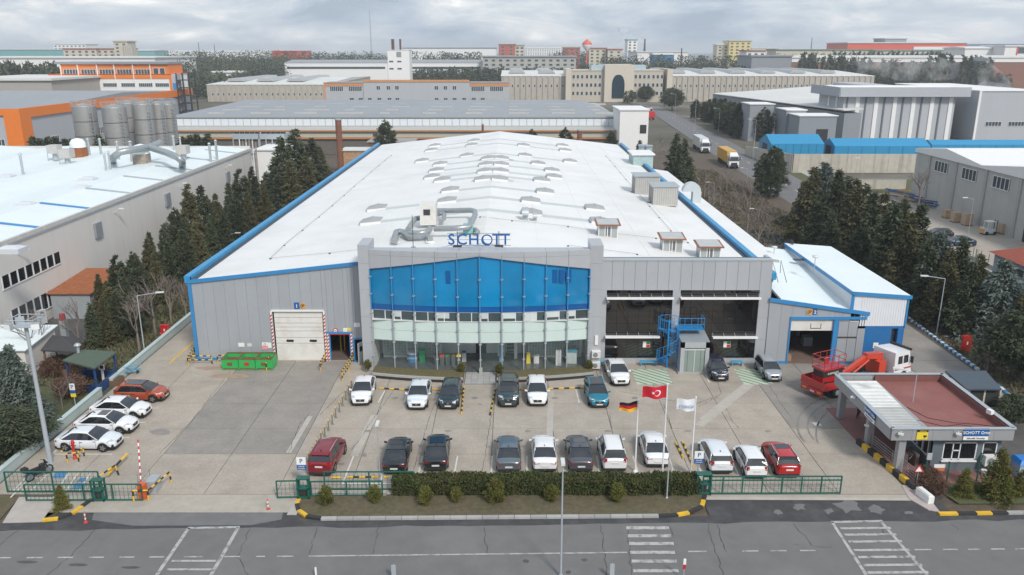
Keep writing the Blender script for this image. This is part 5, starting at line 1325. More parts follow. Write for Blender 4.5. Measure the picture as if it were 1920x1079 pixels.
# air handling set with ducts on the left slope
def rp(px, py, h=1.0):
 z = 11
 for _ in range(6):
  p = P(px, py, z); z = rz(p.x) + h
 return P(px, py, z)
o = thing('duct_set', 'white air handling cabin with looping grey ducts on the roof behind the glass front', 'roof ducts', (-9, 84, 10.2))
a = rp(806, 420, .3)
pbox((a.x - .95, a.y - .9, a.z, a.x + .75, a.y + .9, a.z + 2.3), 'cabin', door_white, o)
pbox((a.x - .55, a.y - .96, a.z + 1.1, a.x + .15, a.y - .9, a.z + 1.7), 'grille', dark_metal, o)
duct = M('galvanised duct', (.34, .37, .38), .4, .5, var=.12, scale=3)
def ductrun(pts, r, h=1.0): padd('tube', ([rp(x, y, h) for x, y in pts], r, 10,), 'duct', duct, o)
ductrun([(820, 396), (850, 396), (882, 395), (890, 397), (891, 404), (886, 414), (882, 423), (878, 427), (850, 429), (815, 430)], .29, .9)
ductrun([(792, 409), (779, 411), (772, 420), (765, 431)], .28, .9)
ductrun([(806, 430), (800, 436), (785, 439), (762, 438), (750, 435), (743, 437), (741, 444), (741, 452)], .33, .5)
ductrun([(758, 440), (768, 446), (790, 445), (801, 444), (807, 449)], .28, .4)
ductrun([(885, 432), (892, 432), (896, 436)], .25, .4)
ductrun([(832, 411), (833, 404), (830, 400), (822, 403)], .25, .8)
a = rp(878, 438, .1); pbox((a.x - .5, a.y - .4, a.z, a.x + .5, a.y + .5, a.z + .95), 'fan_box', M('teal fan box', (.22, .48, .48), .5), o)
for px_ in (741, 807):
 a = rp(px_, 455, .02); padd('lathe', ((a.x, a.y, a.z), [(.55, 0), (.45, .18)], 12,), 'roof_collar', door_white, o)
def scoop(px, py, label, s=1.0, mat=steel):
 a = rp(px, py, .0); o = thing('roof_cowl', label, 'vent cowl', (a.x, a.y, a.z))
 pbox((a.x - .3 * s, a.y - .3 * s, a.z, a.x + .3 * s, a.y + .3 * s, a.z + .7 * s), 'stack', mat, o)
 pts = [(a.y + .8 * s * cos(q), a.z + .65 * s + .75 * s * sin(q)) for q in [i / 10 * 3.1416 for i in range(11)]]
 padd('xprism', (pts, a.x - .35 * s, a.x + .35 * s,), 'hood', mat, o)
scoop(985, 413, 'left thin curved vent cowl in front of the domed vent'); scoop(1003, 415, 'smaller right curved vent cowl in front of the domed vent', .7)
a = P(1311, 384, 7); o = thing('roof_cowl', 'large pale rounded vent hood on the lower right roof strip', 'vent cowl', (a.x - .6, a.y, 7))
mb = MB(); mb.box(a.x - 1.2, a.y - .9, 7.0, a.x, a.y + .3, 9.0); mb.vprism([(a.x - 1.2 + 1.1 * (-.15) + 1.3 * cos(q) , 9.0 + 1.3 * sin(q)) for q in [i / 12 * 3.1416 for i in range(13)]][::-1], a.y - .9, a.y + .3); put('hood', mb, M('pale duct', (.50, .55, .57), .45, var=.05), o)
pbox((a.x - 1.25, a.y - .95, 6.95, a.x + .05, a.y + .35, 7.1), 'base', steel, o)
mb = MB(); a = P(1395, 485, 9);
for s in (0, .8): mb.tube([(24.4 + s, 73.5, 8.4), (24.4 + s, 73.6, 9.6), (25.2 + s, 73.8, 7.4)], .03, 4)
solo('roof_ladder', mb, [dark_metal], 'dark ladder rail at the right end of the front parapet', 'ladder', (24.8, 73.6, 8.4))

# ================================================================== things in the yard
# spiral stair and glass porch at the mirror wall
o = thing('spiral_stair', 'bright blue spiral stair with a small platform at the mirror glass wall', 'stair', (14.4, 70.6, .05))
sbm = M('stair blue', (.015, .22, .52), .4, var=.06)
sx, sy = 14.45, 70.6
padd('rod', ((sx, sy, .05), (sx, sy, 4.7), .09, 8,), 'newel', sbm, o)
for k in range(17):
 a0 = k * .42 + 2.0; a1 = a0 + .40; z = .3 + k * .215
 mb = MB(); q = [(sx + .08 * cos(a0), sy + .08 * sin(a0)), (sx + .95 * cos(a0), sy + .95 * sin(a0)), (sx + .95 * cos(a1), sy + .95 * sin(a1)), (sx + .08 * cos(a1), sy + .08 * sin(a1))]
 mb.prism(q, z, z + .04); put('tread', mb, sbm, o)
mb = MB()
for hh in (0, .95):
 mb.tube([(sx + .98 * cos(k * .21 + 2.0), sy + .98 * sin(k * .21 + 2.0), .35 + k * .1075 + hh) for k in range(36)], .025, 5)
for k in range(0, 18): a_ = k * .42 + 2.0; z = .3 + k * .215; mb.rod((sx + .98 * cos(a_), sy + .98 * sin(a_), z), (sx + .98 * cos(a_), sy + .98 * sin(a_), z + 1.0), .02, 4)
for k in range(14): a_ = k / 14 * 6.2832; mb.rod((sx + 1.0 * cos(a_), sy + 1.0 * sin(a_), 3.4), (sx + 1.0 * cos(a_), sy + 1.0 * sin(a_), 4.9), .018, 4)
mb.tube([(sx + 1.0 * cos(k / 14 * 6.2832), sy + 1.0 * sin(k / 14 * 6.2832), 4.9) for k in range(15)], .025, 5)
put('railing', mb, sbm, o, kind='stuff')
mb = MB(); mb.box(15.2, 70.2, 3.85, 17.6, 71.4, 3.93); mb.box(14.6, 70.4, 3.6, 15.2, 71.2, 3.66); put('platform', mb, sbm, o)
mb = MB()
for x in (15.2, 15.8, 16.4, 17.0, 17.6):
 for y in (70.2,): mb.rod((x, y, 3.9), (x, y, 5.0), .025, 4)
for x in (17.6,): mb.rod((x, 71.4, 3.9), (x, 71.4, 5.0), .025, 4)
for z in (4.4, 5.0): mb.rod((15.2, 70.2, z), (17.6, 70.2, z), .025, 5); mb.rod((17.6, 70.2, z), (17.6, 71.4, z), .025, 5)
mb.rod((15.25, 70.3, 0), (15.25, 70.3, 3.9), .06, 6)
put('platform_railing', mb, sbm, o, kind='stuff')
o = thing('glass_porch', 'small silver framed glass porch beside the blue spiral stair', 'porch', (16.4, 70.3, .04))
x0, x1, y0, y1, zt_ = 15.35, 17.95, 69.1, 71.6, 3.1
pbox((x0 - .15, y0 - .1, .04, x1 + .15, y1, .2), 'base', kerb_stone, o)
mb = MB(); mb.box(x0, y0, .2, x0 + .35, y0 + .3, zt_); mb.box(x1 - .35, y0, .2, x1, y0 + .3, zt_); mb.box(x0, y0, zt_ - .55, x1, y0 + .3, zt_); mb.box(x0, y0 + .3, .2, x0 + .05, y1, zt_); mb.box(x1 - .05, y0 + .3, .2, x1, y1, zt_); put('frame', mb, alu_panel, o)
padd('hexa', ([(x0, y0, zt_), (x1, y0, zt_), (x1, y1, zt_ + .0), (x0, y1, zt_ + .0)], [(x0, y0, zt_ + .06), (x1, y0, zt_ + .06), (x1, y1, zt_ + .35), (x0, y1, zt_ + .35)],), 'roof', M('porch roof', (.26, .29, .31), .4), o)
gm = M('porch glass', (.23, .29, .27), .08, var=.05, coat=.5)
for xa, xb in ((x0 + .37, 16.0), (16.03, 17.2), (17.23, x1 - .37)): pbox((xa, y0 + .12, .22, xb, y0 + .16, 2.5), 'glass_pane', gm, o)
mb = MB(); mb.box(x0 + .35, y0 + .08, 2.3, x1 - .35, y0 + .18, 2.36); mb.box(16.64, y0 + .09, .22, 16.68, y0 + .17, 2.3); put('glazing_bar', mb, white_frame, o)
# outdoor AC units at the pillar
ac_m = M('ac casing', (.62, .62, .60), .5, var=.05)
def ac(x, y, z, label, group=None, w=.8, d=.32, h=.6, fans=1, rzz=0.0):
 o = thing('ac_unit', label, 'air conditioner', (0, 0, 0), group)
 pbox((-w / 2, -d / 2, 0, w / 2, d / 2, h), 'casing', ac_m, o)
 for k in range(fans):
  zc = h * (k + .5) / fans; mb = MB(); rr = min(w, h / fans) * .38
  mb.rod((-.08, -d / 2 - .015, zc), (-.08, -d / 2 + .0, zc), rr, 14); put('fan_grille', mb, M('fan grille', (.20, .21, .21), .6), o)
 pbox((-w / 2, -d / 2 - .01, h, w / 2, d / 2 + .01, h + .03), 'cover', white_paint, o)
 o.location = (x, y, z); o.rotation_euler.z = rzz
ac(7.75, 69.9, .25, 'air conditioner on the right pillar, lower of the stacked pair'); ac(7.75, 69.95, 1.3, 'air conditioner on the right pillar, upper of the stacked pair')
mb = MB(); mb.box(7.6, 70.0, 2.5, 7.9, 70.1, 3.4); o = solo('vent_panel', mb, [white_paint], 'narrow white box fixed on the right pillar above the air conditioners', 'box', (7.75, 70.05, 2.5))
for x, w, lb in ((8.9, 1.2, 'grey blue bench at the left end of the mirror wall'), (12.8, 1.6, 'light blue bench under the mirror wall between cars'), (21.1, 1.1, 'light blue bench beside the right green hatched bay'), (23.3, .9, 'light blue bench behind the silver car')):
 o = thing('bench', lb, 'bench', (x, 71.1, .05))
 pbox((x - w / 2, 70.85, .42, x + w / 2, 71.3, .5), 'seat', M('bench blue', (.06, .32, .52), .5, var=.1), o)
 for s in (-1, 1): pbox((x + s * (w / 2 - .1) - .04, 70.9, .05, x + s * (w / 2 - .1) + .04, 71.25, .42), 'leg', MATS['bench blue'], o)
# green skips
gsk = M('skip green', (.03, .42, .10), .5, var=.12, dirt=(.10, .28, .10), da=.5, ds=1.5); rin = M('rust inside', (.17, .07, .04), .9, var=.3, scale=3)
sk_lab = ('left', 'middle', 'right')
for i in range(3):
 x = -26.8 + i * 1.56; y = 70.6
 o = thing('skip', 'bright green open skip with rusty rim, %s of the three' % sk_lab[i], 'skip', (x + .75, y, .05), 'green skips by the grey wall')
 mb = MB();
 mb.hexa([(x + .06, 69.95, .12), (x + 1.44, 69.95, .12), (x + 1.5, 69.8, 1.15), (x, 69.8, 1.15)], [(x + .06, 70.0, .12), (x + 1.44, 70.0, .12), (x + 1.5, 69.86, 1.15), (x, 69.86, 1.15)])
 mb.hexa([(x, 71.5, .12), (x + 1.5, 71.5, .12), (x + 1.5, 71.5, 1.15), (x, 71.5, 1.15)], [(x, 71.56, .12), (x + 1.5, 71.56, .12), (x + 1.5, 71.56, 1.15), (x, 71.56, 1.15)])
 mb.box(x, 69.86, .12, x + .06, 71.5, 1.15); mb.box(x + 1.44, 69.86, .12, x + 1.5, 71.5, 1.15); mb.box(x, 69.95, .08, x + 1.5, 71.5, .14); put('tub', mb, gsk, o)
 pbox((x + .08, 69.93, .15, x + 1.42, 71.45, .75), 'scrap', rin, o, kind='stuff')
 mb = MB(); mb.box(x - .02, 69.78, 1.13, x + 1.52, 69.88, 1.2); mb.box(x - .02, 71.46, 1.13, x + 1.52, 71.58, 1.2); mb.box(x - .02, 69.88, 1.13, x + .05, 71.46, 1.19); mb.box(x + 1.45, 69.88, 1.13, x + 1.52, 71.46, 1.19); put('rim', mb, rin, o)
 pbox((x + .5, 69.84, .55, x + .95, 69.9, .85), 'label_plate', rin if i != 1 else red_paint, o)
# striped tube barriers
def striped(pts, r, parent, closed=False, seg=.33, m1=None, m2=None):
 L = [Vector(p) for p in pts]; A = MB(); B = MB(); k = 0
 for a, b in zip(L, L[1:]):
  n = max(1, round((b - a).length / seg))
  for i in range(n):
   (A if k % 2 else B).rod(a.lerp(b, i / n), a.lerp(b, (i + 1) / n), r, 8); k += 1
 if A.v: put('black_band', A, m1 or black_paint, parent, kind='stuff')
 if B.v: put('yellow_band', B, m2 or yellow, parent, kind='stuff')
def barrier(label, a, b, h=.85, mid=.45, cat='barrier', r=.055):
 a = Vector(a); b = Vector(b); o = thing('tube_barrier', label, cat, (a.x, a.y, .04))
 z0 = .04
 striped([(a.x, a.y, z0), (a.x, a.y, h - .08), (a.x + (b - a).normalized().x * .1, a.y + (b - a).normalized().y * .1, h), (b.x - (b - a).normalized().x * .1, b.y - (b - a).normalized().y * .1, h), (b.x, b.y, h - .08), (b.x, b.y, z0)], r, o)
 if mid: striped([(a.x, a.y, mid), (b.x, b.y, mid)], r * .9, o)
 return o
barrier('yellow and black tube barrier along the wall at the left building corner', P(353, 684), P(398, 684)); barrier('short yellow and black barrier turned towards the corner of the blue trim', P(353, 686), P(366, 668))
barrier('yellow and black barrier behind the left green skip', P(409, 683), P(449, 683)); barrier('yellow and black barrier behind the right green skip', P(461, 682), P(505, 682))
barrier('yellow and black barrier left of the big roller door', P(500, 697), P(510, 678)); barrier('yellow and black barrier right of the big roller door', P(601, 697), P(610, 680))
barrier('yellow and black barrier leading out from the small doorway, outer one', P(642, 716), P(654, 697), .95); barrier('yellow and black barrier at the small doorway, inner one', P(654, 696), P(663, 680), .95)
# low striped kerb pipes of the parking rows
def low_rail(label, a, b):
 a = P(*a) if len(a) == 2 else Vector(a); b = P(*b); o = thing('wheel_stop', label, 'wheel stop', (a.x, a.y, .045)); striped([(a.x, a.y, .12), (b.x, b.y, .12)], .07, o, seg=.45)
low_rail('striped wheel stop between the two left white sedans', (711, 731), (768, 734)); low_rail('short striped wheel stop left of the near black hatchback', (811, 733), (824, 734))
low_rail('striped rail marking the left side of the entrance crossing', (870, 728), (865, 780)); low_rail('striped rail marking the right side of the entrance crossing', (929, 731), (919, 781))
low_rail('short striped wheel stop between the dark crossover and white hatchback', (975, 734), (986, 733)); low_rail('striped wheel stop between the white hatchback and teal blue car', (1027, 732), (1098, 730))
low_rail('striped wheel stop beside the big grille white sedan', (1130, 691), (1136, 691))
low_rail('loose striped rail on the ground near the flagpoles, left one', (1267, 834), (1281, 862)); low_rail('longer loose striped rail on the ground near the flagpoles', (1279, 831), (1300, 878))
low_rail('striped rail behind the dark red SUV', (622, 899), (640, 899)); low_rail('striped rail in front of the empty bay beside the SUV', (651, 898), (708, 898)); low_rail('striped rail beside the black sedan with the sticker', (720, 898), (728, 898))
# bollards
BX = [(-14.0, 65.5), (-14.05, 64.4), (-14.08, 63.3), (-14.1, 62.1), (-14.12, 60.9), (-14.2, 59.8), (-14.22, 58.6), (-14.28, 57.5), (-14.32, 56.4), (-14.38, 55.4), (-14.42, 54.3), (-14.48, 53.2), (-14.52, 52.2)]
bol = thing('bollard', 'slim steel bollard with yellow cap in the row beside the parked cars', 'bollard', (0, 0, 0), 'bollards beside the parked cars')
mb = MB(); mb.rod((0, 0, 0), (0, 0, .85), .055, 8); mb.lathe((0, 0, 0), [(.13, 0), (.12, .03), (.06, .05)], 8); put('post', mb, M('brown grey post', (.20, .17, .14), .6, var=.1), bol)
padd('lathe', ((0, 0, .85), [(.06, 0), (.06, .1), (.03, .14)], 8,), 'cap', yellow, bol)
bt = tree_of(bol)
for i, (x, y) in enumerate(BX):
 b_ = bol if i == 0 else dup(bt, (x, y, .045))
 b_.location = (x, y, .045); b_['label'] = 'slim bollard with yellow cap, %s from the building in the row beside the cars' % NTH[i]
# hedge, and the low fence lines
# ---------- low garden walls on the left, benches, pergolas
w_ = thing('boundary_wall', 'pale green low wall running back along the left edge of the yard', 'wall', (-35.2, 70, 0))
pbox((-35.45, 45.5, 0, -35.15, 64.2, .75), 'wall', pale_wall, w_); pbox((-35.5, 45.5, .75, -35.1, 64.2, .82), 'coping', M('wall coping', (.44, .53, .53), .7, var=.06), w_)
pbox((-35.45, 66.2, 0, -35.15, 130, .75), 'wall', pale_wall, w_); pbox((-35.5, 66.2, .75, -35.1, 130, .82), 'coping', MATS['wall coping'], w_)
def lamp(px, py, h, label, arm=(1.2, 0), cat='street lamp', r=.07, z0=.04, group=None, loc=None, head=True):
 a = P(px, py) if loc is None else Vector(loc)
 o = thing('street_lamp', label, cat, (a.x, a.y, z0), group)
 mb = MB(); mb.tube([(a.x, a.y, z0), (a.x, a.y, z0 + h)], r, 8, r1=r * .55); mb.lathe((a.x, a.y, z0), [(r * 2, 0), (r * 1.8, .12), (r, .16)], 8); put('pole', mb, lamp_steel, o)
 if arm:
  dx, dy = arm; padd('rod', ((a.x, a.y, z0 + h), (a.x + dx, a.y + dy, z0 + h + .22), r * .5, 6,), 'arm', lamp_steel, o)
  l = math.hypot(dx, dy); ux, uy = dx / l, dy / l
  padd('cbox', ((a.x + dx + ux * .35, a.y + dy + uy * .35, z0 + h + .25), (.75, .26, .11), atan2(dy, dx),), 'lamp_head', M('lamp plastic', (.6, .6, .58), .4), o)
 elif head:
  pbox((a.x - .11, a.y - .2, z0 + h, a.x + .11, a.y + .5, z0 + h + .14), 'lamp_head', M('lamp plastic', (.6, .6, .58), .4), o)
 return o
lamp(272, 667, 6.0, 'thin angled street lamp behind the left garden wall', (1.7, .3))
lamp(1756, 628, 6.0, 'street lamp with angled arm on the right verge among the trees', (-1.7, .2))
lamp(1051, 1079, 7.05, 'tall street lamp at the front road, cut off by the bottom edge', None, loc=(2.75, 39.3, 0), z0=.0)
lamp(713, 911, 4.45, 'slim pole with a small round lamp behind the green fence', None, r=.045)
lamp(1250, 937, 4.6, 'grey pole standing in the lawn in front of the hedge', None, r=.05, head=False)
lamp(1047, 480, 6.0, 'slim lamp pole rising from the right verge beside the white roof', None, loc=(34.0, 90, 0), r=.05)
lamp(1600, 640, 5.3, 'single lamp beside the guardhouse with a white head', (-.9, .3), loc=(30.2, 56.2, 0), r=.05)
o = thing('floodlight_mast', 'tall grey mast with a ring of floodlights at the left edge', 'floodlight mast', (-33.0, 52.1, .04))
mb = MB(); mb.tube([(-33.0, 52.1, .04), (-33.0, 52.1, 10.6)], .17, 10, r1=.11); mb.box(-33.25, 51.85, .04, -32.75, 52.35, .12); put('pole', mb, lamp_steel, o)
mb = MB(); mb.box(-33.7, 51.6, 10.55, -32.3, 52.6, 10.62)
for z in (11.1,):
 c = [(-33.9, 51.5), (-32.1, 51.5), (-32.1, 52.9), (-33.9, 52.9), (-33.9, 51.5)]
 for p, q in zip(c, c[1:]): mb.rod((p[0], p[1], z), (q[0], q[1], z), .035, 5)
 for p in c[:4]: mb.rod((p[0], p[1], z), (p[0] * .85 - 33 * .15, p[1] * .85 + 52.1 * .15, 10.6), .03, 5)
put('cage', mb, lamp_steel, o, kind='stuff')
for x, y, a_ in ((-33.75, 51.4, -.3), (-32.0, 51.5, .35), (-32.3, 52.8, 2.6), (-33.8, 52.8, 3.6)):
 mb = MB(); mb.cbox((x, y, 10.72), (.55, .28, .42), a_); fl = put('floodlight', mb, steel, o)
 padd('cbox', ((x + .15 * sin(a_), y - .15 * cos(a_), 10.70), (.50, .03, .36), a_,), 'lens', M('lamp lens', (.75, .76, .76), .2), fl)
def pergola(label, roof_px, zr, post_mat, wall_mat, roof_mat, rail=.9, peak=.7, name='pavilion'):
 c = [P(x, y, zr) for x, y in roof_px]; cx_ = sum(p.x for p in c) / 4; cy_ = sum(p.y for p in c) / 4
 o = thing(name, label, 'pavilion', (cx_, cy_, .04))
 mb = MB(); ap = Vector((cx_, cy_, zr + peak))
 for i in range(4):
  a, b = c[i], c[(i + 1) % 4]; mb.face([a, b, ap])
  mb.face([a - Vector((0, 0, .14)), b - Vector((0, 0, .14)), b, a])
 mb.face([p - Vector((0, 0, .14)) for p in c][::-1]); put('roof', mb, roof_mat, o)
 for p in c:
  q = p.lerp(Vector((cx_, cy_, zr)), .13); pbox((q.x - .07, q.y - .07, .04, q.x + .07, q.y + .07, zr - .1), 'post', post_mat, o)
 for i in range(4):
  a = c[i].lerp(Vector((cx_, cy_, zr)), .13); b = c[(i + 1) % 4].lerp(Vector((cx_, cy_, zr)), .13); d = (b - a); padd('cbox', (((a.x + b.x) / 2, (a.y + b.y) / 2, .04 + rail / 2), (Vector((d.x, d.y, 0)).length, .06, rail), atan2(d.y, d.x),), 'rail_wall', wall_mat, o)
 return o, cx_, cy_
grn_roof = M('green roofing felt', (.075, .105, .08), .85, var=.1); dk_roof = M('dark roofing felt', (.05, .05, .052), .85, var=.1)
blue_dark = M('dark blue board', (.012, .05, .17), .6, var=.1)
o, cx_, cy_ = pergola('open garden pavilion with green felt roof and blue panels', [(117, 676), (177, 691), (219, 660), (152, 657)], 2.7, blue_dark, blue_dark, grn_roof)
mb = MB(); a = P(147, 660, 3.2); mb.rod((a.x, a.y, 2.6), (a.x, a.y, 3.75), .13, 8); mb.lathe((a.x, a.y, 3.75), [(.3, 0), (.32, .08), (.12, .22)], 10); put('chimney', mb, steel, o)
o, cx_, cy_ = pergola('open garden pavilion with dark roof behind the green one', [(76, 657), (150, 661), (152, 634), (98, 629)], 2.7, wood, wood, dk_roof, .8)
o = thing('barrel_post', 'grey square chimney with a red cap between the dark pavilion and the lane', 'chimney', tuple(P(123, 634)))
a = P(123, 634); pbox((a.x - .28, a.y - .28, 0, a.x + .28, a.y + .28, 1.9), 'stack', steel, o); padd('lathe', ((a.x, a.y, 1.9), [(.28, 0), (.3, .25), (.26, .7)], 10,), 'cap', M('cap red', (.30, .05, .06), .6), o)
def cabinet(px, py, label, h=1.15, w=.8, z0=.04, mat=red_paint, loc=None, d=.4, name='hydrant_cabinet'):
 a = P(px, py) if loc is None else Vector(loc); o = thing(name, label, 'cabinet', (a.x, a.y, z0))
 pbox((a.x - w / 2, a.y - d / 2, z0 + .1, a.x + w / 2, a.y + d / 2, z0 + h), 'casing', mat, o)
 pbox((a.x - w / 2 - .03, a.y - d / 2 - .03, z0 + h, a.x + w / 2 + .03, a.y + d / 2 + .03, z0 + h + .05), 'top', mat, o)
 pbox((a.x - .07, a.y - d / 2 - .01, z0 + h * .5, a.x + .07, a.y - d / 2, z0 + h * .7), 'pictogram', sign_white, o)
 for s in (-1, 1): pbox((a.x + s * w * .4 - .03, a.y - .1, z0, a.x + s * w * .4 + .03, a.y + .1, z0 + .1), 'foot', mat, o)
cabinet(311, 631, 'red hydrant cabinet on the grass by the left wall'); cabinet(1809, 661, 'red hydrant cabinet on the right verge', 1.6, .8)
def hydrant(px, py, label, z0=.04, mat=red_paint, h=.9):
 a = P(px, py); o = thing('hydrant', label, 'hydrant', (a.x, a.y, z0))
 padd('lathe', ((a.x, a.y, z0), [(.15, 0), (.15, .06), (.09, .08), (.09, h * .75), (.13, h * .8), (.11, h * .95), (.04, h)], 10,), 'barrel', mat, o)
 padd('rod', ((a.x - .18, a.y, z0 + h * .7), (a.x + .18, a.y, z0 + h * .7), .05, 8,), 'outlet', mat, o)
hydrant(304, 641, 'small red hydrant standing left of the red cabinet')
hydrant(141, 862, 'tall red hydrant inside the yellow and black guard', h=1.5, z0=.045)
barrier('front part of the yellow and black guard around the tall red hydrant', P(127, 869), P(148, 867), .75, None); barrier('side part of the yellow and black guard around the tall red hydrant', P(149, 866), P(158, 857), .75, None)
low_rail('small yellow stop behind the rear wheel of the last white sedan', (116, 850), (119, 846))
o = thing('planter_box', 'dark brown wooden planter box at the left wall gap', 'planter', tuple(P(216, 722)))
a = P(216, 722); pbox((a.x - .9, a.y - .5, .04, a.x + .5, a.y + .8, .55), 'box', wood, o); pbox((a.x - .82, a.y - .42, .55, a.x + .42, a.y + .72, .6), 'soil', soil, o)
o = thing('garden_bench', 'blue and teal bench leaning at the inside of the left wall', 'bench', tuple(P(245, 705)))
a = P(245, 705)
for i, (dz, dy) in enumerate(((.45, 0), (.45, .25), (.8, .5))): padd('cbox', ((a.x + .1, a.y + dy * .6, dz), (1.5, .16, .05), R(35),), 'slat', MATS['bench blue'], o)
for s in (-.6, .6): pbox((a.x + s * .8 - .04, a.y + s * .5 - .05, .04, a.x + s * .8 + .04, a.y + s * .5 + .3, .44), 'leg', dark_metal, o)
def sign_post(px, py, h, label, boards, r=.035, z0=.04, loc=None, name='sign_post', mat=None, rz_=0.0):
 a = P(px, py) if loc is None else Vector(loc); o = thing(name, label, 'sign', (a.x, a.y, z0))
 padd('rod', ((a.x, a.y, z0), (a.x, a.y, z0 + h), r, 6,), 'post', mat or lamp_steel, o)
 for (dz, w, hh, mt, txt, tm) in boards:
  pbox((a.x - w / 2, a.y - r - .04, z0 + h - dz - hh, a.x + w / 2, a.y - r - .005, z0 + h - dz), 'board', mt, o)
  if txt: text_on(o, txt, hh * .8, tm, (a.x, a.y - r - .05, z0 + h - dz - hh / 2), depth=.004)
 return o
sign_post(144, 776, 2.6, 'parking sign with blue P and a yellow plate behind the white cars', [(0, .42, .55, sign_white, 'P', sign_blue), (.58, .42, .25, sign_blue, '', None), (.86, .42, .3, sign_yellow, '', None)])
sign_post(196, 722, 1.9, 'round white and red sign on a white post at the left wall', [(0, .5, .5, sign_white, '', None), (.1, .3, .3, red_paint, '', None), (.55, .22, 1.3, sign_white, '', None)])
P_board = [(0, .62, .55, sign_white, 'P', sign_blue), (.56, .62, .36, sign_blue, '', None)]
for px_, py_, lb in ((569, 916, 'white and blue P parking sign left of the dark red SUV'), (1307, 904, 'white and blue P parking sign at the right end of the hedge')):
 o = sign_post(px_, py_, 2.3, lb, P_board)
 a = P(px_, py_); text_on(o, 'MİSAFİR', .11, sign_white, (a.x, a.y - .095, .04 + 2.3 - .67), depth=.003); text_on(o, 'OTOPARKI', .10, sign_white, (a.x, a.y - .095, .04 + 2.3 - .82), depth=.003)
sign_post(1833, 683, 2.3, 'green emergency assembly sign on a blue post and blue base at the right verge', [(0, .8, .5, M('assembly green', (.02, .25, .12), .5), '', None), (.05, .3, .4, sign_white, '', None)], mat=blue_trim)
# flagpoles and flags
def flag(px, base_y, top_py, Y, label, kind, fw, fh, droop=0.0):
 a = P(px, base_y); zt = PV(px, top_py, a.y).z
 o = thing('flagpole', label, 'flagpole', (a.x, a.y, .04))
 mb = MB(); mb.tube([(a.x, a.y, .04), (a.x, a.y, zt)], .065, 8, r1=.04); mb.lathe((a.x, a.y, .04), [(.16, 0), (.14, .1), (.07, .14)], 8); put('pole', mb, white_frame, o)
 padd('lathe', ((a.x, a.y, zt), [(.06, 0), (.07, .06), (.02, .12)], 8,), 'finial', white_frame, o)
 return o, a, zt
def cloth(x, y, ztop, w, h, fn, amp=.10, lift=0.0, n=22, m_=8, left=True):
 """waving sheet hanging off the pole to the left; fn(u, v) -> material slot"""
 mb = MB(); grid = []
 for i in range(n + 1):
  for j in range(m_ + 1):
   u = i / n; v = j / m_
   px = x - .05 - u * w; py = y + amp * sin(u * 7.5 + v * 1.2) * u ** .5 + .1 * u; pz = ztop - .1 - v * h * (1 - .12 * u) - lift * u + .05 * sin(u * 8 + 1.5)
   grid.append((px, py, pz))
 mb.v = grid
 for i in range(n):
  for j in range(m_):
   a = i * (m_ + 1) + j; mb.f.append((a, a + 1, a + m_ + 2, a + m_ + 1)); mb.m.append(fn((i + .5) / n, (j + .5) / m_)); mb.sm.append(True)
 return mb, grid
fr = M('flag red', (.52, .01, .025), .7, var=.05); fb = M('flag black', (.012, .012, .012), .8, var=0); fy = M('flag gold', (.75, .42, .02), .7, var=.05); fw_ = M('flag white', (.74, .76, .78), .7, var=.03)
o, a, zt = flag(1190.5, 886, 751, 0, 'shorter white flagpole left of the tall one', 'de', 1, 1)
mb, g_ = cloth(a.x, a.y, zt, 1.2, .72, lambda u, v: 0 if v < .34 else (1 if v < .67 else 2), .12, .18, 18, 9); solo('flag', mb, [fb, fr, fy], 'flag in black, red and gold stripes waving left of its pole', 'flag', (a.x, a.y, zt - .5))
o, a, zt = flag(1241, 905, 722, 0, 'tallest white flagpole in the middle', 'tr', 1, 1)
mb, g_ = cloth(a.x, a.y, zt, 1.55, .9, lambda u, v: 0, .10, .12, 22, 8)
fo = solo('flag', mb, [fr], 'red flag with white crescent and star waving left of its pole', 'flag', (a.x, a.y, zt - .6))
def on_flag(u, v, w=1.55, h=.9): return Vector((a.x - .05 - u * w, a.y + .10 * sin(u * 7.5 + v * 1.2) * u ** .5 + .1 * u - .03, zt - .1 - v * h * (1 - .12 * u) - .12 * u + .05 * sin(u * 8 + 1.5)))
mb = MB(); n = 16
for i in range(n):
 t0, t1 = -2.4 + 4.8 * i / n, -2.4 + 4.8 * (i + 1) / n
 def cr(t, inner):
  # crescent: the outer circle and a shifted inner circle, open towards the fly
  if not inner: return (.38 - .145 * cos(t), .5 + .25 * sin(t))
  return (.405 - .115 * cos(t), .5 + .20 * sin(t))
 mb.face([on_flag(*cr(t0, 0)), on_flag(*cr(t1, 0)), on_flag(*cr(t1, 1)), on_flag(*cr(t0, 1))])
put('crescent', mb, fw_, fo)
mb = MB(); pts = []
for k in range(10): rr_ = .085 if k % 2 == 0 else .034; an_ = math.pi + k * .6283; pts.append(on_flag(.56 - rr_ * 1.0 * cos(an_), .5 + rr_ * 1.7 * sin(an_)))
mb.face(pts); put('star', mb, fw_, fo)
o, a, zt = flag(1295, 890, 747, 0, 'shorter white flagpole right of the tall one', 'co', 1, 1)
mb, g_ = cloth(a.x, a.y, zt, 1.2, .92, lambda u, v: 0, .06, .0, 18, 8)
fo = solo('flag', mb, [fw_], 'white company flag with thin blue letters seen from behind', 'flag', (a.x, a.y, zt - .6))
text_on(fo, 'SCHOTT', .27, M('flag print blue', (.12, .24, .45), .7, var=0), (a.x - .65, a.y - .10, zt - .62), depth=.003, mirror=True)
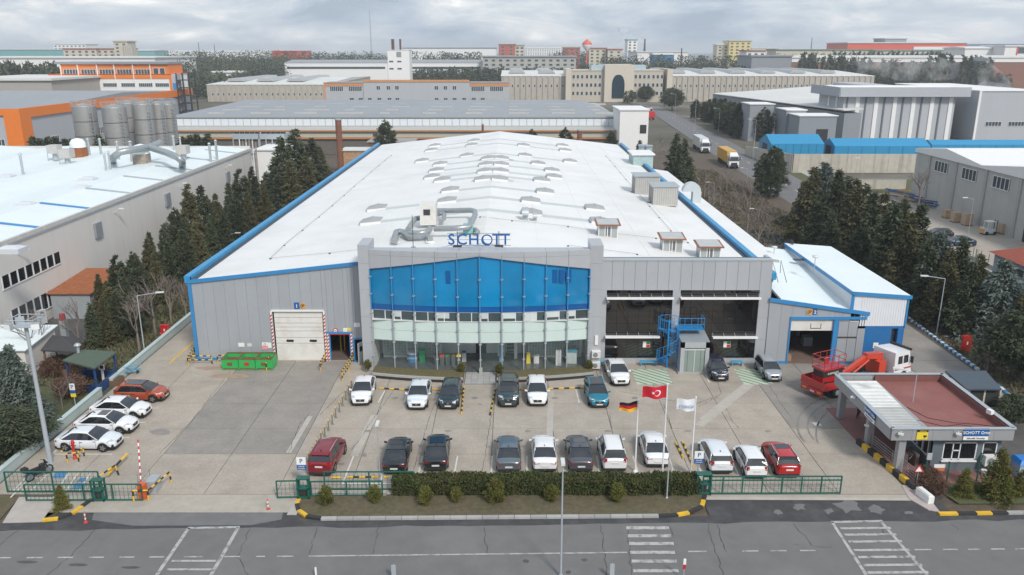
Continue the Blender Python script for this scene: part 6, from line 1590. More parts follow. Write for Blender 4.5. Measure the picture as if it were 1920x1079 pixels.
# person under the guardhouse roof
def person(loc, head_deg, label):
 J = {'pel': (0, 0, .93), 'spi': (0, .01, 1.15), 'che': (0, .02, 1.36), 'nec': (0, .02, 1.50), 'hed': (0, 0, 1.62), 'top': (0, 0, 1.73),
   'hl': (-.10, 0, .90), 'kl': (-.12, -.10, .50), 'al': (-.12, .02, .09), 'tl': (-.12, -.14, .04), 'hr': (.10, 0, .90), 'kr': (.12, -.02, .50), 'ar': (.13, .16, .12), 'tr': (.13, .02, .04),
   'sl': (-.19, .02, 1.42), 'el': (-.26, .06, 1.13), 'wl': (-.24, -.10, .92), 'fl': (-.23, -.14, .84), 'sr': (.19, .02, 1.42), 'er': (.26, .04, 1.13), 'wr': (.25, -.08, .90), 'fr': (.24, -.12, .82)}
 r = {'pel': .13, 'spi': .12, 'che': .145, 'nec': .055, 'hed': .095, 'top': .075, 'hl': .095, 'kl': .062, 'al': .042, 'tl': .035, 'hr': .095, 'kr': .062, 'ar': .042, 'tr': .035, 'sl': .07, 'el': .045, 'wl': .03, 'fl': .028, 'sr': .07, 'er': .045, 'wr': .03, 'fr': .028}
 E_ = ['pel spi', 'spi che', 'che nec', 'nec hed', 'hed top', 'pel hl', 'hl kl', 'kl al', 'al tl', 'pel hr', 'hr kr', 'kr ar', 'ar tr', 'che sl', 'sl el', 'el wl', 'wl fl', 'che sr', 'sr er', 'er wr', 'wr fr']
 names = list(J); me = bpy.data.meshes.new('person'); me.from_pydata([J[n] for n in names], [tuple(names.index(q) for q in e.split()) for e in E_], [])
 ob = new_obj('person', me); link(ob)
 md = ob.modifiers.new('skin', 'SKIN')
 for i, n in enumerate(names):
  sv = me.skin_vertices[0].data[i]; sv.radius = (r[n] * (1.25 if n in ('che', 'pel', 'spi') else 1), r[n]); sv.use_root = (n == 'pel')
 sb_ = ob.modifiers.new('sub', 'SUBSURF'); sb_.levels = 2; sb_.render_levels = 2
 dg = bpy.context.evaluated_depsgraph_get(); m2 = bpy.data.meshes.new_from_object(ob.evaluated_get(dg)); bpy.data.objects.remove(ob)
 skin = M('skin', (.42, .25, .18), .6); coat = M('dark jacket', (.016, .017, .02), .8, var=.2); trous = M('dark trousers', (.03, .03, .035), .8, var=.1); hair = M('dark hair', (.015, .012, .01), .8)
 m2.materials.clear()
 for q in (skin, coat, trous, hair, black): m2.materials.append(q)
 for p in m2.polygons:
  z = p.center.z; x = abs(p.center.x)
  p.material_index = 3 if z > 1.66 or (z > 1.56 and p.center.y > .02) else 0 if z > 1.49 else 4 if z < .12 else 0 if (x > .19 and z < .92 and z > .7) else 1 if z > .88 else 2
  p.use_smooth = True
 o = new_obj('person', m2); link(o); o.location = loc; o.rotation_euler.z = R(head_deg)
 return tag(o, label, 'person')
a = P(1608, 786); person((a.x, a.y, .09), 15, 'person in dark clothes walking under the guardhouse canopy')
# ================================================================== guardhouse with canopy
gh = thing('guardhouse', 'grey guardhouse with red flat roof and a corrugated canopy on square pillars', 'guardhouse', (30, 55, .04))
A0, A1, B0, B1 = 25.95, 34.45, 50.6, 60.35; ZF0, ZF1 = 2.75, 3.62
sheet('red_paving', [(26.0, 61.6), (33.5, 61.6), (36.5, 49.6), (27.6, 49.1), (26.75, 50.6), (26.1, 56)], .085, red_pave, .08)
pg = M('guardhouse render', (.115, .145, .165), .7, var=.06)
fasc = M('fascia panel', (.33, .335, .345), .45, .15, var=.04, rand=.05)
def fascia(x0, y0, x1, y1):
 L = math.hypot(x1 - x0, y1 - y0); n = max(1, round(L / 1.3)); a = atan2(y1 - y0, x1 - x0)
 for i in range(n):
  c = ((x0 + (x1 - x0) * (i + .5) / n), (y0 + (y1 - y0) * (i + .5) / n), (ZF0 + ZF1) / 2); padd('cbox', (c, (L / n - .015, .14, ZF1 - ZF0), a,), 'fascia_panel', fasc, gh)
 padd('cbox', (((x0 + x1) / 2, (y0 + y1) / 2, ZF1 + .02), (L + .1, .34, .04), a,), 'fascia_cap', steel, gh)
fascia(A0, B1, A0 + .12, B0 + .1); fascia(A0 + .1, B0, A1, B0); fascia(A1, B0 + .1, A1, B1); fascia(A1, B1, A0 + .1, B1)
pbox((28.9, B0 + .2, 3.02, A1 - .1, B1 - .1, 3.08), 'roof', red_roof, gh)
mb = MB(); mb.box(A1 - .25, B0 + .3, 3.08, A1 - .08, B1 - .2, 3.55); mb.box(29, B1 - .25, 3.08, A1 - .3, B1 - .1, 3.55); put('upstand', mb, M('red upstand', (.17, .07, .062), .7, var=.1), gh)
cors = M('canopy sheet', (.40, .42, .425), .4, .3, var=.1, dirt=(.25, .26, .26), da=.7, ds=.7)
cors2 = M('old canopy sheet', (.33, .345, .345), .5, .2, var=.1, dirt=(.22, .22, .22), da=.6, ds=.7)
y = B0 + .35; i = 0
while y < B1 - .3:
 mb = MB(); x1_ = 28.7 + (y - B0) * .04; mb.hexa([(A0 + .25, y, 3.1), (x1_, y, 3.1), (x1_, y + .25, 3.1), (A0 + .25, y + .25, 3.1)], [(A0 + .25, y + .05, 3.19), (x1_, y + .05, 3.19), (x1_, y + .17, 3.19), (A0 + .25, y + .17, 3.19)]); put('canopy_rib', mb, cors if y > 54.9 else cors2, gh); y += .262
pbox((A0 + .2, B0 + .2, 3.04, 29.2, B1 - .2, 3.09), 'canopy_deck', cors2, gh)
for x, y in ((26.45, 59.8), (26.62, 54.9), (27.05, 51.05)):
 pbox((x - .24, y - .24, .05, x + .24, y + .24, 2.74), 'pillar', fasc, gh)
H0, H1, K0, K1 = 29.35, 34.1, 51.15, 59.9
mb = MB(); mb.box(H0, K0, .05, H1, K1, .95); mb.box(H0, K0, 2.3, H1, K1, 3.0)
for a, b in ((H0, H0 + .75), (32.45, 32.85), (33.85, H1)): mb.box(a, K0 + .003, .95, b, K0 + .25, 2.3)
mb.box(H0, K0 + 3.2, .95, H0 + .2, K1, 2.3); mb.box(H0, K0, .95, H0 + .2, K0 + .5, 2.3); mb.box(H1 - .2, K0, .95, H1, K1, 2.3); mb.box(H0 + .2, K1 - .2, .95, H1 - .2, K1, 2.3); put('walls', mb, pg, gh)
pbox((H0 + .3, K0 + .35, .9, H1 - .25, K0 + .42, 2.35), 'dark_interior', black_paint, gh)
def win(x0, x1, z0, z1, bars):
 mb = MB(); mb.box(x0, K0 + .05, z0, x1, K0 + .09, z1); w = put('window', mb, dark_glass, gh)
 mb = MB()
 for x in (x0, x1 - .07) + tuple(bars): mb.box(x, K0 - .0, z0, x + .07, K0 + .12, z1)
 mb.box(x0, K0, z0, x1, K0 + .12, z0 + .07); mb.box(x0, K0, z1 - .07, x1, K0 + .12, z1)
 if bars: mb.box(bars[0], K0, (z0 + z1) / 2, bars[1], K0 + .11, (z0 + z1) / 2 + .07)
 put('window_frame', mb, white_frame, w)
 pbox((x0 - .06, K0 - .14, z0 - .12, x1 + .06, K0 + .02, z0 - .03), 'sill', white_frame, w)
win(30.1, 32.45, .95, 2.28, (30.75, 31.25)); win(32.85, 33.85, .98, 2.3, ())
mb = MB(); mb.box(H0 + .05, K0 + .5, 1.0, H0 + .09, K0 + 3.2, 2.25); w = put('side_window', mb, dark_glass, gh); mb = MB()
for y in (K0 + .5, K0 + 1.3, K0 + 2.1, K0 + 3.12): mb.box(H0 - .02, y, 1.0, H0 + .1, y + .08, 2.25)
mb.box(H0 - .02, K0 + .5, .95, H0 + .1, K0 + 3.2, 1.03); put('window_frame', mb, white_frame, w)
# signs on the guardhouse
s_ = thing('name_sign', 'blue and white SCHOTT Orim sign on the front fascia of the guardhouse', 'sign', (31.7, B0 - .1, 3.2))
pbox((30.95, B0 - .15, 3.1, 32.65, B0 - .09, 3.66), 'board', sign_blue, s_); pbox((30.95, B0 - .15, 2.82, 32.65, B0 - .09, 3.1), 'lower_board', sign_white, s_)
text_on(s_, 'SCHOTT Orim', .29, sign_white, (31.8, B0 - .17, 3.37)); text_on(s_, 'Güvenlik / Security', .16, M('print grey', (.25, .25, .25), .6), (31.8, B0 - .17, 2.96))
s_ = thing('name_sign', 'blue and white SCHOTT Orim sign on the long side fascia of the guardhouse', 'sign', (25.9, 54, 3.2))
pbox((A0 - .08, 52.9, 3.1, A0 - .02, 54.5, 3.62), 'board', sign_blue, s_); pbox((A0 - .08, 52.9, 2.8, A0 - .02, 54.5, 3.1), 'lower_board', sign_white, s_)
text_on(s_, 'SCHOTT Orim', .27, sign_white, (A0 - .10, 53.7, 3.36), R(-90)); text_on(s_, 'Güvenlik / Security', .15, MATS['print grey'], (A0 - .10, 53.7, 2.95), R(-90))
s_ = thing('camera_sign', 'yellow and black camera warning sign on the guardhouse fascia', 'sign', (28.1, B0 - .1, 3.2))
pbox((27.75, B0 - .13, 2.85, 28.5, B0 - .09, 3.4), 'board', sign_yellow, s_); pbox((27.75, B0 - .13, 3.41, 28.5, B0 - .09, 3.56), 'header', black_paint, s_)
text_on(s_, 'DİKKAT', .13, sign_yellow, (28.15, B0 - .14, 3.48), depth=.004)
mb = MB(); mb.box(28.2, B0 - .15, 3.05, 28.42, B0 - .135, 3.17); mb.box(28.28, B0 - .15, 2.95, 28.33, B0 - .135, 3.05); put('camera_symbol', mb, black_paint, s_)
for x, y, lb in ((26.55, B0 - .3, 'white security camera on the front left corner of the guardhouse'), (30.5, B0 - .3, 'white security camera beside the front name sign'), (25.75, 56.4, 'white security camera over the middle canopy pillar'), (26.2, 54.6, 'white security camera low on the middle canopy pillar')):
 o = thing('security_camera', lb, 'camera', (x, y, 3.3)); z = 3.35 if 'low' not in lb else 1.9
 padd('cbox', ((x, y, z), (.34, .13, .13), R(-30),), 'housing', white_paint, o); padd('rod', ((x, y, z), (x + .1, y + .25, z + .1), .03, 5,), 'bracket', white_paint, o)
o = thing('floodlight', 'white floodlight on the right parapet of the guardhouse roof', 'lamp', (34.3, 52.5, 3.6)); padd('cbox', ((34.1, 53.0, 3.75), (.3, .4, .3), R(20),), 'head', white_paint, o); pbox((34.2, 52.9, 3.6, 34.3, 53.1, 3.7), 'bracket', steel, o)
mb = MB(); pts = [(29.3, 55.2, 3.1), (29.9, 53.4, 3.1), (31.3, 52.6, 3.1), (33, 52.3, 3.1), (34.1, 51.9, 3.1)]; mb.tube(pts, .02, 4); mb.tube([(29.0, 53, 3.1), (30.4, 52, 3.1), (31.6, 52.3, 3.1), (33, 51.6, 3.1)], .02, 4); solo('cable', mb, [black], 'black cables lying loose across the red guardhouse roof', 'cable', (30, 53, 3.1))
ac(33.3, 50.75, .75, 'white air conditioner under the right window of the guardhouse', w=.95, d=.38, h=.72)
o = thing('bucket', 'white bucket under the air conditioner at the guardhouse', 'bucket', (32.9, 50.6, .05)); padd('lathe', ((32.9, 50.6, .05), [(.17, 0), (.2, .38)], 12,), 'pail', white_paint, o); padd('lathe', ((32.9, 50.6, .42), [(.21, 0), (.21, .03)], 12,), 'rim', white_frame, o)
# turnstiles, railing, kerbs
for i, (x, y) in enumerate(((27.95, 52.3), (28.75, 52.3))):
 o = thing('turnstile', ('left', 'right')[i] + ' steel tripod turnstile beside the guardhouse wall', 'turnstile', (x, y, .09))
 pbox((x - .13, y - .55, .09, x + .13, y + .55, 1.02), 'housing', M('brown steel', (.16, .13, .12), .4, .3), o); mb = MB()
 for a_ in (0, 2.1, 4.2): mb.rod((x - .13, y - .2, .85), (x - .55, y - .2 + .28 * sin(a_), .75 + .28 * cos(a_)), .025, 5)
 put('tripod', mb, chrome, o)
o = thing('railing', 'white tube railing along the guardhouse path', 'railing', (26.6, 52, .09))
ra, rb_ = Vector((26.62, 54.6, .09)), Vector((27.45, 49.3, .09))
for k in range(7): p = ra.lerp(rb_, k / 6); padd('rod', (p, p + Vector((0, 0, 1.1)), .025, 6,), 'post', chrome, o)
for z in (.3, .5, .7, .9, 1.12): padd('rod', (ra + Vector((0, 0, z)), rb_ + Vector((0, 0, z)), .02, 5,), 'rail', chrome, o)
kb = thing('barrier_kerb', 'big yellow and black kerb blocks beside the guardhouse path', 'kerb', (26.4, 52, .04)); q0, q1 = Vector((26.05, 55.4, 0)), Vector((27.1, 48.6, 0))
for k in range(9):
 a_ = q0.lerp(q1, k / 9); b_ = q0.lerp(q1, (k + 1) / 9); c = (a_ + b_) / 2; padd('cbox', ((c.x, c.y, .24), ((b_ - a_).length - .03, .28, .4), atan2((b_ - a_).y, (b_ - a_).x),), 'kerb_block', kerb_black if k % 2 == 0 else kerb_yellow, kb)
o = thing('concrete_block', 'white rounded concrete block at the gate end of the striped kerb', 'block', (27.25, 47.4, .04)); mb = MB(); mb.cbox((27.25, 47.5, .3), (.42, 1.3, .5), R(10)); mb.cbox((27.25, 47.5, .58), (.3, 1.15, .08), R(10)); put('block', mb, white_paint, o)
o = thing('warning_sign', 'triangular barrier warning sign at the end of the path railing', 'sign', (27.5, 49.2, 1.1)); mb = MB(); mb.face([(27.2, 49.1, 1.15), (27.8, 49.1, 1.15), (27.5, 49.12, 1.65)]); put('face', mb, sign_white, o)
mb = MB()
for a_, b_ in (((27.2, 1.15), (27.8, 1.15)), ((27.8, 1.15), (27.5, 1.65)), ((27.5, 1.65), (27.2, 1.15))): mb.rod((a_[0], 49.08, a_[1]), (b_[0], 49.08, b_[1]), .03, 5)
put('rim', mb, red_paint, o); padd('rod', ((27.5, 49.15, .1), (27.5, 49.15, 1.2), .025, 6,), 'post', lamp_steel, o)
s_ = thing('notice_sign', 'white and orange visitor notice on the guardhouse fence', 'sign', (29.3, 49.9, .8)); pbox((28.95, 49.9, .75, 29.75, 49.94, 1.0), 'lower_field', M('notice orange', (.6, .18, .08), .6), s_); pbox((28.95, 49.9, 1.0, 29.75, 49.94, 1.25), 'upper_field', sign_white, s_)
s_ = thing('notice_sign', 'grey white notice on the guardhouse corner', 'sign', (29.3, 51.1, 1.2)); pbox((29.0, 51.0, 1.0, 29.34, 51.04, 1.5), 'board', M('notice grey', (.42, .45, .46), .6), s_); pbox((28.98, 51.04, .98, 29.36, 51.06, 1.52), 'backing', steel, s_)
for k, x in enumerate((28.3, 29.85, 31.9, 32.6)): # fence posts in front of the guardhouse
 o = thing('fence_post', ('first', 'second', 'third', 'fourth')[k] + ' dark green fence post in front of the guardhouse, counted from the path', 'fence post', (x, 49.7, .05)); pbox((x - .035, 49.67, .05, x + .035, 49.74, 1.5 if k != 2 else 2.2), 'post', green_fence, o); pbox((x - .05, 49.65, 1.5 if k != 2 else 2.2, x + .05, 49.76, 1.56 if k != 2 else 2.26), 'cap', green_fence, o)
o = thing('water_tank', 'pale plastic tank with blue cover behind the conical thuja at the right edge', 'tank', (35.7, 50.6, .05)); pbox((35.0, 50.1, .05, 36.4, 51.2, 1.1), 'tank', M('tank blue grey', (.32, .42, .50), .4, var=.1), o)
padd('hexa', ([(34.9, 50.0, 1.1), (36.5, 50.0, 1.1), (36.5, 51.3, 1.1), (34.9, 51.3, 1.1)], [(35.1, 50.2, 1.38), (36.3, 50.2, 1.38), (36.3, 51.1, 1.38), (35.1, 51.1, 1.38)],), 'cover', M('tarp blue', (.01, .17, .52), .5), o)
# smoking shelter
o = thing('shelter', 'smoking shelter with flat dark slate roof behind the guardhouse', 'shelter', (38, 61.3, .04))
c = [P(x, y, 2.7) for x, y in ((1772, 697), (1848, 697), (1878, 731), (1812, 731))]; padd('prism', ([(p.x, p.y) for p in c], 2.62, 2.76,), 'roof', M('slate board', (.065, .085, .11), .6, var=.05), o)
cr_ = M('cream panel', (.48, .47, .40), .6)
x0, x1, y0, y1 = 36.5, 39.0, 59.8, 62.8
for x, y in ((x0, y0), (x1, y0), (x1, y1), (x0, y1), ((x0 + x1) / 2, y0)): pbox((x - .07, y - .07, .04, x + .07, y + .07, 2.62), 'post', cr_, o)
mb = MB(); mb.box(x0, y0 - .02, .1, x1, y0 + .02, .95); mb.box(x1 - .02, y0, .1, x1 + .02, y1, .95); put('lower_panel', mb, cr_, o); pbox((x0 + .1, y0 - .01, .98, x1 - .1, y0 + .01, 2.5), 'glass', M('shelter glass', (.05, .055, .05), .1, var=0), o)
# blue and white kerb on the right lane
kb = thing('lane_kerb', 'blue and white painted kerb running along the right hand lane', 'kerb', (44, 75, .04)); k0, k1 = P(1688, 588), P(1834, 696); a3 = P(1896, 748); n = 40
for k in range(n):
 a_ = k0.lerp(k1, k / n); b_ = k0.lerp(k1, (k + 1) / n); c = (a_ + b_) / 2; padd('cbox', ((c.x, c.y, .12), ((b_ - a_).length - .02, .3, .2), atan2((b_ - a_).y, (b_ - a_).x),), 'kerb_block', M('kerb blue', (.03, .20, .40), .6, var=.1) if k % 2 == 0 else white_paint, kb)
for k in range(4):
 a_ = P(1868, 724).lerp(a3, k / 4); b_ = P(1868, 724).lerp(a3, (k + 1) / 4); c = (a_ + b_) / 2; padd('cbox', ((c.x, c.y, .12), ((b_ - a_).length - .02, .3, .2), atan2((b_ - a_).y, (b_ - a_).x),), 'kerb_block', MATS['kerb blue'] if k % 2 == 0 else white_paint, kb)

# ================================================================== gates and fences at the road
def mesh_fence(parent, a, b, h, z0=.05, step=.28):
 L = (b - a).length; d = (b - a) / L; mb = MB(); k = 0
 while k < L: p = a + d * k; mb.box(p.x - .008, p.y - .008, z0, p.x + .008, p.y + .008, z0 + h); k += step
 for z in (.3, .55, .8): mb.cbox(((a.x + b.x) / 2, (a.y + b.y) / 2, z0 + h * z), (L, .012, .012), atan2(d.y, d.x))
 put('wire_mesh', mb, green_fence, parent, kind='stuff')
def gate(label, a, b, h=1.15, posts=4, z0=.05, name='sliding_gate', cat='gate', rail2=True):
 a, b = Vector((a[0], a[1], 0)), Vector((b[0], b[1], 0)); o = thing(name, label, cat, (a.x, a.y, z0)); d = (b - a).normalized(); an_ = atan2(d.y, d.x)
 for i in range(posts): p = a.lerp(b, i / (posts - 1)); padd('cbox', ((p.x, p.y, z0 + h / 2 + .03), (.08, .08, h), an_,), 'post', green_fence, o)
 for z in ((.06, h) if not rail2 else (.06, h - .28, h)): padd('cbox', (((a.x + b.x) / 2, (a.y + b.y) / 2, z0 + z + .02), ((b - a).length, .07, .08), an_,), 'rail', green_fence, o)
 mesh_fence(o, a, b, h - .1, z0 + .05); return o
def gate_post(label, x, y, w=.7, z0=.05, h=1.5):
 o = thing('gate_frame', label, 'gate post', (x, y, z0))
 for dx in (-w / 2, w / 2):
  for dy in (-.2, .2): pbox((x + dx - .05, y + dy - .05, z0, x + dx + .05, y + dy + .05, z0 + h), 'post', green_fence, o)
 for z in (.15, .8, h): pbox((x - w / 2 - .05, y - .25, z0 + z - .05, x + w / 2 + .05, y + .25, z0 + z + .03), 'frame', green_fence, o)
 pbox((x - .2, y - .12, z0 + .15, x + .2, y + .12, z0 + .75), 'motor_box', black_paint, o)
gate('left green sliding gate between the motorbike bay and the barrier', (-31.9, 47.2), (-24.3, 47.25), 1.2, 5, rail2=False)
gate_post('green frame of the left sliding gate', -27.15, 47.35)
o = gate('green fence section behind the left verge', (-33.8, 48.3), (-27.6, 48.35), 1.5, 3, name='mesh_fence', cat='fence', rail2=False)
gate('short green gate leaf at the left end of the lawn island', (-15.5, 47.55), (-14.0, 47.6), 1.25, 2, rail2=False); gate_post('green gate frame at the left end of the lawn island', -13.75, 47.6)
gate('long green fence between the gate frame and the hedge', (-13.3, 47.75), (-8.6, 47.8), 1.1, 3, name='mesh_fence', cat='fence', rail2=False); gate('taller green mesh fence in front of the empty bay', (-12.6, 48.6), (-6.6, 48.6), 1.35, 3, name='mesh_fence', cat='fence', rail2=False)
gate('right green sliding gate behind the two lower white cars and red car', (12.7, 48.05), (21.9, 48.1), 1.3, 8); gate_post('green frame at the right end of the hedge', 12.75, 48.15, .9)
o = thing('wall_kerb', 'low concrete plinth under the green fence by the lawn', 'plinth', (-11, 48.1, .05)); pbox((-13.3, 47.95, 0, -8.4, 48.25, .2), 'plinth', kerb_stone, o); pbox((-13.3, 47.93, .2, -8.4, 48.27, .23), 'coping', pale_patch, o)
# boom barrier
o = thing('boom_barrier', 'orange and grey boom barrier with its red and white arm raised', 'barrier', (-22.7, 47.5, .05)); bx_, by_ = P(270, 936).x, P(270, 936).y
pbox((bx_ - .25, by_ - .2, .05, bx_ + .22, by_ + .2, 1.1), 'motor_housing', M('barrier orange', (.62, .10, .02), .45), o); pbox((bx_ - .05, by_ + .5, .05, bx_ + .6, by_ + 1.5, .95), 'cabinet', steel, o)
striped([(bx_ - .12, by_ + .1, .9), (bx_ - .55, by_ + 1.4, 3.6)], .05, o, m1=red_paint, m2=white_paint, seg=.22); striped([(bx_ - .5, by_ - .35, .05), (bx_ - .5, by_ - .35, .8), (bx_ + .5, by_ - .3, .8), (bx_ + 1.0, by_ + 1.9, .9), (bx_ + 1.05, by_ + 1.95, .05)], .06, o); striped([(bx_ + .45, by_ - .3, .05), (bx_ + .45, by_ - .3, .85)], .06, o)
mb = MB()
for z in (.3, .6, .9, 1.2): mb.rod((bx_ - .7, by_ + .9, z), (bx_ - .2, by_ + 1.6, z), .015, 4)
mb.rod((bx_ - .7, by_ + .9, .05), (bx_ - .7, by_ + .9, 1.3), .02, 4); mb.rod((bx_ - .2, by_ + 1.6, .05), (bx_ - .2, by_ + 1.6, 1.3), .02, 4); put('cage', mb, chrome, o, kind='stuff')
o = thing('boom_barrier', 'yellow and black boom lying low beside the left green gate', 'barrier', tuple(P(205, 908))); a = P(203, 902); b = P(240, 866); striped([(a.x, a.y, .45), (b.x, b.y, .6)], .09, o, seg=.8); striped([(a.x - .2, a.y - .9, .05), (a.x - .1, a.y - .8, .8), (a.x + .3, a.y + .6, .85), (a.x + .4, a.y + .7, .05)], .06, o)
def delineator(px, py, label):
 a = P(px, py); o = thing('road_post', label, 'road post', (a.x, a.y, 0)); padd('lathe', ((a.x, a.y, 0), [(.16, 0), (.14, .04), (.05, .06)], 8,), 'foot', red_paint, o)
 for i in range(5): padd('rod', ((a.x, a.y, .06 + i * .14), (a.x, a.y, .06 + (i + 1) * .14), .05, 8,), 'band', M('road post orange', (.55, .14, .10), .5) if i % 2 == 0 else white_paint, o)
delineator(161, 980, 'red and white flexible road post beside the left striped kerb'); delineator(503, 956, 'red and white flexible road post at the worn asphalt patch')
sign_post(1330, 1085, 1.4, 'red and white road sign post at the bottom edge', [(0, .15, .35, sign_white, '', None), (.35, .15, .3, red_paint, '', None)], loc=(9.6, 39.0, 0), z0=0); sign_post(706, 1085, 1.0, 'pale blue grey marker post at the bottom edge', [(0, .25, .9, lamp_steel, '', None)], loc=(-6.6, 39.0, 0), z0=0)
sign_post(1176, 1085, 1.0, 'second pale blue grey marker post at the bottom edge, beside the crosswalk', [(0, .25, .9, lamp_steel, '', None)], loc=(5.6, 39.1, 0), z0=0); sign_post(531, 1085, .7, 'short white marker post at the bottom edge', [(0, .1, .5, sign_white, '', None)], loc=(-11.0, 39.2, 0), z0=0)
sheet('footpath', [(12.7, 47.4), (27, 47.3), (27, 47.62), (12.7, 47.75)], .034, pale_patch)

# ================================================================== scissor lift on the crane truck
trk = thing('crane_truck', 'red flatbed crane truck with white cab behind the guardhouse', 'truck', (0, 0, 0))
redt = paint('truck red', (.42, .02, .02)); redk = paint('crane red', (.55, .05, .02))
TL = 10.9
pbox((0, -.45, .65, TL, .45, .95), 'chassis', dark_metal, trk)
pbox((0, -1.25, 1.0, 4.4, 1.25, 1.12), 'bed', M('bed dark red', (.10, .02, .02), .7, var=.2), trk)
for (a_, b_) in (((0, -1.28), (4.4, -1.22)), ((0, 1.22), (4.4, 1.28)), ((-.06, -1.28), (0, 1.28)), ((4.34, -1.2), (4.4, 1.2))):
 pbox((a_[0], a_[1], .95, b_[0], b_[1], 1.62), 'side_board', redt, trk)
mb = MB(); mb.box(-.09, -1.2, .45, -.03, 1.2, .9); tb = put('rear_panel', mb, redt, trk)
for y in (-1.0, .6): pbox((-.11, y, .62, -.092, y + .4, .76), 'tail_light', sign_orange, tb)
pbox((-.11, -.3, .55, -.092, .15, .68), 'number_plate', plate_m, tb)
mb = MB(); mb.hexa([(8.6, -1.18, .9), (TL, -1.18, .7), (TL, 1.18, .7), (8.6, 1.18, .9)], [(8.6, -1.12, 2.85), (TL - .35, -1.05, 2.75), (TL - .35, 1.05, 2.75), (8.6, 1.12, 2.85)]); cab = put('cab', mb, wht, trk)
for s in (-1, 1):
 for x in (9.05, 9.8): padd('hexa', ([(x, s * 1.175, 1.75), (x + .55, s * 1.175, 1.75), (x + .55, s * 1.15, 1.75), (x, s * 1.15, 1.75)][::s], [(x, s * 1.15, 2.45), (x + .5, s * 1.15, 2.45), (x + .5, s * 1.1, 2.45), (x, s * 1.1, 2.45)][::s],), 'side_window', car_glass, cab)
 pbox((8.7, s * 1.175, 1.2, TL - .1, s * 1.20, 1.32), 'stripe', redt, cab)
 pbox((10.55, s * 1.2, 1.7, 10.65, s * 1.45, 2.3), 'wing_mirror', plastic, cab)
padd('hexa', ([(TL - .1, -1.0, 1.75), (TL - .03, -1.0, 1.7), (TL - .03, 1.0, 1.7), (TL - .1, 1.0, 1.75)], [(TL - .34, -.95, 2.6), (TL - .26, -.95, 2.6), (TL - .26, .95, 2.6), (TL - .34, .95, 2.6)],), 'windscreen', car_glass, cab)
pbox((TL - .3, -1.1, 2.78, TL - .15, 1.1, 2.95), 'sun_visor', black_paint, cab)
for x in (1.7, 2.9, 9.9):
 for s in (-1, 1): mb = MB(); mb.rod((x, s * .8, .5), (x, s * 1.18, .5), .5, 16); w = put('wheel', mb, tyre_m, trk); padd('rod', ((x, s * 1.17, .5), (x, s * 1.2, .5), .24, 10,), 'rim', steel, w)
mb = MB(); mb.box(7.2, -.7, .95, 8.1, .7, 2.1); cr = put('crane_base', mb, redk, trk); padd('tube', ([(7.65, 0, 1.9), (7.7, 0, 2.7)], .3, 8,), 'crane_column', redk, cr)
mb = MB(); mb.hexa([(8.1, -.28, 2.1), (8.1, .28, 2.1), (6.0, .25, 2.5), (6.0, -.25, 2.5)], [(8.1, -.28, 2.7), (8.1, .28, 2.7), (6.1, .25, 2.95), (6.1, -.25, 2.95)]); mb.hexa([(6.4, -.2, 2.4), (6.4, .2, 2.4), (3.4, .15, 1.25), (3.4, -.15, 1.25)], [(6.4, -.2, 2.85), (6.4, .2, 2.85), (3.3, .15, 1.55), (3.3, -.15, 1.55)]); put('crane_arm', mb, redk, cr)
for s in (-1, 1): padd('rod', ((6.2, s * .35, 2.4), (4.0, s * .35, 1.3), .09, 6,), 'hydraulic_ram', redk, cr)
trk.location = (25.6, 63.9, .045); trk.rotation_euler.z = R(27)
T0 = trk.location.copy(); hz = R(27)
def on_trk(o, x, y, z): o.location = (T0.x + x * cos(hz) - y * sin(hz), T0.y + x * sin(hz) + y * cos(hz), T0.z + z); o.rotation_euler.z = hz
sl = thing('scissor_lift', 'red scissor lift with railed platform carried on the truck bed', 'scissor lift', (0, 0, 0))
pbox((-1.2, -.6, .25, 1.2, .6, .7), 'base', redt, sl); mb = MB(); mb.box(-1.15, -.55, .72, 1.15, .55, 1.3); dk = put('scissor_pack', mb, black_paint, sl)
pbox((-1.25, -.65, 1.32, 1.25, .65, 1.5), 'platform', redt, sl)
text_on(sl, 'SCISSOR LIFT', .22, sign_white, (0, -.57, 1.0), depth=.004)
for x in (-.85, .85):
 for s in (-1, 1): padd('rod', ((x, s * .45, .2), (x, s * .62, .2), .2, 10,), 'wheel', tyre_m, sl)
for x in (-1.25, -.4, .4, 1.25):
 for s in (-1, 1): padd('rod', ((x, s * .65, 1.5), (x, s * .65, 2.55), .03, 5,), 'rail_post', redt, sl)
for z in (2.0, 2.55):
 mb = MB(); c = [(-1.25, -.65), (1.25, -.65), (1.25, .65), (-1.25, .65), (-1.25, -.65)]
 for p, q in zip(c, c[1:]): mb.rod((p[0], p[1], z), (q[0], q[1], z), .03, 5)
 put('rail', mb, redt, sl)
pbox((-1.1, -.5, 1.9, -.6, -.42, 2.5), 'control_box', redt, sl)
on_trk(sl, 1.65, 0, 1.1)
car('hatch', blk, 'dark hatchback half hidden behind the crane truck by the blue wall', (P(1640, 690).x, 69.6, 0), 'mid', 10)
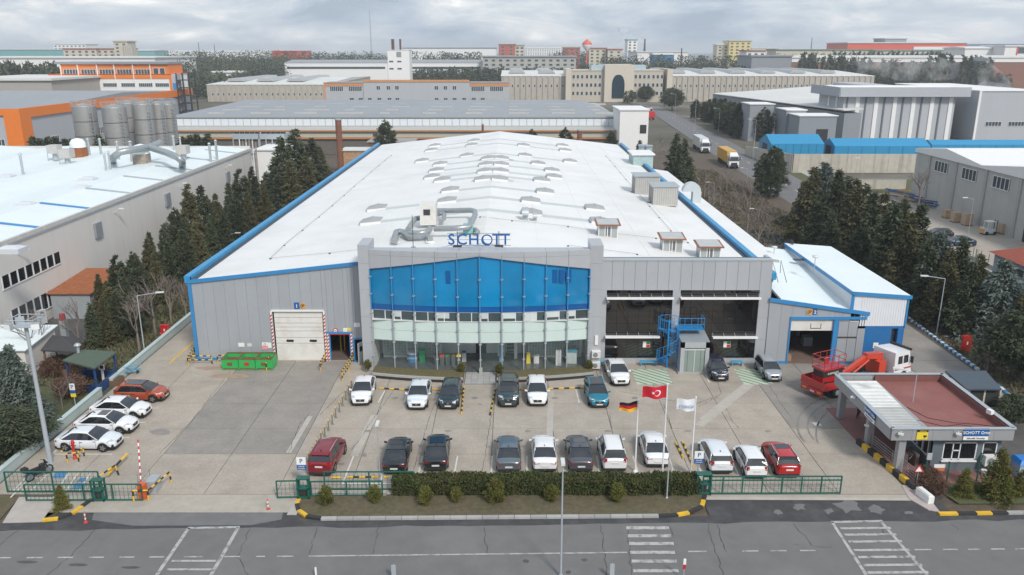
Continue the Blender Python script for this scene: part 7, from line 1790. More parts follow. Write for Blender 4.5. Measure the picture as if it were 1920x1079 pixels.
# ================================================================== neighbours
orange_t = M('orange cladding', (.72, .19, .02), .5, var=.06); grey_wall = M('pale grey cladding', (.40, .42, .45), .5, var=.04, dirt=(.33, .34, .36), da=.3, streak=.3); grey_roof = M('grey sheet roof', (.27, .285, .30), .5, var=.08, scale=.3, dirt=(.20, .21, .22), da=.5, ds=.06)
far_white = M('far white roof', (.62, .62, .60), .6, var=.08, scale=.1, dirt=(.42, .41, .39), da=.5, ds=.05); ribbed = M('ribbed concrete', (.42, .39, .34), .8, var=.1, scale=.4, dirt=(.26, .25, .23), da=.5, streak=.25)
mid_grey = M('darker grey cladding', (.24, .26, .285), .5, var=.05); white_b = M('white far wall', (.74, .74, .73), .6, var=.04); silo_m = M('silo aluminium', (.34, .34, .335), .5, .35, var=.08, dirt=(.24, .24, .235), da=.5, streak=.5)
WM = {}
def wmesh(w, h, n, frame=white_frame):
 k = (round(w, 2), round(h, 2), n, frame.name)
 if k not in WM:
  mb = MB(); mb.box(-w / 2, -.04, 0, w / 2, .02, h, 1); f = max(.05, h * .06)
  for i in range(n + 1): x = -w / 2 + (w - f) * i / n; mb.box(x, -.10, 0, x + f, -.04, h, 0)
  mb.box(-w / 2, -.12, -f, w / 2, -.04, 0, 0); mb.box(-w / 2, -.12, h, w / 2, -.04, h + f, 0)
  WM[k] = mesh_of(mb, 'window', [frame, far_glass])
 return WM[k]
def wins(p, xs, y, z, w, h, n=2, frame=white_frame, rz_=0.0, off_=.0):
 for x in xs: inst('window', wmesh(w, h, n, frame), p, (x, y - off_, z), rz_)
def bld(label, x0, x1, y0, y1, h, wall, roof, cat='building', name='factory', ridge=None, z0=0.0, over=.3, rt=.25):
 o = thing(name, label, cat, ((x0 + x1) / 2, y0, z0)); pbox((x0, y0, z0 - .1, x1, y1, h), 'walls', wall, o)
 mb = MB()
 if ridge is None: mb.box(x0 - over, y0 - over, h, x1 + over, y1 + over, h + rt)
 elif ridge[0] == 'y':
  xm = (x0 + x1) / 2; mb.vprism([(x0 - over, h), (x1 + over, h), (x1 + over, h + rt), (xm, h + ridge[1]), (x0 - over, h + rt)], y0 - over, y1 + over)
 else:
  ym = (y0 + y1) / 2; mb.xprism([(y0 - over, h), (y1 + over, h), (y1 + over, h + rt), (ym, h + ridge[1]), (y0 - over, h + rt)], x0 - over, x1 + over)
 put('roof', mb, roof, o); return o
def fb(label, px0, px1, pt, D, dep, wall, roof, **k):
 a = PV(px0, pt, D); b = PV(px1, pt, D); return bld(label, a.x, b.x, D, D + dep, a.z, wall, roof, **k), a.x, b.x, a.z
def zat(py, D): return PV(960, py, D).z
def xat(px, D, py=150): return PV(px, py, D).x
# ---- cream factory on the left
cf = thing('cream_factory', 'long cream walled factory with white roof left of the yard', 'factory', (-51, 80, 0))
pbox((-130, 35, 0, -51, 159, 9.7), 'walls', cream_wall, cf)
mb = MB(); prof = [(-50.9, 9.95)]
for k in range(6): prof += [(-57.5 - k * 14, 10.7), (-64.5 - k * 14, 10.15)]
mb.vprism([(-134.5, 9.5), (-50.9, 9.5)] + prof, 34.8, 159.2); put('roof', mb, white_sheet, cf)
mb = MB(); mb.box(-51.1, 34.8, 9.75, -50.75, 159.3, 10.2); mb.box(-134, 159.0, 9.7, -51, 159.3, 10.6); put('coping', mb, M('cream coping', (.52, .51, .49), .6), cf)
mb = MB()
for y in (64, 75, 86, 97, 108, 119, 130, 141, 152):
 m_ = 0 if y in (75, 86, 97, 64) else 1
 mb.hexa([(-57.2, y, 10.70), (-51.2, y, 10.0), (-51.2, y + .5, 10.0), (-57.2, y + .5, 10.70)], [(-57.2, y, 10.80), (-51.2, y, 10.1), (-51.2, y + .5, 10.1), (-57.2, y + .5, 10.80)], m_)
put('roof_straps', mb, [blue_trim, steel], cf, kind='stuff')
def PXc(x, y, X=-51.0):
 u = (x - 960) / FPX; w = (y - 540) / FPX; t = X / u; return Vector((X, (cp - w * sp) * t, HC - t * (sp + w * cp)))
def ribbon(pa, pb, n, h):
 a = PXc(*pa); b = PXc(*pb)
 for i in range(n):
  y0 = a.y + (b.y - a.y) * i / n; y1 = a.y + (b.y - a.y) * (i + 1) / n; mb = MB(); mb.box(-51.04, y0, a.z - h, -50.97, y1, a.z, 1); mb.box(-51.03, y0, a.z - h, -50.90, y0 + .16, a.z, 0); mb.box(-51.03, y0, a.z - h - .1, -50.9, y1, a.z - h, 0); put('window', mb, [white_frame, dark_glass], cf)
ribbon((0, 521), (110, 472), 8, 1.3); ribbon((18, 585), (112, 545), 7, 1.7)
for px_, py_ in ((30, 608), (182, 432), (313, 375), (426, 333)):
 if py_ > 600: continue
 a = PXc(px_, py_); pbox((-51, a.y - .8, a.z - .9, -50.7, a.y + .8, a.z + .9), 'louvre', mid_grey, cf)
for px_, py_ in ((32, 478), (214, 400), (335, 351), (422, 316)):
 a = PXc(px_, py_); mb = MB(); mb.rod((-51, a.y, a.z), (-50.3, a.y, a.z + .5), .05, 5); mb.cbox((-50.0, a.y, a.z + .55), (.7, .25, .12)); put('wall_lamp', mb, white_frame, cf)
def stack(px, py, h, r, label, mat=steel, z=10.3, cap=True):
 a = P(px, py, z); o = thing('roof_stack', label, 'chimney', (a.x, a.y, z)); padd('rod', ((a.x, a.y, z - .4), (a.x, a.y, z + h), r, 8,), 'pipe', mat, o)
 if cap: padd('lathe', ((a.x, a.y, z + h + .1), [(r * 1.5, 0), (r * 1.6, .08), (.05, .3)], 8,), 'cap', mat, o)
for i, (x, y, h, r) in enumerate(sorted(((168, 291, 2.6, .22), (190, 291, 2.6, .2), (223, 300, 2.8, .2), (199, 318, 2.2, .16), (207, 316, 2.4, .16), (248, 302, 3.0, .24), (44, 330, 3.0, .18), (395, 301, 2.6, .2), (407, 297, 2.8, .2), (327, 280, 2.2, .2), (339, 277, 1.6, .18)))):
 stack(x, y, h, r, 'thin metal vent pipe on the cream factory roof, %s from the left' % NTH[i], z=10.4)
for o_ in [q for q in COL.objects if q.name.startswith('roof_stack')]: o_['group'] = 'vent pipes on the cream factory roof'
for i, (x, y, lb) in enumerate(((105, 300, 'left roof cooler box on legs on the cream factory roof'), (128, 309, 'right roof cooler box on legs on the cream factory roof'), (345, 301, 'roof cooler box on legs beside the grey duct end'))):
 a = P(x, y, 10.4); o = thing('roof_cooler', lb, 'cooler', (a.x, a.y, 10.4)); pbox((a.x - .9, a.y - .9, 11.5, a.x + .9, a.y + .9, 12.9), 'box', M('unit casing', (.45, .44, .42), .5), o); mb = MB(); mb.rod((a.x, a.y, 10.3), (a.x, a.y, 11.5), .45, 8); mb.box(a.x - .9, a.y - .9, 10.3, a.x - .82, a.y - .82, 11.5); mb.box(a.x + .82, a.y - .9, 10.3, a.x + .9, a.y - .82, 11.5); put('stand', mb, steel, o)
for x, y, lb, mt in ((149, 294, 'white hooded vent with rusty base on the cream factory roof', rust), (267, 307, 'short rusty capped drum on the cream factory roof', M('rusty steel', (.32, .27, .22), .7, var=.3))):
 a = P(x, y, 10.4); o = thing('roof_vent', lb, 'vent', (a.x, a.y, 10.4)); pbox((a.x - 1.1, a.y - 1.0, 10.3, a.x + 1.1, a.y + 1.0, 12.0), 'base', mt, o); padd('lathe', ((a.x, a.y, 12.0), [(1.3, 0), (1.3, .8), (.9, 1.4), (.1, 1.6)], 12,), 'hood', white_sheet, o)
o = thing('roof_duct', 'large grey branching duct over the far corner of the cream factory roof', 'roof ducts', tuple(P(300, 300, 10.5)))
def rd_(pts, r, z=12.5): padd('tube', ([P(x, y, zz2) for x, y, zz2 in pts], r, 10,), 'duct', duct, o)
rd_([(212, 303, 10.5), (212, 296, 12), (225, 286, 13), (255, 281, 13), (280, 277, 13)], .55); rd_([(280, 277, 13), (312, 287, 12.8), (335, 297, 12.6), (342, 304, 12), (342, 310, 10.4)], .55); rd_([(280, 277, 13), (300, 268, 13.5)], .55)
sk = M('rooflight white', (.55, .57, .60), .4, var=.03)
for i, (x, y) in enumerate(((12, 333), (165, 338), (153, 354), (50, 386), (22, 470))):
 a = P(x, y, 10.5); mb = MB(); mb.box(a.x - 1.1, a.y - .8, 10.3, a.x + 1.1, a.y + .8, 10.75); mb.hexa([(a.x - 1, a.y - .7, 10.75), (a.x + 1, a.y - .7, 10.75), (a.x + 1, a.y + .7, 10.75), (a.x - 1, a.y + .7, 10.75)], [(a.x - .6, a.y - .3, 10.95), (a.x + .6, a.y - .3, 10.95), (a.x + .6, a.y + .3, 10.95), (a.x - .6, a.y + .3, 10.95)]); put('rooflight', mb, sk, cf)
for x, y, z, lb in ((104, 585, 1.2, 'upper pair of air conditioners on the cream factory wall'), (72, 600, .6, 'air conditioner low on the cream wall near the ribbon window')):
 a = PXc(x, y); ac(-50.6, a.y, .2, lb, w=.9, d=.4, h=1.5, fans=2, rzz=R(70))
def shed(label, x0, x1, y0, y1, h, wall, roof, slope=.5, name='shed'):
 o = thing(name, label, 'shed', ((x0 + x1) / 2, y0, 0)); padd('hexa', ([(x0, y0, 0), (x1, y0, 0), (x1, y1, 0), (x0, y1, 0)], [(x0, y0, h), (x1, y0, h), (x1, y1, h + slope), (x0, y1, h + slope)],), 'walls', wall, o)
 padd('hexa', ([(x0 - .3, y0 - .3, h + .02), (x1 + .3, y0 - .3, h + .02), (x1 + .3, y1 + .2, h + slope + .02), (x0 - .3, y1 + .2, h + slope + .02)], [(x0 - .3, y0 - .3, h + .1), (x1 + .3, y0 - .3, h + .1), (x1 + .3, y1 + .2, h + slope + .1), (x0 - .3, y1 + .2, h + slope + .1)],), 'roof', roof, o); return o
shed('grey shed with orange rusty roof beside the cream factory wall', -50.6, -46.3, 85, 93.5, 2.9, M('shed sheet', (.30, .33, .35), .6, var=.08), rust)
o = shed('cream shed with an open dark doorway at the left edge', -50, -43.9, 68.4, 73.5, 2.6, cream_wall, white_sheet); pbox((-46.6, 68.35, .05, -45.3, 68.41, 2.3), 'doorway', black_paint, o)
# ---- silos
for i, (x0, x1, pt, D, lb) in enumerate(((140, 182, 200, 186, 'leftmost tall grey silo standing apart'), (195, 238, 202, 184, 'second tall silo from the left, with ladder cage'), (233, 252, 194, 196, 'narrow visible silo behind the second and fourth'), (252, 289, 196, 188, 'fourth tall silo from the left, middle of the close trio'), (285, 312, 196, 192, 'fifth tall silo from the left, partly behind the trio'), (304, 331, 196, 197, 'rightmost tall silo behind the ladder'))):
 x = xat((x0 + x1) / 2, D, 230); r = (x1 - x0) / 2 / FPX * D * .985 if i not in (2,) else 2.3; h = zat(pt, D)
 o = thing('silo', lb, 'silo', (x, D, 0), 'grain silos behind the cream factory'); n = 5
 for k in range(n): padd('lathe', ((x, D, h * k / n + .05), [(r, 0), (r, h / n - .14)], 24,), 'ring_course', silo_m, o)
 padd('lathe', ((x, D, h), [(r, -.1), (r, .05), (.3, .7)], 24,), 'dome', silo_m, o)
 mb = MB(); q = [(x + (r + .1) * cos(a_ * .5236), D + (r + .1) * sin(a_ * .5236)) for a_ in range(13)]
 for zz2 in (.6, 1.2): mb.tube([(a_, b_, h + zz2) for a_, b_ in q], .05, 4)
 for a_, b_ in q[:12]: mb.rod((a_, b_, h), (a_, b_, h + 1.2), .04, 4)
 mb.box(x + r * .8, D - r * .75, 0, x + r * .8 + .08, D - r * .75 + .08, h + 1.5); mb.box(x + r * .8 + .6, D - r * .75, 0, x + r * .8 + .68, D - r * .75 + .08, h + 1.5)
 for k in range(int(h / .8)): mb.box(x + r * .8, D - r * .75 - .3, k * .8, x + r * .8 + .68, D - r * .75, k * .8 + .06)
 put('railing', mb, steel, o, kind='stuff')
# ---- orange hall and orange office
oh = bld('long grey hall with bright orange corner frame at the far left', -215, -133, 223, 345, 12.2, grey_wall, grey_roof, ridge=('x', 2.5))
mb = MB(); mb.box(-133.2, 222.4, 0, -132.5, 227.5, 10.8); mb.box(-133.2, 222.4, 10.8, -132.5, 345.5, 13.4); mb.box(-137, 222.45, 0, -133.2, 222.65, 11.6); mb.box(-215, 222.45, 11.6, -133.2, 222.65, 13.4); put('orange_frame', mb, orange_t, oh)
for y in (238, 252, 266, 280, 300, 318): inst('window', wmesh(5.5, 2.0, 5), oh, (-132.95, y, 2.6), R(90))
inst('window', wmesh(2, 2.0, 2), oh, (-139, 222.95, 3.2))
D = 425; oo, x0, x1, h = fb('orange and white office block behind the silos', 92, 322, 141, D, 20, white_b, orange_t, name='office_block')
mb = MB(); mb.box(x0 - .3, D - .3, zat(148.5, D), x1 + .3, D, h + .4); mb.box(x0 - .3, D - .4, 0, x0 + 1.4, D, h); mb.box(x1 - 1.4, D - .4, 0, x1 + .4, D, h); put('orange_band', mb, orange_t, oo)
xa, xb = xat(115, D), xat(318, D); pbox((xa, D + .2, h, xb, D + 18, zat(121, D)), 'upper_storey', orange_t, oo); pbox((xa - 2, D - 1.0, zat(121, D), xb + .5, D + 19, zat(117, D)), 'upper_roof', mid_grey, oo)
wins(oo, [xat(p, D) for p in (108, 138, 172, 205, 239, 272, 303)], D - .02, zat(163.5, D), 7, zat(157, D) - zat(163.5, D), 7); wins(oo, [xat(p, D) for p in (135, 168, 202, 235, 269)], D + .15, zat(141.5, D), 7.6, zat(131, D) - zat(141.5, D), 5); wins(oo, [xat(p, D) for p in (294, 306)], D + .15, zat(141, D), 2.8, 3.2, 1)
mb = MB()
for p in (117, 149, 185, 217, 252, 284): mb.box(xat(p, D) - .2, D - .45, h - 4, xat(p, D) + .2, D + .2, zat(121, D))
put('white_ribs', mb, white_b, oo, kind='stuff')
o = thing('pipe_tower', 'dark steel frame tower beside the orange office block', 'tower', (xat(340, 330), 330, 0)); mb = MB(); xa, xb = xat(331, 330), xat(355, 330)
for x in (xa, (xa + xb) / 2, xb):
 for y in (330, 336): mb.box(x - .2, y - .2, 0, x + .2, y + .2, zat(138, 330))
for z in range(2, int(zat(138, 330)), 3): mb.box(xa, 330, z, xb, 336, z + .25)
put('frame', mb, dark_metal, o, kind='stuff'); pbox((xat(320, 330), 331, 0, xat(330, 330), 335, zat(140, 330)), 'stair_shaft', grey_wall, o)
for a_, b_ in ((157, 170), (183, 194)): pbox((xat(321, 330), 330.9, zat(b_, 330), xat(328, 330), 331, zat(a_, 330)), 'blue_panel', blue_trim, o)
# ---- grey roofed hall behind the main factory
gx0, gx1 = -100, 34.5; z1, z2, z3, z4 = zat(222, 240), zat(238, 240), zat(245, 232), zat(258, 232)
gh2 = thing('grey_hall', 'wide hall with grey roof and white clerestory window row behind the main factory', 'factory', (-30, 232, 0))
mb = MB(); mb.box(gx0, 240, 0, gx1 - 3, 312, z1 - .1); mb.box(gx0, 232, 0, gx1, 240, z3 - .1); put('walls', mb, M('sage wall', (.40, .42, .37), .6, var=.05), gh2)
padd('hexa', ([(gx0, 239.7, z1), (gx1 - 2.5, 239.7, z1), (gx1 - 8, 312, z1 + .7), (gx0, 312, z1 + .7)], [(gx0, 239.7, z1 + .3), (gx1 - 2.5, 239.7, z1 + .3), (gx1 - 8, 312, z1 + 1), (gx0, 312, z1 + 1)],), 'roof', grey_roof, gh2)
padd('hexa', ([(gx0, 231.5, z3 - .1), (gx1, 231.5, z3 - .1), (gx1, 239.9, z2), (gx0, 239.9, z2)], [(gx0, 231.5, z3), (gx1, 231.5, z3), (gx1, 239.9, z2 + .1), (gx0, 239.9, z2 + .1)],), 'lean_to_roof', M('pale sheet', (.42, .42, .39), .6, var=.05), gh2)
mb = MB(); mb.box(gx0, 231.3, z3 - .35, gx1 + .2, 231.6, z3 + .02); mb.box(gx0, 231.3, z4 - .5, gx1 + .2, 231.95, z4); mb.box(gx1 - .1, 231.3, z4, gx1 + .3, 240, z2); put('orange_trim', mb, M('dull orange trim', (.42, .19, .07), .6), gh2)
pbox((gx0, 231.9, 0, gx1, 232, z4 - .5), 'dark_base', M('dark base wall', (.12, .11, .10), .7, var=.2), gh2)
pm = MB(); pm.box(-1.0, -.08, 0, 1.0, .02, z1 - z2 - .5); pme = mesh_of(pm, 'clerestory_pane', [M('clerestory white', (.62, .66, .70), .4, var=.02)])
for i in range(61): inst('clerestory_pane', pme, gh2, (gx0 + 1.2 + i * 2.17, 239.95, z2 + .2))
for x in range(int(gx0) + 8, 30, 13):
 for y in (250, 263, 277, 292): mb = MB(); w = 3 + (x * 7 + y) % 6; mb.box(x, y, z1 + .3, x + w, y + .8, z1 + .85); put('roof_kerb', mb, M('roof patch pale', (.42, .43, .42), .6), gh2)
fb('plain white block with a dark door at the right end of the grey hall', 1163, 1217, 208, 225, 16, white_b, white_b, name='white_block'); o = [q for q in COL.objects if q.name.startswith('white_block')][-1]; pbox((xat(1200, 225, 240), 224.9, zat(251, 225), xat(1212, 225, 240), 225, zat(235, 225)), 'door', black_paint, o)
# yard clutter between
for (px_, pb, pt, D, lb, r, mt) in ((634, 300, 226, 196, 'rusty brown chimney pipe left of the single cypress', .75, M('rust pipe', (.20, .085, .05), .8, var=.3)), (1087, 268, 246, 196, 'short rusty pipe behind the roof ridge', .6, MATS['rust pipe']), (905, 256, 235, 215, 'thin brown pole in front of the clerestory windows', .3, MATS['rust pipe']), (1206, 315, 275, 165, 'left one of two pale blue grey tanks by the right gutter', .9, M('tank pale', (.38, .45, .50), .5)), (1217, 314, 276, 164, 'right one of two pale blue grey tanks by the right gutter', .7, MATS['tank pale'])):
 x = xat(px_, D, pt); o = thing('chimney_pipe', lb, 'pipe', (x, D, 0)); padd('rod', ((x, D, 0), (x, D, zat(pt, D)), r, 10,), 'pipe', mt, o); padd('rod', ((x, D, zat(pt, D)), (x, D, zat(pt, D) + .3), r * 1.15, 10,), 'rim', steel, o)
for (a_, b_, pt, D, dep, wl, rf, lb) in ((690, 775, 268, 204, 8, wood, M('corrugated brown roof', (.30, .28, .26), .7), 'low shed with corrugated roof behind the left gutter'), (640, 690, 284, 196, 6, M('stacked timber wall', (.40, .25, .14), .8, var=.3), far_white, 'pallet store with pale roof behind the left gutter'), (478, 526, 283, 180, 14, white_b, white_b, 'small white block with orange edge left of the chimney pipe'), (408, 478, 290, 182, 10, white_b, grey_roof, 'white plant building carrying the cooling units'), (1188, 1225, 292, 150, 6, M('blue green fence wall', (.35, .46, .46), .7), white_b, 'low pale green shed beside the right gutter end')):
 fb(lb, a_, b_, pt, D, dep, wl, rf, name='shed', cat='shed')
for i, (a_, b_) in enumerate(((436, 484), (486, 533))):
 D = 190; x0, x1 = xat(a_, D, 255), xat(b_, D, 255); o = thing('cooling_units', ('left', 'right')[i] + ' bank of dry coolers with dark fans on a steel frame', 'cooler', ((x0 + x1) / 2, D, 4)); z0, z1_ = zat(262, D), zat(250, D)
 pbox((x0, D, z0, x1, D + 5, z1_ - .3), 'casing', steel, o)
 for k in range(5): x = x0 + (x1 - x0) * (k + .5) / 5; padd('rod', ((x, D + 1.5, z1_ - .3), (x, D + 1.5, z1_ + .1), .55, 10,), 'fan', black_paint, o)
 mb = MB()
 for k in range(5): x = x0 + (x1 - x0) * k / 4; mb.box(x - .1, D, 0, x + .1, D + .2, z0)
 put('leg_frame', mb, steel, o, kind='stuff')
for i in range(6): x = xat(452 + i * 6, 179, 300); mb = MB(); mb.rod((x, 179, 0), (x, 179, zat(262 + (i % 3) * 3, 179)), .12, 6); solo('riser_pipe', mb, [MATS['rusty steel'] if i % 2 else white_paint], 'slim riser pipe before the cooling plant, %s from the left' % NTH[i], 'pipe', (x, 179, 0), 'riser pipes at the cooling plant')
# ---- right hand warehouses
wh_ = thing('warehouse', 'large grey warehouse with a wide low white roof on the right', 'warehouse', (107, 266, 0))
padd('prism', ([(93, 385), (107, 266), (112.5, 266), (112.5, 297), (205, 297), (205, 385)], 0, 9,), 'walls', mid_grey, wh_)
mb = MB(); S = lambda x, y: 9.1 + max(0, 4.2 * (1 - abs(x - 152) / 55))
for y0, y1, xs in ((265.5, 297, (0, 112.8)), (297, 385.5, (0, 112.8, 152, 205.5))):
 for xa, xb in zip(xs, xs[1:]):
  f = lambda x, y: (x if x else 107.0 - (y - 266) * .1177 - .5)
  q = [(f(xa, y0), y0), (xb, y0), (xb, y1), (f(xa, y1), y1)]; mb.hexa([(x, y, S(x, y) - .05) for x, y in q], [(x, y, S(x, y) + .25) for x, y in q])
put('roof', mb, far_white, wh_)
for y in (280, 296, 314, 336, 360): inst('window', wmesh(4, 1.6, 5), wh_, (107 - (y - 266) * .1177 - .1, y, 5.6), R(-96.7))
pbox((146, 300, 13.0, 158, 380, 14.6), 'roof_monitor', grey_wall, wh_)
for i, (a_, b_, pt, D) in enumerate(((1407, 1452, 197, 268), (1475, 1512, 208, 258), (1500, 1570, 219, 248))):
 o, x0, x1, h = fb(('left', 'middle', 'right')[i] + ' grey loading box in front of the large warehouse', a_, b_, pt, D, 10, mid_grey, white_b, name='loading_box')
 if i == 2: pbox((xat(1530, D, 250), D - .05, 0, xat(1552, D, 250), D, zat(243, D)), 'opening', black_paint, o)
D = 272; tb_, x0, x1, h = fb('tall ribbed grey block with overhanging white roof on the right', 1583, 1793, 180, D, 22, grey_wall, white_b, name='tall_warehouse', ridge=('x', 2.8), over=2.2)
mb = MB(); mb.box(x0 - 2.3, D - 2.4, h - .3, x1 + 3.4, D - 2.1, zat(164, D)); mb.box(x0 - 2.5, D - 2.4, h - .3, x0 - 2.2, D + 24, zat(164, D)); put('eaves_band', mb, grey_wall, tb_)
for i in range(12): x = x0 + (x1 - x0) * (i + .3) / 12; pbox((x, D - .25, 0, x + (1.3 if i % 2 else .5), D - .02, h), 'cladding_rib', white_b if i % 2 else M('dark rib', (.13, .145, .16), .5), tb_)
for y in (277, 284): pbox((x0 - .2, y, 0, x0, y + 1.2, h), 'cladding_rib', white_b, tb_)
o, x0, x1, h = fb('grey gabled hall right of the tall ribbed block', 1838, 1960, 172, 268, 60, grey_wall, white_b, name='gabled_hall'); wins(o, [xat(1862, 268, 235), xat(1905, 268, 235)], 268, zat(237, 268), 5.2, 1.3, 5); pbox((x0 - .2, 267.7, 0, x0 + .5, 268, h), 'corner_trim', white_b, o)
fb('recessed dark grey hall between the tall block and the gabled hall', 1793, 1840, 181, 290, 40, mid_grey, white_b, name='recessed_hall')
tarp = M('tent blue', (.02, .24, .45), .45, var=.06)
def tent(a_, b_, pt, D, dep, lb):
 x0, x1 = xat(a_, D, 270), xat(b_, D, 270); h = zat(pt, D); o = thing('storage_tent', lb, 'tent', ((x0 + x1) / 2, D, 0)); padd('xprism', ([(D, 0), (D, h * .62), (D + dep * .5, h), (D + dep, h * .62), (D + dep, 0)], x0, x1,), 'cover', tarp, o)
 mb = MB(); mb.box(x1 - .1, D + dep * .3, 0, x1 + .06, D + dep * .7, h * .55); mb.box(x0 - .06, D + dep * .3, 0, x0 + .1, D + dep * .7, h * .55); put('opening', mb, black_paint, o)
 mb = MB()
 for k in range(8): x = x0 + (x1 - x0) * k / 7; mb.box(x - .06, D - .06, 0, x + .06, D - .01, h * .62)
 put('frame_lines', mb, blue_paint, o, kind='stuff')
tent(1446, 1546, 256, 228, 11, 'left bright blue storage tent behind the concrete wall'); tent(1566, 1746, 263, 228, 9, 'longer bright blue storage tent behind the concrete wall'); tent(1748, 1960, 265, 240, 6, 'low dark blue tarpaulin shed behind the beige building')
rw = thing('retaining_wall', 'stained concrete retaining wall below the blue tents', 'wall', (82, 196, 0)); h = zat(290, 196)
for i in range(9): x0 = 67.6 + i * 3.3; pbox((x0 + .02, 196, 0, x0 + 3.28, 196.4, h), 'wall_panel', old_concrete, rw)
padd('hexa', ([(66.2, 232, 0), (67.5, 196, 0), (67.8, 196, 0), (66.5, 232, 0)], [(66.2, 232, 2.4), (67.5, 196, h), (67.8, 196, h), (66.5, 232, 2.4)],), 'wing_wall', old_concrete, rw)
o = thing('retaining_wall', 'lower concrete wall in front of the stained retaining wall', 'wall', (80, 178, 0)); pbox((P(1592, 360).x, 172, 0, 84, 172.4, 2.05), 'wall', old_concrete, o); pbox((P(1592, 360).x - .05, 171.95, 2.05, 84, 172.45, 2.15), 'coping', kerb_stone, o)
bg_ = thing('beige_warehouse', 'grey beige panel warehouse with white multi-gable roof at the right edge', 'warehouse', (79, 159, 0)); pbox((79, 90, 0, 120, 159, 9.6), 'walls', grey_block, bg_)
mb = MB(); poly = [(88, 9.4)];
mb.xprism([(159.3, 9.5), (159.3, 10.2), (148, 11.4), (136, 10.0), (124, 11.4), (112, 10.0), (100, 11.4), (90, 10.2), (90, 9.5)], 78.7, 121); put('roof', mb, white_b, bg_)
for y in (149, 139.5, 130, 120.5, 111, 101.5):
 pbox((78.8, y + 4.3, 0, 79, y + 5.0, 9.6), 'pier', M('pier grey', (.36, .36, .35), .8, var=.05), bg_); inst('window', wmesh(4.6, 1.8, 4), bg_, (78.95, y + .3, 7.0), R(-90))
pbox((78.9, 117.5, 0, 78.98, 122.5, 5.0), 'door_opening', black_paint, bg_)
bs = thing('tiled_building', 'small pale blue building with red tiled roof at the right edge', 'building', (66, 88, 0)); pbox((59.8, 84, 0, 74, 97.5, 4.5), 'walls', M('pale blue wall', (.42, .50, .58), .7, var=.05), bs); padd('hexa', ([(59.2, 83.4, 4.5), (74.5, 83.4, 4.5), (74.5, 98, 4.5), (59.2, 98, 4.5)], [(63, 87.5, 6.2), (71, 87.5, 6.2), (71, 94, 6.2), (63, 94, 6.2)],), 'roof', M('red roof tiles', (.30, .075, .045), .8, var=.25, scale=5), bs)
for y in (88, 92, 95.5): inst('window', wmesh(1.8, .9, 1), bs, (59.75, y, 2.9), R(-90))
# materials stored by the beige warehouse, forklift, fence
rnd = random.Random(4)
def at(px, py): return P(px, py)
for i in range(44):
 f = i / 44; a = at(1690 + 105 * f, 372 + 30 * f); mb = MB(); mt = [M('steel frame blue', (.02, .10, .24), .5, var=.2), MATS['steel frame blue'], sign_orange][0 if rnd.random() < .8 else 2]; c = (a.x + rnd.uniform(-2, 2), a.y + rnd.uniform(-3, 3), .3 + rnd.uniform(0, 1.3)); mb.cbox(c, (rnd.uniform(3, 6), .22, .25), R(-65 + rnd.uniform(-14, 14))); solo('steel_beam', mb, [mt], 'painted steel beam in the blue and yellow heap by the beige warehouse', 'beam', c, 'steel beams heaped by the warehouse')
for i, (px_, py_) in enumerate(((1775, 410), (1790, 418), (1812, 424), (1860, 412), (1880, 440), (1885, 425), (1895, 428), (1870, 425))):
 a = at(px_, py_); o = thing('pallet_stack', 'cardboard pallet load by the beige warehouse wall, %s from the heap of beams' % NTH[(0, 1, 2, 3, 6, 5, 7, 4)[i]], 'pallet', (a.x, a.y, .07), 'pallet loads by the warehouse'); pbox((a.x - .6, a.y - .6, .22, a.x + .6, a.y + .6, 1.5 + .3 * (i % 3)), 'load', M('cardboard pale', (.45, .32, .22), .8, var=.2), o); pbox((a.x - .62, a.y - .62, .07, a.x + .62, a.y + .62, .2), 'pallet', wood, o)
a = at(1853, 441); o = thing('forklift', 'white and orange forklift carrying a pallet in the right hand yard', 'forklift', (0, 0, 0)); padd('hexa', ([(-1.2, -.6, .25), (.9, -.6, .25), (.9, .6, .25), (-1.2, .6, .25)], [(-1.2, -.55, 1.2), (.7, -.6, .9), (.7, .6, .9), (-1.2, .55, 1.2)],), 'chassis', wht2, o); pbox((-1.35, -.5, .4, -1.18, .5, 1.0), 'counterweight', sign_orange, o)
mb = MB()
for x in (-.7, .6):
 for y in (-.5, .5): mb.rod((x, y, 1.0), (x * .85, y, 2.1), .05, 5)
mb.box(-.75, -.6, 2.1, .65, .6, 2.18); put('cab_frame', mb, white_paint, o); mb = MB(); mb.box(1.0, -.35, .2, 1.1, -.25, 2.3); mb.box(1.0, .25, .2, 1.1, .35, 2.3); mb.box(1.1, -.3, .2, 2.0, -.2, .26); mb.box(1.1, .2, .2, 2.0, .3, .26); put('mast', mb, dark_metal, o)
for x in (-.8, .6):
 for y in (-.55, .55): padd('rod', ((x, y - .1, .3), (x, y + .1, .3), .3, 10,), 'wheel', tyre_m, o)
o.location = (a.x, a.y, .07); o.rotation_euler.z = R(8)
yf = thing('yard_fence', 'low wall with concrete posts and wire in front of the parked dark cars', 'fence', tuple(P(1705, 437)))
q = [P(1705, 437), P(1760, 470), P(1830, 492), P(1905, 530)]
for a_, b_ in zip(q, q[1:]):
 d = (b_ - a_); an_ = atan2(d.y, d.x); padd('cbox', (((a_.x + b_.x) / 2, (a_.y + b_.y) / 2, .35), (d.length, .2, .6), an_,), 'low_wall', old_concrete, yf); padd('cbox', ((a_.x, a_.y, .95), (.3, .3, 1.8), an_,), 'post', old_concrete, yf)
 for k in range(5): c = a_.lerp(b_, (k + .5) / 5); padd('rod', ((c.x, c.y, .6), (c.x, c.y, 1.9), .04, 5,), 'wire_post', green_fence, yf)
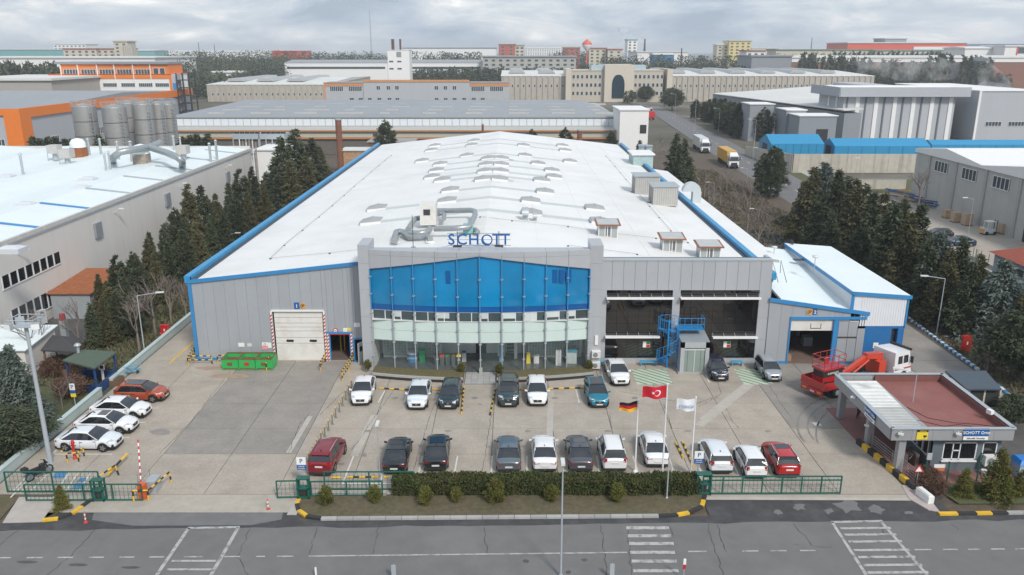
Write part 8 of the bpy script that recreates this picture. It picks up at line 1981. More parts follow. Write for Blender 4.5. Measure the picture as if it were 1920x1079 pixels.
o = sign_post(1888, 560, 2.6, 'blue square sign with two white arrows on a pole at the right edge', [(0, .7, .75, sign_blue, '', None)], loc=(at(1884, 555).x, at(1884, 555).y, 0)); a = at(1884, 555)
for s in (-1, 1): mb = MB(); mb.box(a.x + s * .13 - .03, a.y - .09, 2.05, a.x + s * .13 + .03, a.y - .082, 2.5); mb.face([(a.x + s * .13 - .1, a.y - .088, 2.2 + .15 * s), (a.x + s * .13 + .1, a.y - .088, 2.2 + .15 * s), (a.x + s * .13, a.y - .088, 2.2 + .32 * s)][::s]); put('arrow', mb, sign_white, o)
# road lamps on the far side
for i, (px_, pb, pt) in enumerate(((1347, 247, 205), (1302, 247, 190), (1412, 300, 226), (1265, 225, 178))): a = P(px_, pb); lamp(px_, pb, PV(px_, pt, a.y).z, 'street lamp on the side road verge, %s' % ('amid the cypress row', 'left of the cypress row', 'nearest, at the tents', 'farthest, before the arch')[i], (-1.6, 0), group='street lamps along the side road')
for px_, pb, pt in ((1278, 360, 310), (1338, 378, 345), (1422, 420, 395), (1400, 345, 318), (1610, 390, 300), (1812, 460, 375)): a = P(px_, pb); lamp(px_, pb, PV(px_, pt, a.y).z, 'slim grey lamp pole among the trees of the right strip', (-1.0, 0), r=.05, group='lamp poles in the right strip')
for px_, pb, pt in ((555, 350, 328), (432, 470, 441), (535, 393, 373)): a = P(px_, pb); lamp(px_, pb, PV(px_, pt, a.y).z, 'slim lamp behind the left blue gutter', (1.0, 0), r=.05, group='lamps behind the left gutter')
# ================================================================== far buildings
pinkish = M('far red wall', (.38, .10, .075), .7, var=.1); far_cream = M('far cream wall', (.52, .48, .38), .7, var=.05); teal_f = M('far teal wall', (.12, .33, .33), .6, var=.08); far_red = M('far bright red', (.62, .09, .04), .5, var=.05); yellow_f = M('far yellow wall', (.62, .52, .22), .7, var=.05)
# ribbed concrete works with the arched gate building
D = 480
for k, (a_, b_, lb) in enumerate(((387, 612, 'ribbed concrete factory wing with white roof at the left'), (940, 1066, 'short ribbed concrete factory wing left of the arch building'), (1255, 1640, 'ribbed concrete factory wing right of the arch building'))):
 o, x0, x1, h = fb(lb, a_, b_, 160 if k == 0 else 144, D, 150 if k == 0 else 120, ribbed, far_white, ridge=('x', 2.0))
 n = int((x1 - x0) / 3.1); rm = MB(); rm.box(-.35, -.5, 0, .35, 0, h); rme = mesh_of(rm, 'concrete_rib', [ribbed])
 for i in range(n): inst('concrete_rib', rme, o, (x0 + (i + .5) * (x1 - x0) / n, D, 0))
 wins(o, [x0 + (i + 1) * (x1 - x0) / n for i in range(n - 1)], D, h - 6, 1.0, 1.4, 1)
 for i in range(int((x1 - x0) / 18)): x = x0 + 9 + i * 18; padd('vprism', ([(x - 5, h + 1.2), (x + 5, h + 1.2), (x + 3.5, h + 2.8), (x - 3.5, h + 2.8)], D + 22, D + 100,), 'roof_monitor', vent_grey, o)
o, x0, x1, h = fb('beige three storey gate building with a tall pointed dark glass arch', 1070, 1244, 133.5, D - 2, 30, M('gate stone', (.46, .42, .35), .8, var=.06), far_cream, name='arch_building')
gs = MATS['gate stone']
for a_, b_, t_ in ((1060, 1070, 130), (1248, 1258, 130), (1132, 1186, 122)): pbox((xat(a_, D), D - 5, 0, xat(b_, D), D + 20, zat(t_, D)), 'tower', M('pale stone', (.55, .50, .42), .8, var=.05), o)
ax, az0, az1 = xat(1157.5, D), 2.0, zat(140.5, D); aw = 3.6; pts = [(ax - aw, az0), (ax + aw, az0)] + [(ax + aw * cos(t * .157) ** .8, az0 + (az1 - az0) * (.55 + .45 * sin(t * .157))) for t in range(0, 10)] + [(ax, az1)] + [(ax - aw * cos(t * .157) ** .8, az0 + (az1 - az0) * (.55 + .45 * sin(t * .157))) for t in range(9, -1, -1)]
padd('vprism', (pts, D - 5.15, D - 4.9,), 'arch_glass', M('arch glass', (.015, .035, .055), .1, var=0), o)
mb = MB(); mb.box(xat(1108, D), D - 1, h, xat(1132, D), D + 12, zat(123, D)); mb.box(xat(1186, D), D - 1, h, xat(1210, D), D + 12, zat(123, D)); put('glass_attic', mb, M('pale glass attic', (.40, .50, .55), .3), o)
for z_ in (148, 163.5, 179): wins(o, [xat(p, D) for p in (1075, 1083, 1091, 1100, 1108, 1116, 1124, 1191, 1199, 1207, 1215, 1224, 1232, 1240)], D - 2, zat(z_, D), 1.6, 2.0, 1)
# mid grey building with dull orange line
D = 430
o, x0, x1, h = fb('pale grey office building with orange parapet line behind the grey hall', 607, 955, 157, D, 18, grey_wall, grey_roof, name='office_building'); od = M('pale orange', (.55, .25, .10), .6)
pbox((xat(681, D), D - .6, 0, xat(880, D), D, zat(151, D)), 'centre_block', grey_wall, o); mb = MB(); mb.box(xat(681, D), D - .9, zat(154.5, D), xat(880, D), D, zat(150.5, D)); mb.box(x0, D - .3, h - 1.3, x0 + (xat(681, D) - x0), D, h + .3); mb.box(xat(880, D), D - .3, h - 1.3, x1, D, h + .3); mb.box(x0 - .1, D - .4, 2, x0 + .7, D, h); put('orange_line', mb, od, o)
wins(o, [xat(p, D) for p in (630, 665, 896, 931)], D, zat(172, D), 7, 2.4, 7); wins(o, [xat(p, D) for p in (709, 728, 744, 818, 835, 852)], D - .6, zat(169, D), 2.1, 1.9, 2); wins(o, [xat(p, D) for p in (658, 675, 692, 710, 729, 744, 818, 835, 852, 870, 888, 905)], D - .6, zat(188, D), 2.1, 1.0, 2)
# white tower with brown chimneys
D = 600; o, x0, x1, h = fb('plain white tower block with two dark chimneys', 726, 767, 95, D, 16, white_b, white_b, name='white_tower'); wins(o, [xat(735, D), xat(750, D)], D, zat(131, D), 3, .9, 1, dark_metal); wins(o, [xat(735, D), xat(750, D)], D, zat(117.5, D), 3, .9, 1, dark_metal); pbox((xat(745, D), D - .1, zat(108, D), xat(754, D), D, zat(98, D)), 'louvre', mid_grey, o)
for p, r in ((737, 1.1), (751, .7)): padd('rod', ((xat(p, D), D + 6, h), (xat(p, D), D + 6, zat(74, D)), r, 8,), 'chimney', M('dark brown brick', (.10, .045, .035), .8), o)
for a_, b_, lb in ((533, 726, 'long low white factory with dark window band, left of the white tower'), (767, 905, 'long low white factory right of the white tower')):
 o, x0, x1, h = fb(lb, a_, b_, 119, 740, 60, white_b, grey_roof, ridge=('x', 2.5)); pbox((x0 + 2, 739.8, h - 5, x1 - 2, 740, h - 3.2), 'window_band', far_glass, o)
FARL = [(905, 1080, 108, 720, 40, M('far grey wall', (.38, .38, .36), .7, var=.1), grey_roof, 'low grey hall with vents left of the red roofed flats'), (935, 966, 84, 900, 30, pinkish, far_cream, 'red and cream tower block near the horizon'), (966, 983, 86, 902, 30, far_cream, far_cream, 'cream half of the tower block near the horizon'), (1057, 1088, 90, 1000, 20, pinkish, far_cream, 'left red and white flats near the horizon'), (1105, 1137, 92, 950, 20, far_cream, pinkish, 'middle cream flats with red bands near the horizon'), (1140, 1167, 94, 940, 20, far_cream, pinkish, 'right cream flats with red bands near the horizon'),
 (1177, 1195, 76, 1100, 25, white_b, teal_f, 'white tower with blue top near the smoking chimney'), (1195, 1290, 99, 1000, 80, white_b, far_white, 'white works beside the smoking chimney'), (1227, 1264, 104, 880, 30, M('far blue wall', (.03, .2, .42), .6), far_white, 'blue walled shed among trees near the horizon'), (1368, 1409, 78, 1000, 30, yellow_f, far_cream, 'tall pale yellow block near the horizon'), (1345, 1368, 85, 1010, 20, far_cream, white_b, 'small yellow and white block beside the tall pale yellow one'), (1400, 1436, 97, 800, 25, white_b, M('far tile roof', (.33, .11, .07), .8), 'white flats with red tiled roof near the horizon'),
 (1410, 1485, 107, 640, 40, mid_grey, mid_grey, 'low dark grey building with brick base at right of centre'), (1590, 1813, 82, 900, 60, far_red, far_white, 'long bright red factory on the horizon'), (1455, 1640, 95, 860, 30, far_cream, M('far green roof', (.16, .24, .18), .7), 'long cream building below the red factory'), (1640, 1850, 96, 850, 30, far_cream, teal_f, 'cream building with green roof edge below the red factory'), (1485, 1960, 110, 660, 60, M('far brick', (.22, .10, .07), .8, var=.2), far_white, 'long brick factory with white roof at the right'),
 (1810, 1890, 92, 800, 40, white_b, white_b, 'white hall with orange edge at the right horizon'), (1885, 1960, 88, 780, 40, white_b, white_b, 'white dealership hall at the right edge of the horizon'), (1660, 1700, 74, 950, 30, mid_grey, grey_wall, 'grey plant room on top of the red factory'), (1410, 1460, 92, 1100, 30, far_white, far_white, 'pale long shed right of the tiled flats'), (1815, 1960, 84, 2600, 200, M('far blue roof', (.04, .09, .22), .6), M('far blue roof', (.04, .09, .22), .6), 'distant dark blue strip of a building on the right horizon'),
 (755, 930, 91.5, 1500, 80, white_b, MATS['far blue roof'], 'distant white works with long blue roof at the centre'), (985, 1060, 91, 2200, 100, white_b, white_b, 'distant pale hall right of the red and cream tower'), (118, 180, 93, 900, 40, far_cream, pinkish, 'left wing of the pink and cream factory block'), (180, 226, 93, 905, 40, far_cream, pinkish, 'right wing of the pink and cream factory block'), (212, 238, 79, 890, 20, far_cream, far_cream, 'tall end tower of the pink and cream factory block'), (100, 160, 84, 1300, 40, white_b, white_b, 'white hall with yellow sign behind the pink and cream block'),
 (-60, 120, 94, 1150, 80, teal_f, far_white, 'large teal walled shed at the far left horizon'), (245, 290, 96, 1500, 60, teal_f, far_white, 'distant pale teal shed right of the factory block'), (-100, 290, 110, 620, 80, white_b, far_white, 'long white roofed factory behind the left tree row'), (290, 500, 98, 1800, 60, white_b, white_b, 'distant white sheds behind the left wood'), (510, 562, 97.5, 1050, 60, far_red, far_red, 'distant red roofed shed behind the left wood'), (-90, 95, 152, 380, 60, M('tan roof shed', (.36, .34, .31), .8), far_white, 'low tan and white sheds left of the orange office block'), (395, 450, 137, 640, 20, white_b, white_b, 'low white roof at the edge of the left wood')]
for (a_, b_, pt, D, dep, wl, rf, lb) in FARL:
 o, x0, x1, h = fb(lb, a_, b_, pt, D, dep, wl, rf, name='far_building', ridge=('x', 2) if x1 - x0 > 60 and 'white' in rf.name else None, rt=1.0, over=1.0)
 hb = zat(min(pt + 14, 112), D)
 if any(q in lb for q in ('flats', 'tower', 'wing', 'yellow')):
  n = max(2, int((x1 - x0) / 6)); nr = max(2, min(5, int(h / 4.5)))
  for r_ in range(nr): wins(o, [x0 + (i + .5) * (x1 - x0) / n for i in range(n)], D, h - 3.6 - 3.6 * r_, 3.0, 1.7, 1, far_cream if 'wing' not in lb else pinkish)
 elif 'red factory' in lb and 'bright' in lb:
  pbox((xat(1705, D), D - .5, zat(94, D), x1 - 12, D, zat(88.5, D)), 'white_band', white_b, o)
 elif 'brick factory' in lb: pbox((x0, D - .4, h - 3, x1, D, h + .5), 'white_parapet', white_b, o)
 elif 'dealership' in lb: pbox((xat(1900, D), D - .3, zat(101, D), x1, D, zat(90, D)), 'glass_front', far_glass, o); pbox((xat(1897, D), D - .5, 0, xat(1899.5, D), D, h), 'orange_edge', far_red, o)
 elif D < 1200: wins(o, [x0 + (i + .5) * (x1 - x0) / max(2, int((x1 - x0) / 16)) for i in range(max(2, int((x1 - x0) / 16)))], D, h * .55, 5, 1.4, 3)
def mast_(px_, pt, D, lb, r=.5, mt=dark_metal, z0=0, name='mast', top=None):
 x = xat(px_, D); h = zat(pt, D); o = thing(name, lb, name.replace('_', ' '), (x, D, z0)); mb = MB(); mb.tube([(x, D, z0), (x, D, h)], r, 6, r1=r * .4); put('shaft', mb, mt, o); pbox((x - r, D - r, z0, x + r, D + r, z0 + 2), 'base', mt, o); return o, x, h
mast_(699, 20, 900, 'very tall thin mast on the horizon left of the white tower', .8, lamp_steel); mast_(379, 80, 1200, 'left lattice pylon above the left wood', .9); mast_(408, 84, 1200, 'right lattice pylon above the left wood', .9); mast_(1206, 74, 1080, 'dark chimney with white smoke near the horizon', 2.2, name='chimney'); mast_(1515, 71, 1000, 'thin dark mast left of the red factory', .9); mast_(1275, 91, 850, 'short dark chimney above the right trees', 1.3, name='chimney')
o, x, h = mast_(1099, 84, 950, 'red and white water tower on a red leg', 1.3, far_red, name='water_tower'); padd('lathe', ((x, 950, h - 2), [(1.5, -5), (5.2, 0), (5.2, 1.6)], 14,), 'tank_base', white_b, o); padd('lathe', ((x, 950, h - .4), [(5.3, 0), (5.3, 2.0), (2, 4.5), (.3, 6)], 14,), 'tank', far_red, o)
for k in range(4): x = xat(241 + k * 4, 888); mb = MB(); mb.rod((x, 888, 0), (x, 888, zat(86, 888)), 1.6, 10); solo('far_silo', mb, [ribbed], 'pale silo in the group beside the pink and cream factory block', 'silo', (x, 888, 0), 'far silos')
# ================================================================== trees and planting
def quads_to(me, V, n):
 me.vertices.add(len(V)); me.vertices.foreach_set('co', V.ravel()); me.loops.add(n * 4); me.loops.foreach_set('vertex_index', np.arange(n * 4)); me.polygons.add(n); me.polygons.foreach_set('loop_start', np.arange(n) * 4)
def leaf_mesh(name, mat, h, r, shape, nclump, per, size, seed, z0=.0, squash=1.0, jit=.5):
 g = np.random.default_rng(seed); t = g.random(nclump * 4)
 if shape == 'cone': w = (1 - t) ** .9
 elif shape == 'column': w = np.minimum(1, (1 - t) * 3.2) ** .7 * (.75 + .25 * np.sin(t * 3))
 else: w = np.sqrt(np.maximum(0, 1 - (2 * t - 1) ** 2))
 keep = g.random(t.size) < (w + .06) / 1.06; t = t[keep][:nclump]; w = w[keep][:nclump]
 an = g.random(t.size) * 6.2832; lob = 1 + .20 * np.sin(an * 3 + t * 9 + seed) + .14 * np.sin(an * 5 - t * 17) + g.normal(0, .09, t.size)
 rad = r * w * (1 + .14 * np.sin(t * 55)) * lob * np.sqrt(.35 + .65 * g.random(t.size)); cx_ = rad * np.cos(an); cy_ = rad * np.sin(an); cz = z0 + (h - z0) * (t * .97 + .01) - .10 * rad
 C = np.repeat(np.stack([cx_, cy_, cz], 1), per, 0); n = C.shape[0]; sp_ = np.repeat((.10 + .16 * w) * r * .9 + .02, per)[:, None]
 C = C + g.normal(0, 1, (n, 3)) * sp_ * np.array([1, 1, .8 * squash]) * jit
 out = C * np.array([1, 1, 0]); out /= np.linalg.norm(out, axis=1)[:, None] + 1e-6
 d = out * .8 + g.normal(0, .6, (n, 3)); d[:, 2] += -.15 if shape != 'column' else .6; d /= np.linalg.norm(d, axis=1)[:, None]
 s_ = np.cross(d, g.normal(0, 1, (n, 3))); s_ /= np.linalg.norm(s_, axis=1)[:, None] + 1e-6; L = size * (.6 + .8 * g.random(n))[:, None]; W = L * .42
 V = np.stack([C - s_ * W, C + s_ * W, C + d * L * 1.6 + s_ * W * .3, C + d * L * 1.6 - s_ * W * .3], 1).reshape(-1, 3)
 me = bpy.data.meshes.new(name); quads_to(me, V, n); me.materials.append(mat); me.update(calc_edges=True)
 return me
def trunk_mesh(h, r): mb = MB(); mb.tube([(0, 0, -.1), (.05, .03, h * .3), (0, 0, h)], r, 6, r1=r * .3); return mesh_of(mb, 'trunk', [bark])
KIND = {}
def kind(key, mat, h, r, shape, nc, per, size, seed, z0, tr): KIND[key] = (leaf_mesh('crown', mat, h, r, shape, nc, per, size, seed, z0), trunk_mesh(h * .8, tr))
for s in range(3):
 kind('dark%d' % s, leaf_dark, 10, 1.9, 'cone', 300, 26, .20, 10 + s, 1.2, .2); kind('olive%d' % s, leaf_olive, 10, 2.0, 'cone', 300, 26, .20, 20 + s, 1.0, .2); kind('cyp%d' % s, leaf_dark, 10, 1.55, 'column', 300, 24, .19, 30 + s, .4, .2)
kind('blue0', leaf_blue, 8, 2.4, 'cone', 340, 30, .19, 41, .5, .2); kind('thuja0', leaf_thuja, 2, .6, 'cone', 260, 26, .045, 51, .02, .05); kind('thuja1', leaf_thuja, 1.3, .43, 'round', 160, 24, .05, 52, .02, .05); kind('round0', leaf_dark, 7, 3.0, 'round', 420, 28, .19, 61, 1.5, .25)
kind('bush0', leaf_brown, 1.6, 1.1, 'round', 260, 22, .07, 71, .1, .05); kind('far0', leaf_dark, 10, 3.0, 'cone', 60, 14, .7, 81, .8, .3); kind('far1', leaf_dark, 8, 3.6, 'round', 60, 14, .75, 82, .8, .3)
trnd = random.Random(77)
def tree(k, x, y, h, label, group=None, z=.03, wide=1.0, cat='tree', name='conifer_tree'):
 c, t = KIND[k]; base = {'thuja0': 2, 'thuja1': 1.3, 'blue0': 8, 'round0': 7, 'bush0': 1.6, 'far1': 8}.get(k, 10); s = h / base
 o = thing(name, label, cat, (x, y, z), group); o.scale = (s * wide, s * wide, s); o.rotation_euler.z = trnd.uniform(0, 6.28)
 a = new_obj('crown', c); link(a); a.parent = o; b = new_obj('trunk', t); link(b); b.parent = o; return o
# left strip beside the cream factory
G = 'conifers in the strip beside the cream factory'
for i, (px_, py_, h) in enumerate(((180, 655, 6.0), (203, 650, 7.5), (228, 640, 8.5), (250, 632, 8.2), (212, 622, 8.5), (270, 598, 9.0), (240, 600, 9.5), (300, 572, 9.5), (262, 575, 9.0), (325, 552, 9.8), (287, 548, 10.5), (352, 530, 9.2), (318, 520, 10.8), (375, 508, 10.2), (340, 500, 11.5), (400, 490, 10.2), (365, 480, 12.2), (388, 468, 12.0), (425, 470, 9.8), (412, 455, 12.0), (448, 452, 9.5), (436, 440, 11.5), (470, 438, 9), (458, 426, 11.5), (480, 412, 11.5), (500, 418, 8.5), (505, 396, 10), (290, 530, 9), (195, 600, 6.5), (230, 580, 7.5))):
 a = P(px_, py_); tree(('dark', 'olive', 'cyp')[i % 3] + str(i % 3 if i % 2 else (i + 1) % 3), a.x, a.y, h * trnd.uniform(.62, .86), 'dense conifer beside the cream factory, %s from the front of the strip' % NTH[i], G, wide=.95)
for i, (px_, py_, h) in enumerate(((545, 385, 15), (572, 378, 16.5), (600, 372, 14), (560, 400, 11), (590, 395, 11.5), (532, 402, 10), (612, 350, 10))): a = P(px_, py_); tree(('dark0', 'dark1', 'dark2', 'olive1', 'olive0', 'dark1', 'olive2')[i], a.x - 1, a.y, h * .87, 'tall dark conifer, %s from the left of its cluster behind the left gutter' % NTH[(1, 2, 4, 3, 5, 0, 6)[i]], 'tall conifers behind the left gutter', wide=1.3)
for px_, D, pt, lb in ((722, 196, 223, 'single slender cypress rising behind the left end of the white roof'), (997, 205, 241, 'small dark conifer behind the ridge right of centre'), (1060, 205, 238, 'wider dark conifer behind the right roof slope'), (1147, 202, 244, 'slim dark conifer beside the rusty box at the right gutter'), (1270, 160, 248, 'tall dark conifer pair member left, beside the right roof strip'), (1285, 163, 258, 'tall dark conifer pair member right, beside the right roof strip'), (1200, 180, 262, 'dark bushy conifer behind the pale tanks')): tree('cyp0' if px_ < 1200 else 'dark1', xat(px_, D, pt), D, zat(pt, D), lb, wide=1.15 if px_ < 1100 else 1.0)
for i, (px_, D, pt) in enumerate(((60, 180, 256), (74, 181, 258), (88, 180, 255), (102, 181, 257), (120, 182, 260), (134, 182, 259), (184, 182, 252), (245, 200, 254), (340, 186, 255), (355, 186, 252), (368, 187, 250), (388, 186, 249))): tree('dark%d' % (px_ % 3), xat(px_, D, pt), D, zat(pt, D), 'small conifer near the silos, %s from the left' % NTH[i], 'small conifers near the silos', wide=1.6)
# right strip
G = 'conifers in the strip along the right hand lane'
for i, (px_, py_, h, k) in enumerate(((1430, 372, 10.5, 'cyp1'), (1415, 360, 8, 'cyp2'), (1445, 352, 8.5, 'dark1'), (1483, 430, 8, 'olive1'), (1495, 462, 12, 'olive0'), (1520, 425, 11, 'blue0'), (1540, 470, 12, 'dark0'), (1560, 465, 11, 'dark2'), (1570, 498, 12, 'olive2'), (1592, 478, 10.5, 'dark1'), (1600, 525, 11.5, 'dark0'), (1622, 505, 10.5, 'olive1'), (1635, 548, 11.5, 'dark1'), (1655, 530, 11, 'dark2'), (1662, 572, 11, 'olive0'), (1684, 560, 11.5, 'dark0'), (1700, 590, 9, 'dark2'), (1722, 585, 9.5, 'blue0'), (1738, 612, 8.5, 'olive1'), (1760, 600, 9.5, 'dark1'), (1778, 632, 8.2, 'dark2'), (1795, 612, 8, 'olive2'), (1505, 480, 9, 'dark2'), (1530, 500, 8, 'dark1'))):
 a = P(px_, py_); tree(k, a.x + 1.4, a.y, h, ('blue grey' if 'blue' in k else 'dark' if 'dark' in k or 'cyp' in k else 'olive green') + ' conifer along the right hand lane, %s from the back of the strip' % NTH[i], G, wide=1.15)
for px_, py_, h, k, lb, w in ((1862, 640, 8.8, 'blue0', 'big blue grey spruce above the red hydrant cabinet', 1.15), (1915, 715, 6.5, 'round0', 'broad dark tree at the right edge beside the shelter', 1.1), (1912, 655, 7.0, 'olive1', 'olive conifer at the right edge beside the minibus', 1.2), (42, 800, 7.0, 'blue0', 'blue grey spruce beside the tall floodlight mast', .9), (12, 852, 3.4, 'round0', 'broad dark juniper at the left edge beside the low wall', 1.7), (1895, 802, 2.8, 'round0', 'round dark bush behind the guardhouse', .9), (50, 838, 2.2, 'round0', 'low spreading juniper at the mast foot', 1.8)):
 a = P(px_, py_); tree(k, a.x, a.y, h, lb, wide=w)
for i in range(22): f = i / 21; a = P(1312 + 92 * f, 225 + 38 * f); tree('cyp%d' % (i % 3), a.x + trnd.uniform(-2, 6), a.y + trnd.uniform(-4, 4), 8.5 + 2.5 * f + trnd.uniform(-1, 1), 'dark cypress, %s from the far end of the dense row beside the side road' % NTH[i], 'cypresses beside the side road', wide=1.5)
for i, (px_, py_, h) in enumerate(((1260, 206, 11), (1210, 190, 9), (1012, 188, 7), (1110, 188, 9), (1078, 188, 5), (1180, 192, 7))): a = P(px_, py_ + 2); tree('round0' if h > 8 else 'far1', a.x, a.y, h, 'round tree before the arch building, %s from the left' % NTH[(5, 4, 0, 2, 1, 3)[i]], 'trees before the arch building')
# thujas in the lawn, hedge
for i, (px_, py_, pt, k) in enumerate(((117, 956, 908, 'thuja0'), (612, 948, 912, 'thuja1'), (703, 943, 912, 'thuja1'), (797, 948, 913, 'thuja1'), (855, 943, 915, 'thuja1'), (929, 944, 899, 'thuja1'), (1033, 942, 910, 'thuja1'), (1156, 942, 907, 'thuja1'), (1805, 932, 875, 'thuja0'), (1866, 934, 836, 'thuja0'), (1908, 930, 880, 'thuja0'))):
 a = P(px_, py_); h = PV(px_, pt, a.y).z * .95; tree(k, a.x, a.y, h, ('golden green clipped thuja, %s from the left in the row before the hedge' % NTH[i - 1]) if 0 < i < 8 else ('conical thuja on the left verge', 'small conical thuja before the guardhouse', 'tall conical thuja under the guardhouse air conditioner', 'bushy thuja at the right edge before the blue covered tank')[0 if i == 0 else i - 7], z=.1, wide=.95, cat='shrub', name='thuja', group='clipped thujas before the hedge' if 0 < i < 8 else None)
for px_, py_, lb in ((1738, 905, 'bare brownish bush beside the red guardhouse path'), (1750, 925, 'low brownish bush at the corner of the right lawn'), (108, 705, 'brown leaved bush in front of the blue pavilion'), (135, 742, 'brown leaved shrub right of the spruce by the pavilion')):
 a = P(px_, py_); tree('bush0', a.x, a.y, 1.1 if px_ > 1000 else 1.8, lb, cat='shrub', name='bush', z=.06)
for px_, py_ in ((865, 706), (936, 708), (690, 700), (1104, 700)): a = P(px_, py_); tree('thuja1', a.x, a.y, .9, 'small yellowish shrub at the %s planter corner' % {865: 'inner left', 936: 'inner right', 690: 'far left', 1104: 'far right'}[px_], 'shrubs at the planter corners', z=.4, cat='shrub', name='bush')
g = np.random.default_rng(5); n = 26000; hx0, hx1 = -8.0, 12.5; X = g.uniform(hx0, hx1, n); side = g.random(n); Y = np.where(side < .5, g.uniform(47.9, 49.0, n), 47.9 + g.normal(0, .07, n)); Z = np.where(side < .5, 1.15 + g.normal(0, .06, n), g.uniform(.12, 1.15, n)); Y += .07 * np.sin(X * 2.1) + .05 * np.sin(X * 5.3); Z += .06 * np.sin(X * 1.3) * (Z > .9)
C = np.stack([X, Y, Z], 1); d = g.normal(0, 1, (n, 3)); d /= np.linalg.norm(d, axis=1)[:, None]; s_ = np.cross(d, g.normal(0, 1, (n, 3))); s_ /= np.linalg.norm(s_, axis=1)[:, None]
V = np.stack([C - s_ * .045 - d * .04, C + s_ * .045 - d * .04, C + s_ * .03 + d * .07, C - s_ * .03 + d * .07], 1).reshape(-1, 3) - np.array([2.2, 48.7, .1])
me = bpy.data.meshes.new('foliage'); quads_to(me, V, n); me.materials.append(leaf_hedge); me.update(calc_edges=True)
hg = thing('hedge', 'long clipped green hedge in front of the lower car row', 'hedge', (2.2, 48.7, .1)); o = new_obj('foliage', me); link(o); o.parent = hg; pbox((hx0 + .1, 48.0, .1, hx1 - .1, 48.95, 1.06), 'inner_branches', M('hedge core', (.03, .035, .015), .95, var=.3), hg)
# bare trees
def bare_mesh(seed, h=6.0):
 rn = random.Random(seed); mb = MB()
 def grow(p, d, L, r, lv):
  q = p + d * L; mb.tube([p, q], r, 3 if lv > 1 else 5, r1=r * .6, cap=False)
  if lv >= 5: return
  for _ in range(3 if lv < 4 else 2):
   nd = (d + Vector((rn.gauss(0, .45), rn.gauss(0, .45), rn.gauss(.12, .25)))).normalized(); grow(q if rn.random() < .6 else p.lerp(q, rn.uniform(.5, 1)), nd, L * rn.uniform(.62, .85), r * .58, lv + 1)
 grow(Vector((0, 0, 0)), Vector((0, 0, 1)), h * .3, h * .026, 0); return mesh_of(mb, 'branches', [bare_twig])
BM = [bare_mesh(s) for s in (1, 2, 3)]
for i, (px_, py_, h) in enumerate(sorted(((150, 650, 5.5), (262, 660, 6.5), (292, 630, 7), (322, 610, 6), (70, 690, 6), (118, 770, 3.5), (1290, 400, 6), (1330, 410, 7), (1372, 430, 7.5), (1350, 385, 7), (1400, 440, 8), (1320, 372, 7), (1285, 350, 6), (1380, 395, 7), (1420, 470, 7), (1440, 450, 6.5), (1405, 400, 7), (1362, 360, 6), (1252, 300, 6), (1235, 290, 6), (1222, 305, 6), (1240, 318, 6), (1672, 480, 9), (1720, 400, 9), (1830, 690, 4), (1850, 700, 4), (350, 600, 5)))):
 a = P(px_, py_); o = inst('bare_tree', BM[i % 3], None, (a.x, a.y, .02), i * 1.3, (h / 6,) * 3); tag(o, 'leafless tree on the %s verge, %s from the left there' % (('left', NTH[i]) if px_ < 900 else ('right', NTH[i - 7])), 'tree', 'leafless trees on the %s verge' % ('left' if px_ < 900 else 'right'))
# far woods: belts that read as one mass, and single trees in front of them
def wood(name, quads, label, seed):
 rn = random.Random(seed); g = np.random.default_rng(seed); P4 = []
 for (pxa, pxb, da, db, n, hh) in quads:
  for _ in range(n): D = rn.uniform(da, db); P4.append((xat(rn.uniform(pxa, pxb), D), D, rn.uniform(.72, 1.1) * hh))
 per = 85; A = np.repeat(np.array(P4), per, 0); n = len(A); t = g.random(n); an = g.random(n) * 6.2832; w = np.sqrt(np.maximum(0, 1 - (1.5 * t - .5) ** 2)); r = A[:, 2] * .30 * w * (.6 + .5 * g.random(n))
 C = np.stack([A[:, 0] + r * np.cos(an), A[:, 1] + r * np.sin(an), A[:, 2] * (.12 + .88 * t)], 1); d = g.normal(0, 1, (n, 3)); d /= np.linalg.norm(d, axis=1)[:, None]; s_ = np.cross(d, g.normal(0, 1, (n, 3))); s_ /= np.linalg.norm(s_, axis=1)[:, None]; L = 1.0
 V = np.stack([C - s_ * .5, C + s_ * .5, C + s_ * .4 + d * 1.1, C - s_ * .4 + d * 1.1], 1).reshape(-1, 3)
 me = bpy.data.meshes.new(name); quads_to(me, V, n); me.materials.append(leaf_dark); me.update(calc_edges=True)
 o = new_obj(name, me); link(o); tag(o, label, 'wood', kind='stuff')
wood('distant_wood', [(272, 470, 500, 640, 260, 12), (272, 535, 640, 900, 420, 21), (310, 560, 900, 1000, 160, 26)], 'dark pine wood behind the left factories', 3)
wood('distant_wood', [(0, 90, 500, 540, 60, 13), (530, 905, 850, 960, 240, 25), (770, 1060, 620, 690, 190, 14.5), (1025, 1110, 960, 1050, 60, 26)], 'dark tree belts behind the centre factories', 4)
wood('distant_wood', [(1085, 1410, 640, 700, 190, 17), (1130, 1410, 760, 860, 170, 22), (1490, 1900, 600, 630, 110, 11), (1436, 1600, 840, 850, 40, 24)], 'tree belts behind the right factories', 5)
for i in range(46):
 D = 590 if i < 30 else 470; px_ = (1490 + i * 12.5) if i < 30 else (i - 30) * 7.5; tp = (118 - (i * 37 % 19) if i % 4 else 126) if i < 30 else 116 + (i * 31 % 11)
 tree('far%d' % (0 if i % 3 else 1), xat(px_, D), D, zat(tp, D), 'dark tree before the %s, %s from the left' % (('long brick factory', NTH[i]) if i < 30 else ('long white roof at the far left', NTH[i - 30])), 'far trees before the %s' % ('brick factory' if i < 30 else 'white roof'), wide=.62)
for i in range(24): px_ = 1560 + i * 9; tree('far0', xat(px_, 780), 780, zat(97 + (i * 5 % 4), 780) + 0, 'small conifer in the row below the red factory, %s from the left' % NTH[i], 'conifers below the red factory', wide=.6)
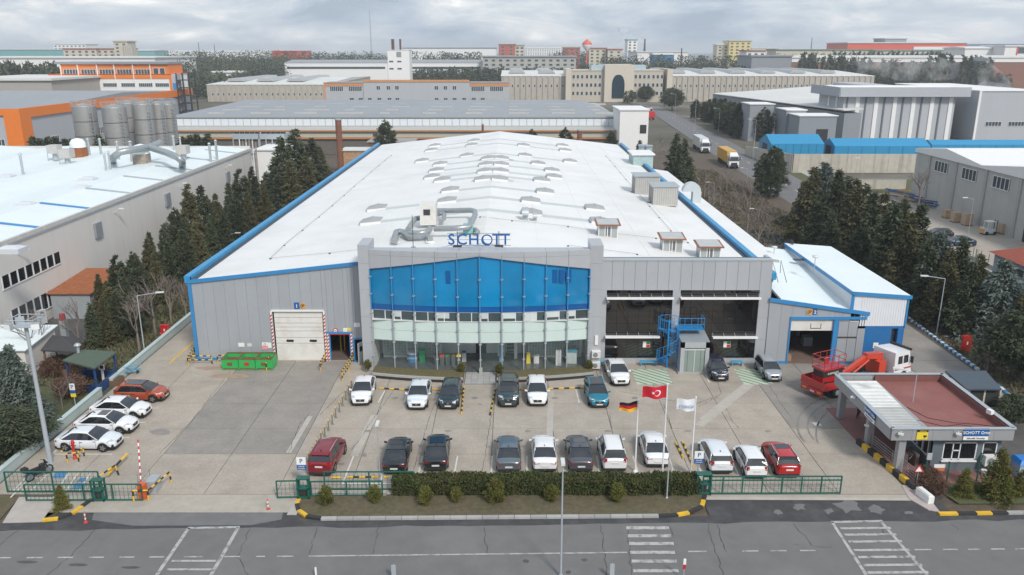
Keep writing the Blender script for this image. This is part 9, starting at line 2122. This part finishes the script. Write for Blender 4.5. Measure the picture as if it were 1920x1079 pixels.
# low undergrowth in the strips
g = np.random.default_rng(9); n = 30000; sel = g.random(n); X = np.where(sel < .4, g.uniform(-43, -35.6, n), g.uniform(43.4, 49.6, n)); Y = np.where(sel < .4, g.uniform(66, 170, n), g.uniform(62, 200, n)); X = np.where((sel > .75), g.uniform(29.5, 44, n), X); Y = np.where(sel > .75, g.uniform(100, 200, n), Y); h_ = .06 + .45 * (np.sin(X * .9 + Y * .31) * np.sin(Y * .23) > .35) * g.random(n)
C = np.stack([X, Y, h_], 1); d = g.normal(0, .5, (n, 3)); d[:, 2] = 1; s_ = np.cross(d, g.normal(0, 1, (n, 3))); s_ /= np.linalg.norm(s_, axis=1)[:, None]; V = np.stack([C - s_ * .1, C + s_ * .1, C + s_ * .04 + d * .25, C - s_ * .04 + d * .25], 1).reshape(-1, 3)
me = bpy.data.meshes.new('undergrowth'); quads_to(me, V, n); me.materials.append(leaf('undergrowth leaves', (.105, .095, .055), (.07, .075, .03))); me.update(calc_edges=True); o = new_obj('undergrowth', me); link(o); tag(o, 'brown and green undergrowth below the tree strips', 'undergrowth', kind='stuff')
# ================================================================== air
hz_m = bpy.data.materials.new('haze'); hz_m.use_nodes = True; t = hz_m.node_tree; t.nodes.clear(); ho = N(t, 'ShaderNodeOutputMaterial'); hv = N(t, 'ShaderNodeVolumePrincipled')
hv.inputs['Color'].default_value = (.86, .91, .97, 1); hv.inputs['Density'].default_value = .00022; hv.inputs['Anisotropy'].default_value = .2; t.links.new(hv.outputs[0], ho.inputs['Volume'])
pbox((-5600, -500, -1.2, 5600, 9100, 75), 'haze', hz_m, kind='stuff')
# steam drifting off the works at the right and from the chimney on the horizon
st_m = bpy.data.materials.new('steam'); st_m.use_nodes = True; t = st_m.node_tree; t.nodes.clear(); ho = N(t, 'ShaderNodeOutputMaterial'); hv = N(t, 'ShaderNodeVolumePrincipled'); g = N(t, 'ShaderNodeNewGeometry')
hv.inputs['Color'].default_value = (.95, .96, .97, 1); d_ = math_node(t, 'MULTIPLY', math_node(t, 'SUBTRACT', noise(t, g.outputs['Position'], .09, 5, .65), .47), .32, True); t.links.new(d_, hv.inputs['Density']); t.links.new(hv.outputs[0], ho.inputs['Volume'])
for lb, D, pts in (('white steam plume above the grey gabled hall', 440, ((1868, 165, 9), (1862, 145, 8), (1848, 128, 6), (1840, 112, 4))), ('thin steam drifting before the dark tree row', 560, ((1790, 134, 6), (1740, 128, 9), (1690, 131, 8), (1640, 124, 6), (1600, 128, 5))), ('white smoke from the dark chimney on the horizon', 1080, ((1206, 73, 2), (1195, 68, 5), (1180, 62, 6), (1160, 57, 3)))):
 mb = MB(); q = [PV(x, y, D) for x, y, r in pts]; k = len(q)
 for i in range(k):
  for j in range(10): a = j * .6283; mb.v.append((q[i].x + (pts[i][2] * cos(a) if D < 500 else 0), D + pts[i][2] * sin(a), q[i].z + (pts[i][2] * cos(a) if D > 500 else pts[i][2] * .3 * sin(a))))
 for i in range(k - 1):
  for j in range(10): a = i * 10 + j; b = i * 10 + (j + 1) % 10; mb.f.append((a, b, b + 10, a + 10)); mb.m.append(0); mb.sm.append(True)
 mb.f += [tuple(range(9, -1, -1)), tuple(range(k * 10 - 10, k * 10))]; mb.m += [0, 0]; mb.sm += [False] * 2
 tag(put('steam', mb, st_m, kind='stuff'), lb, 'steam')
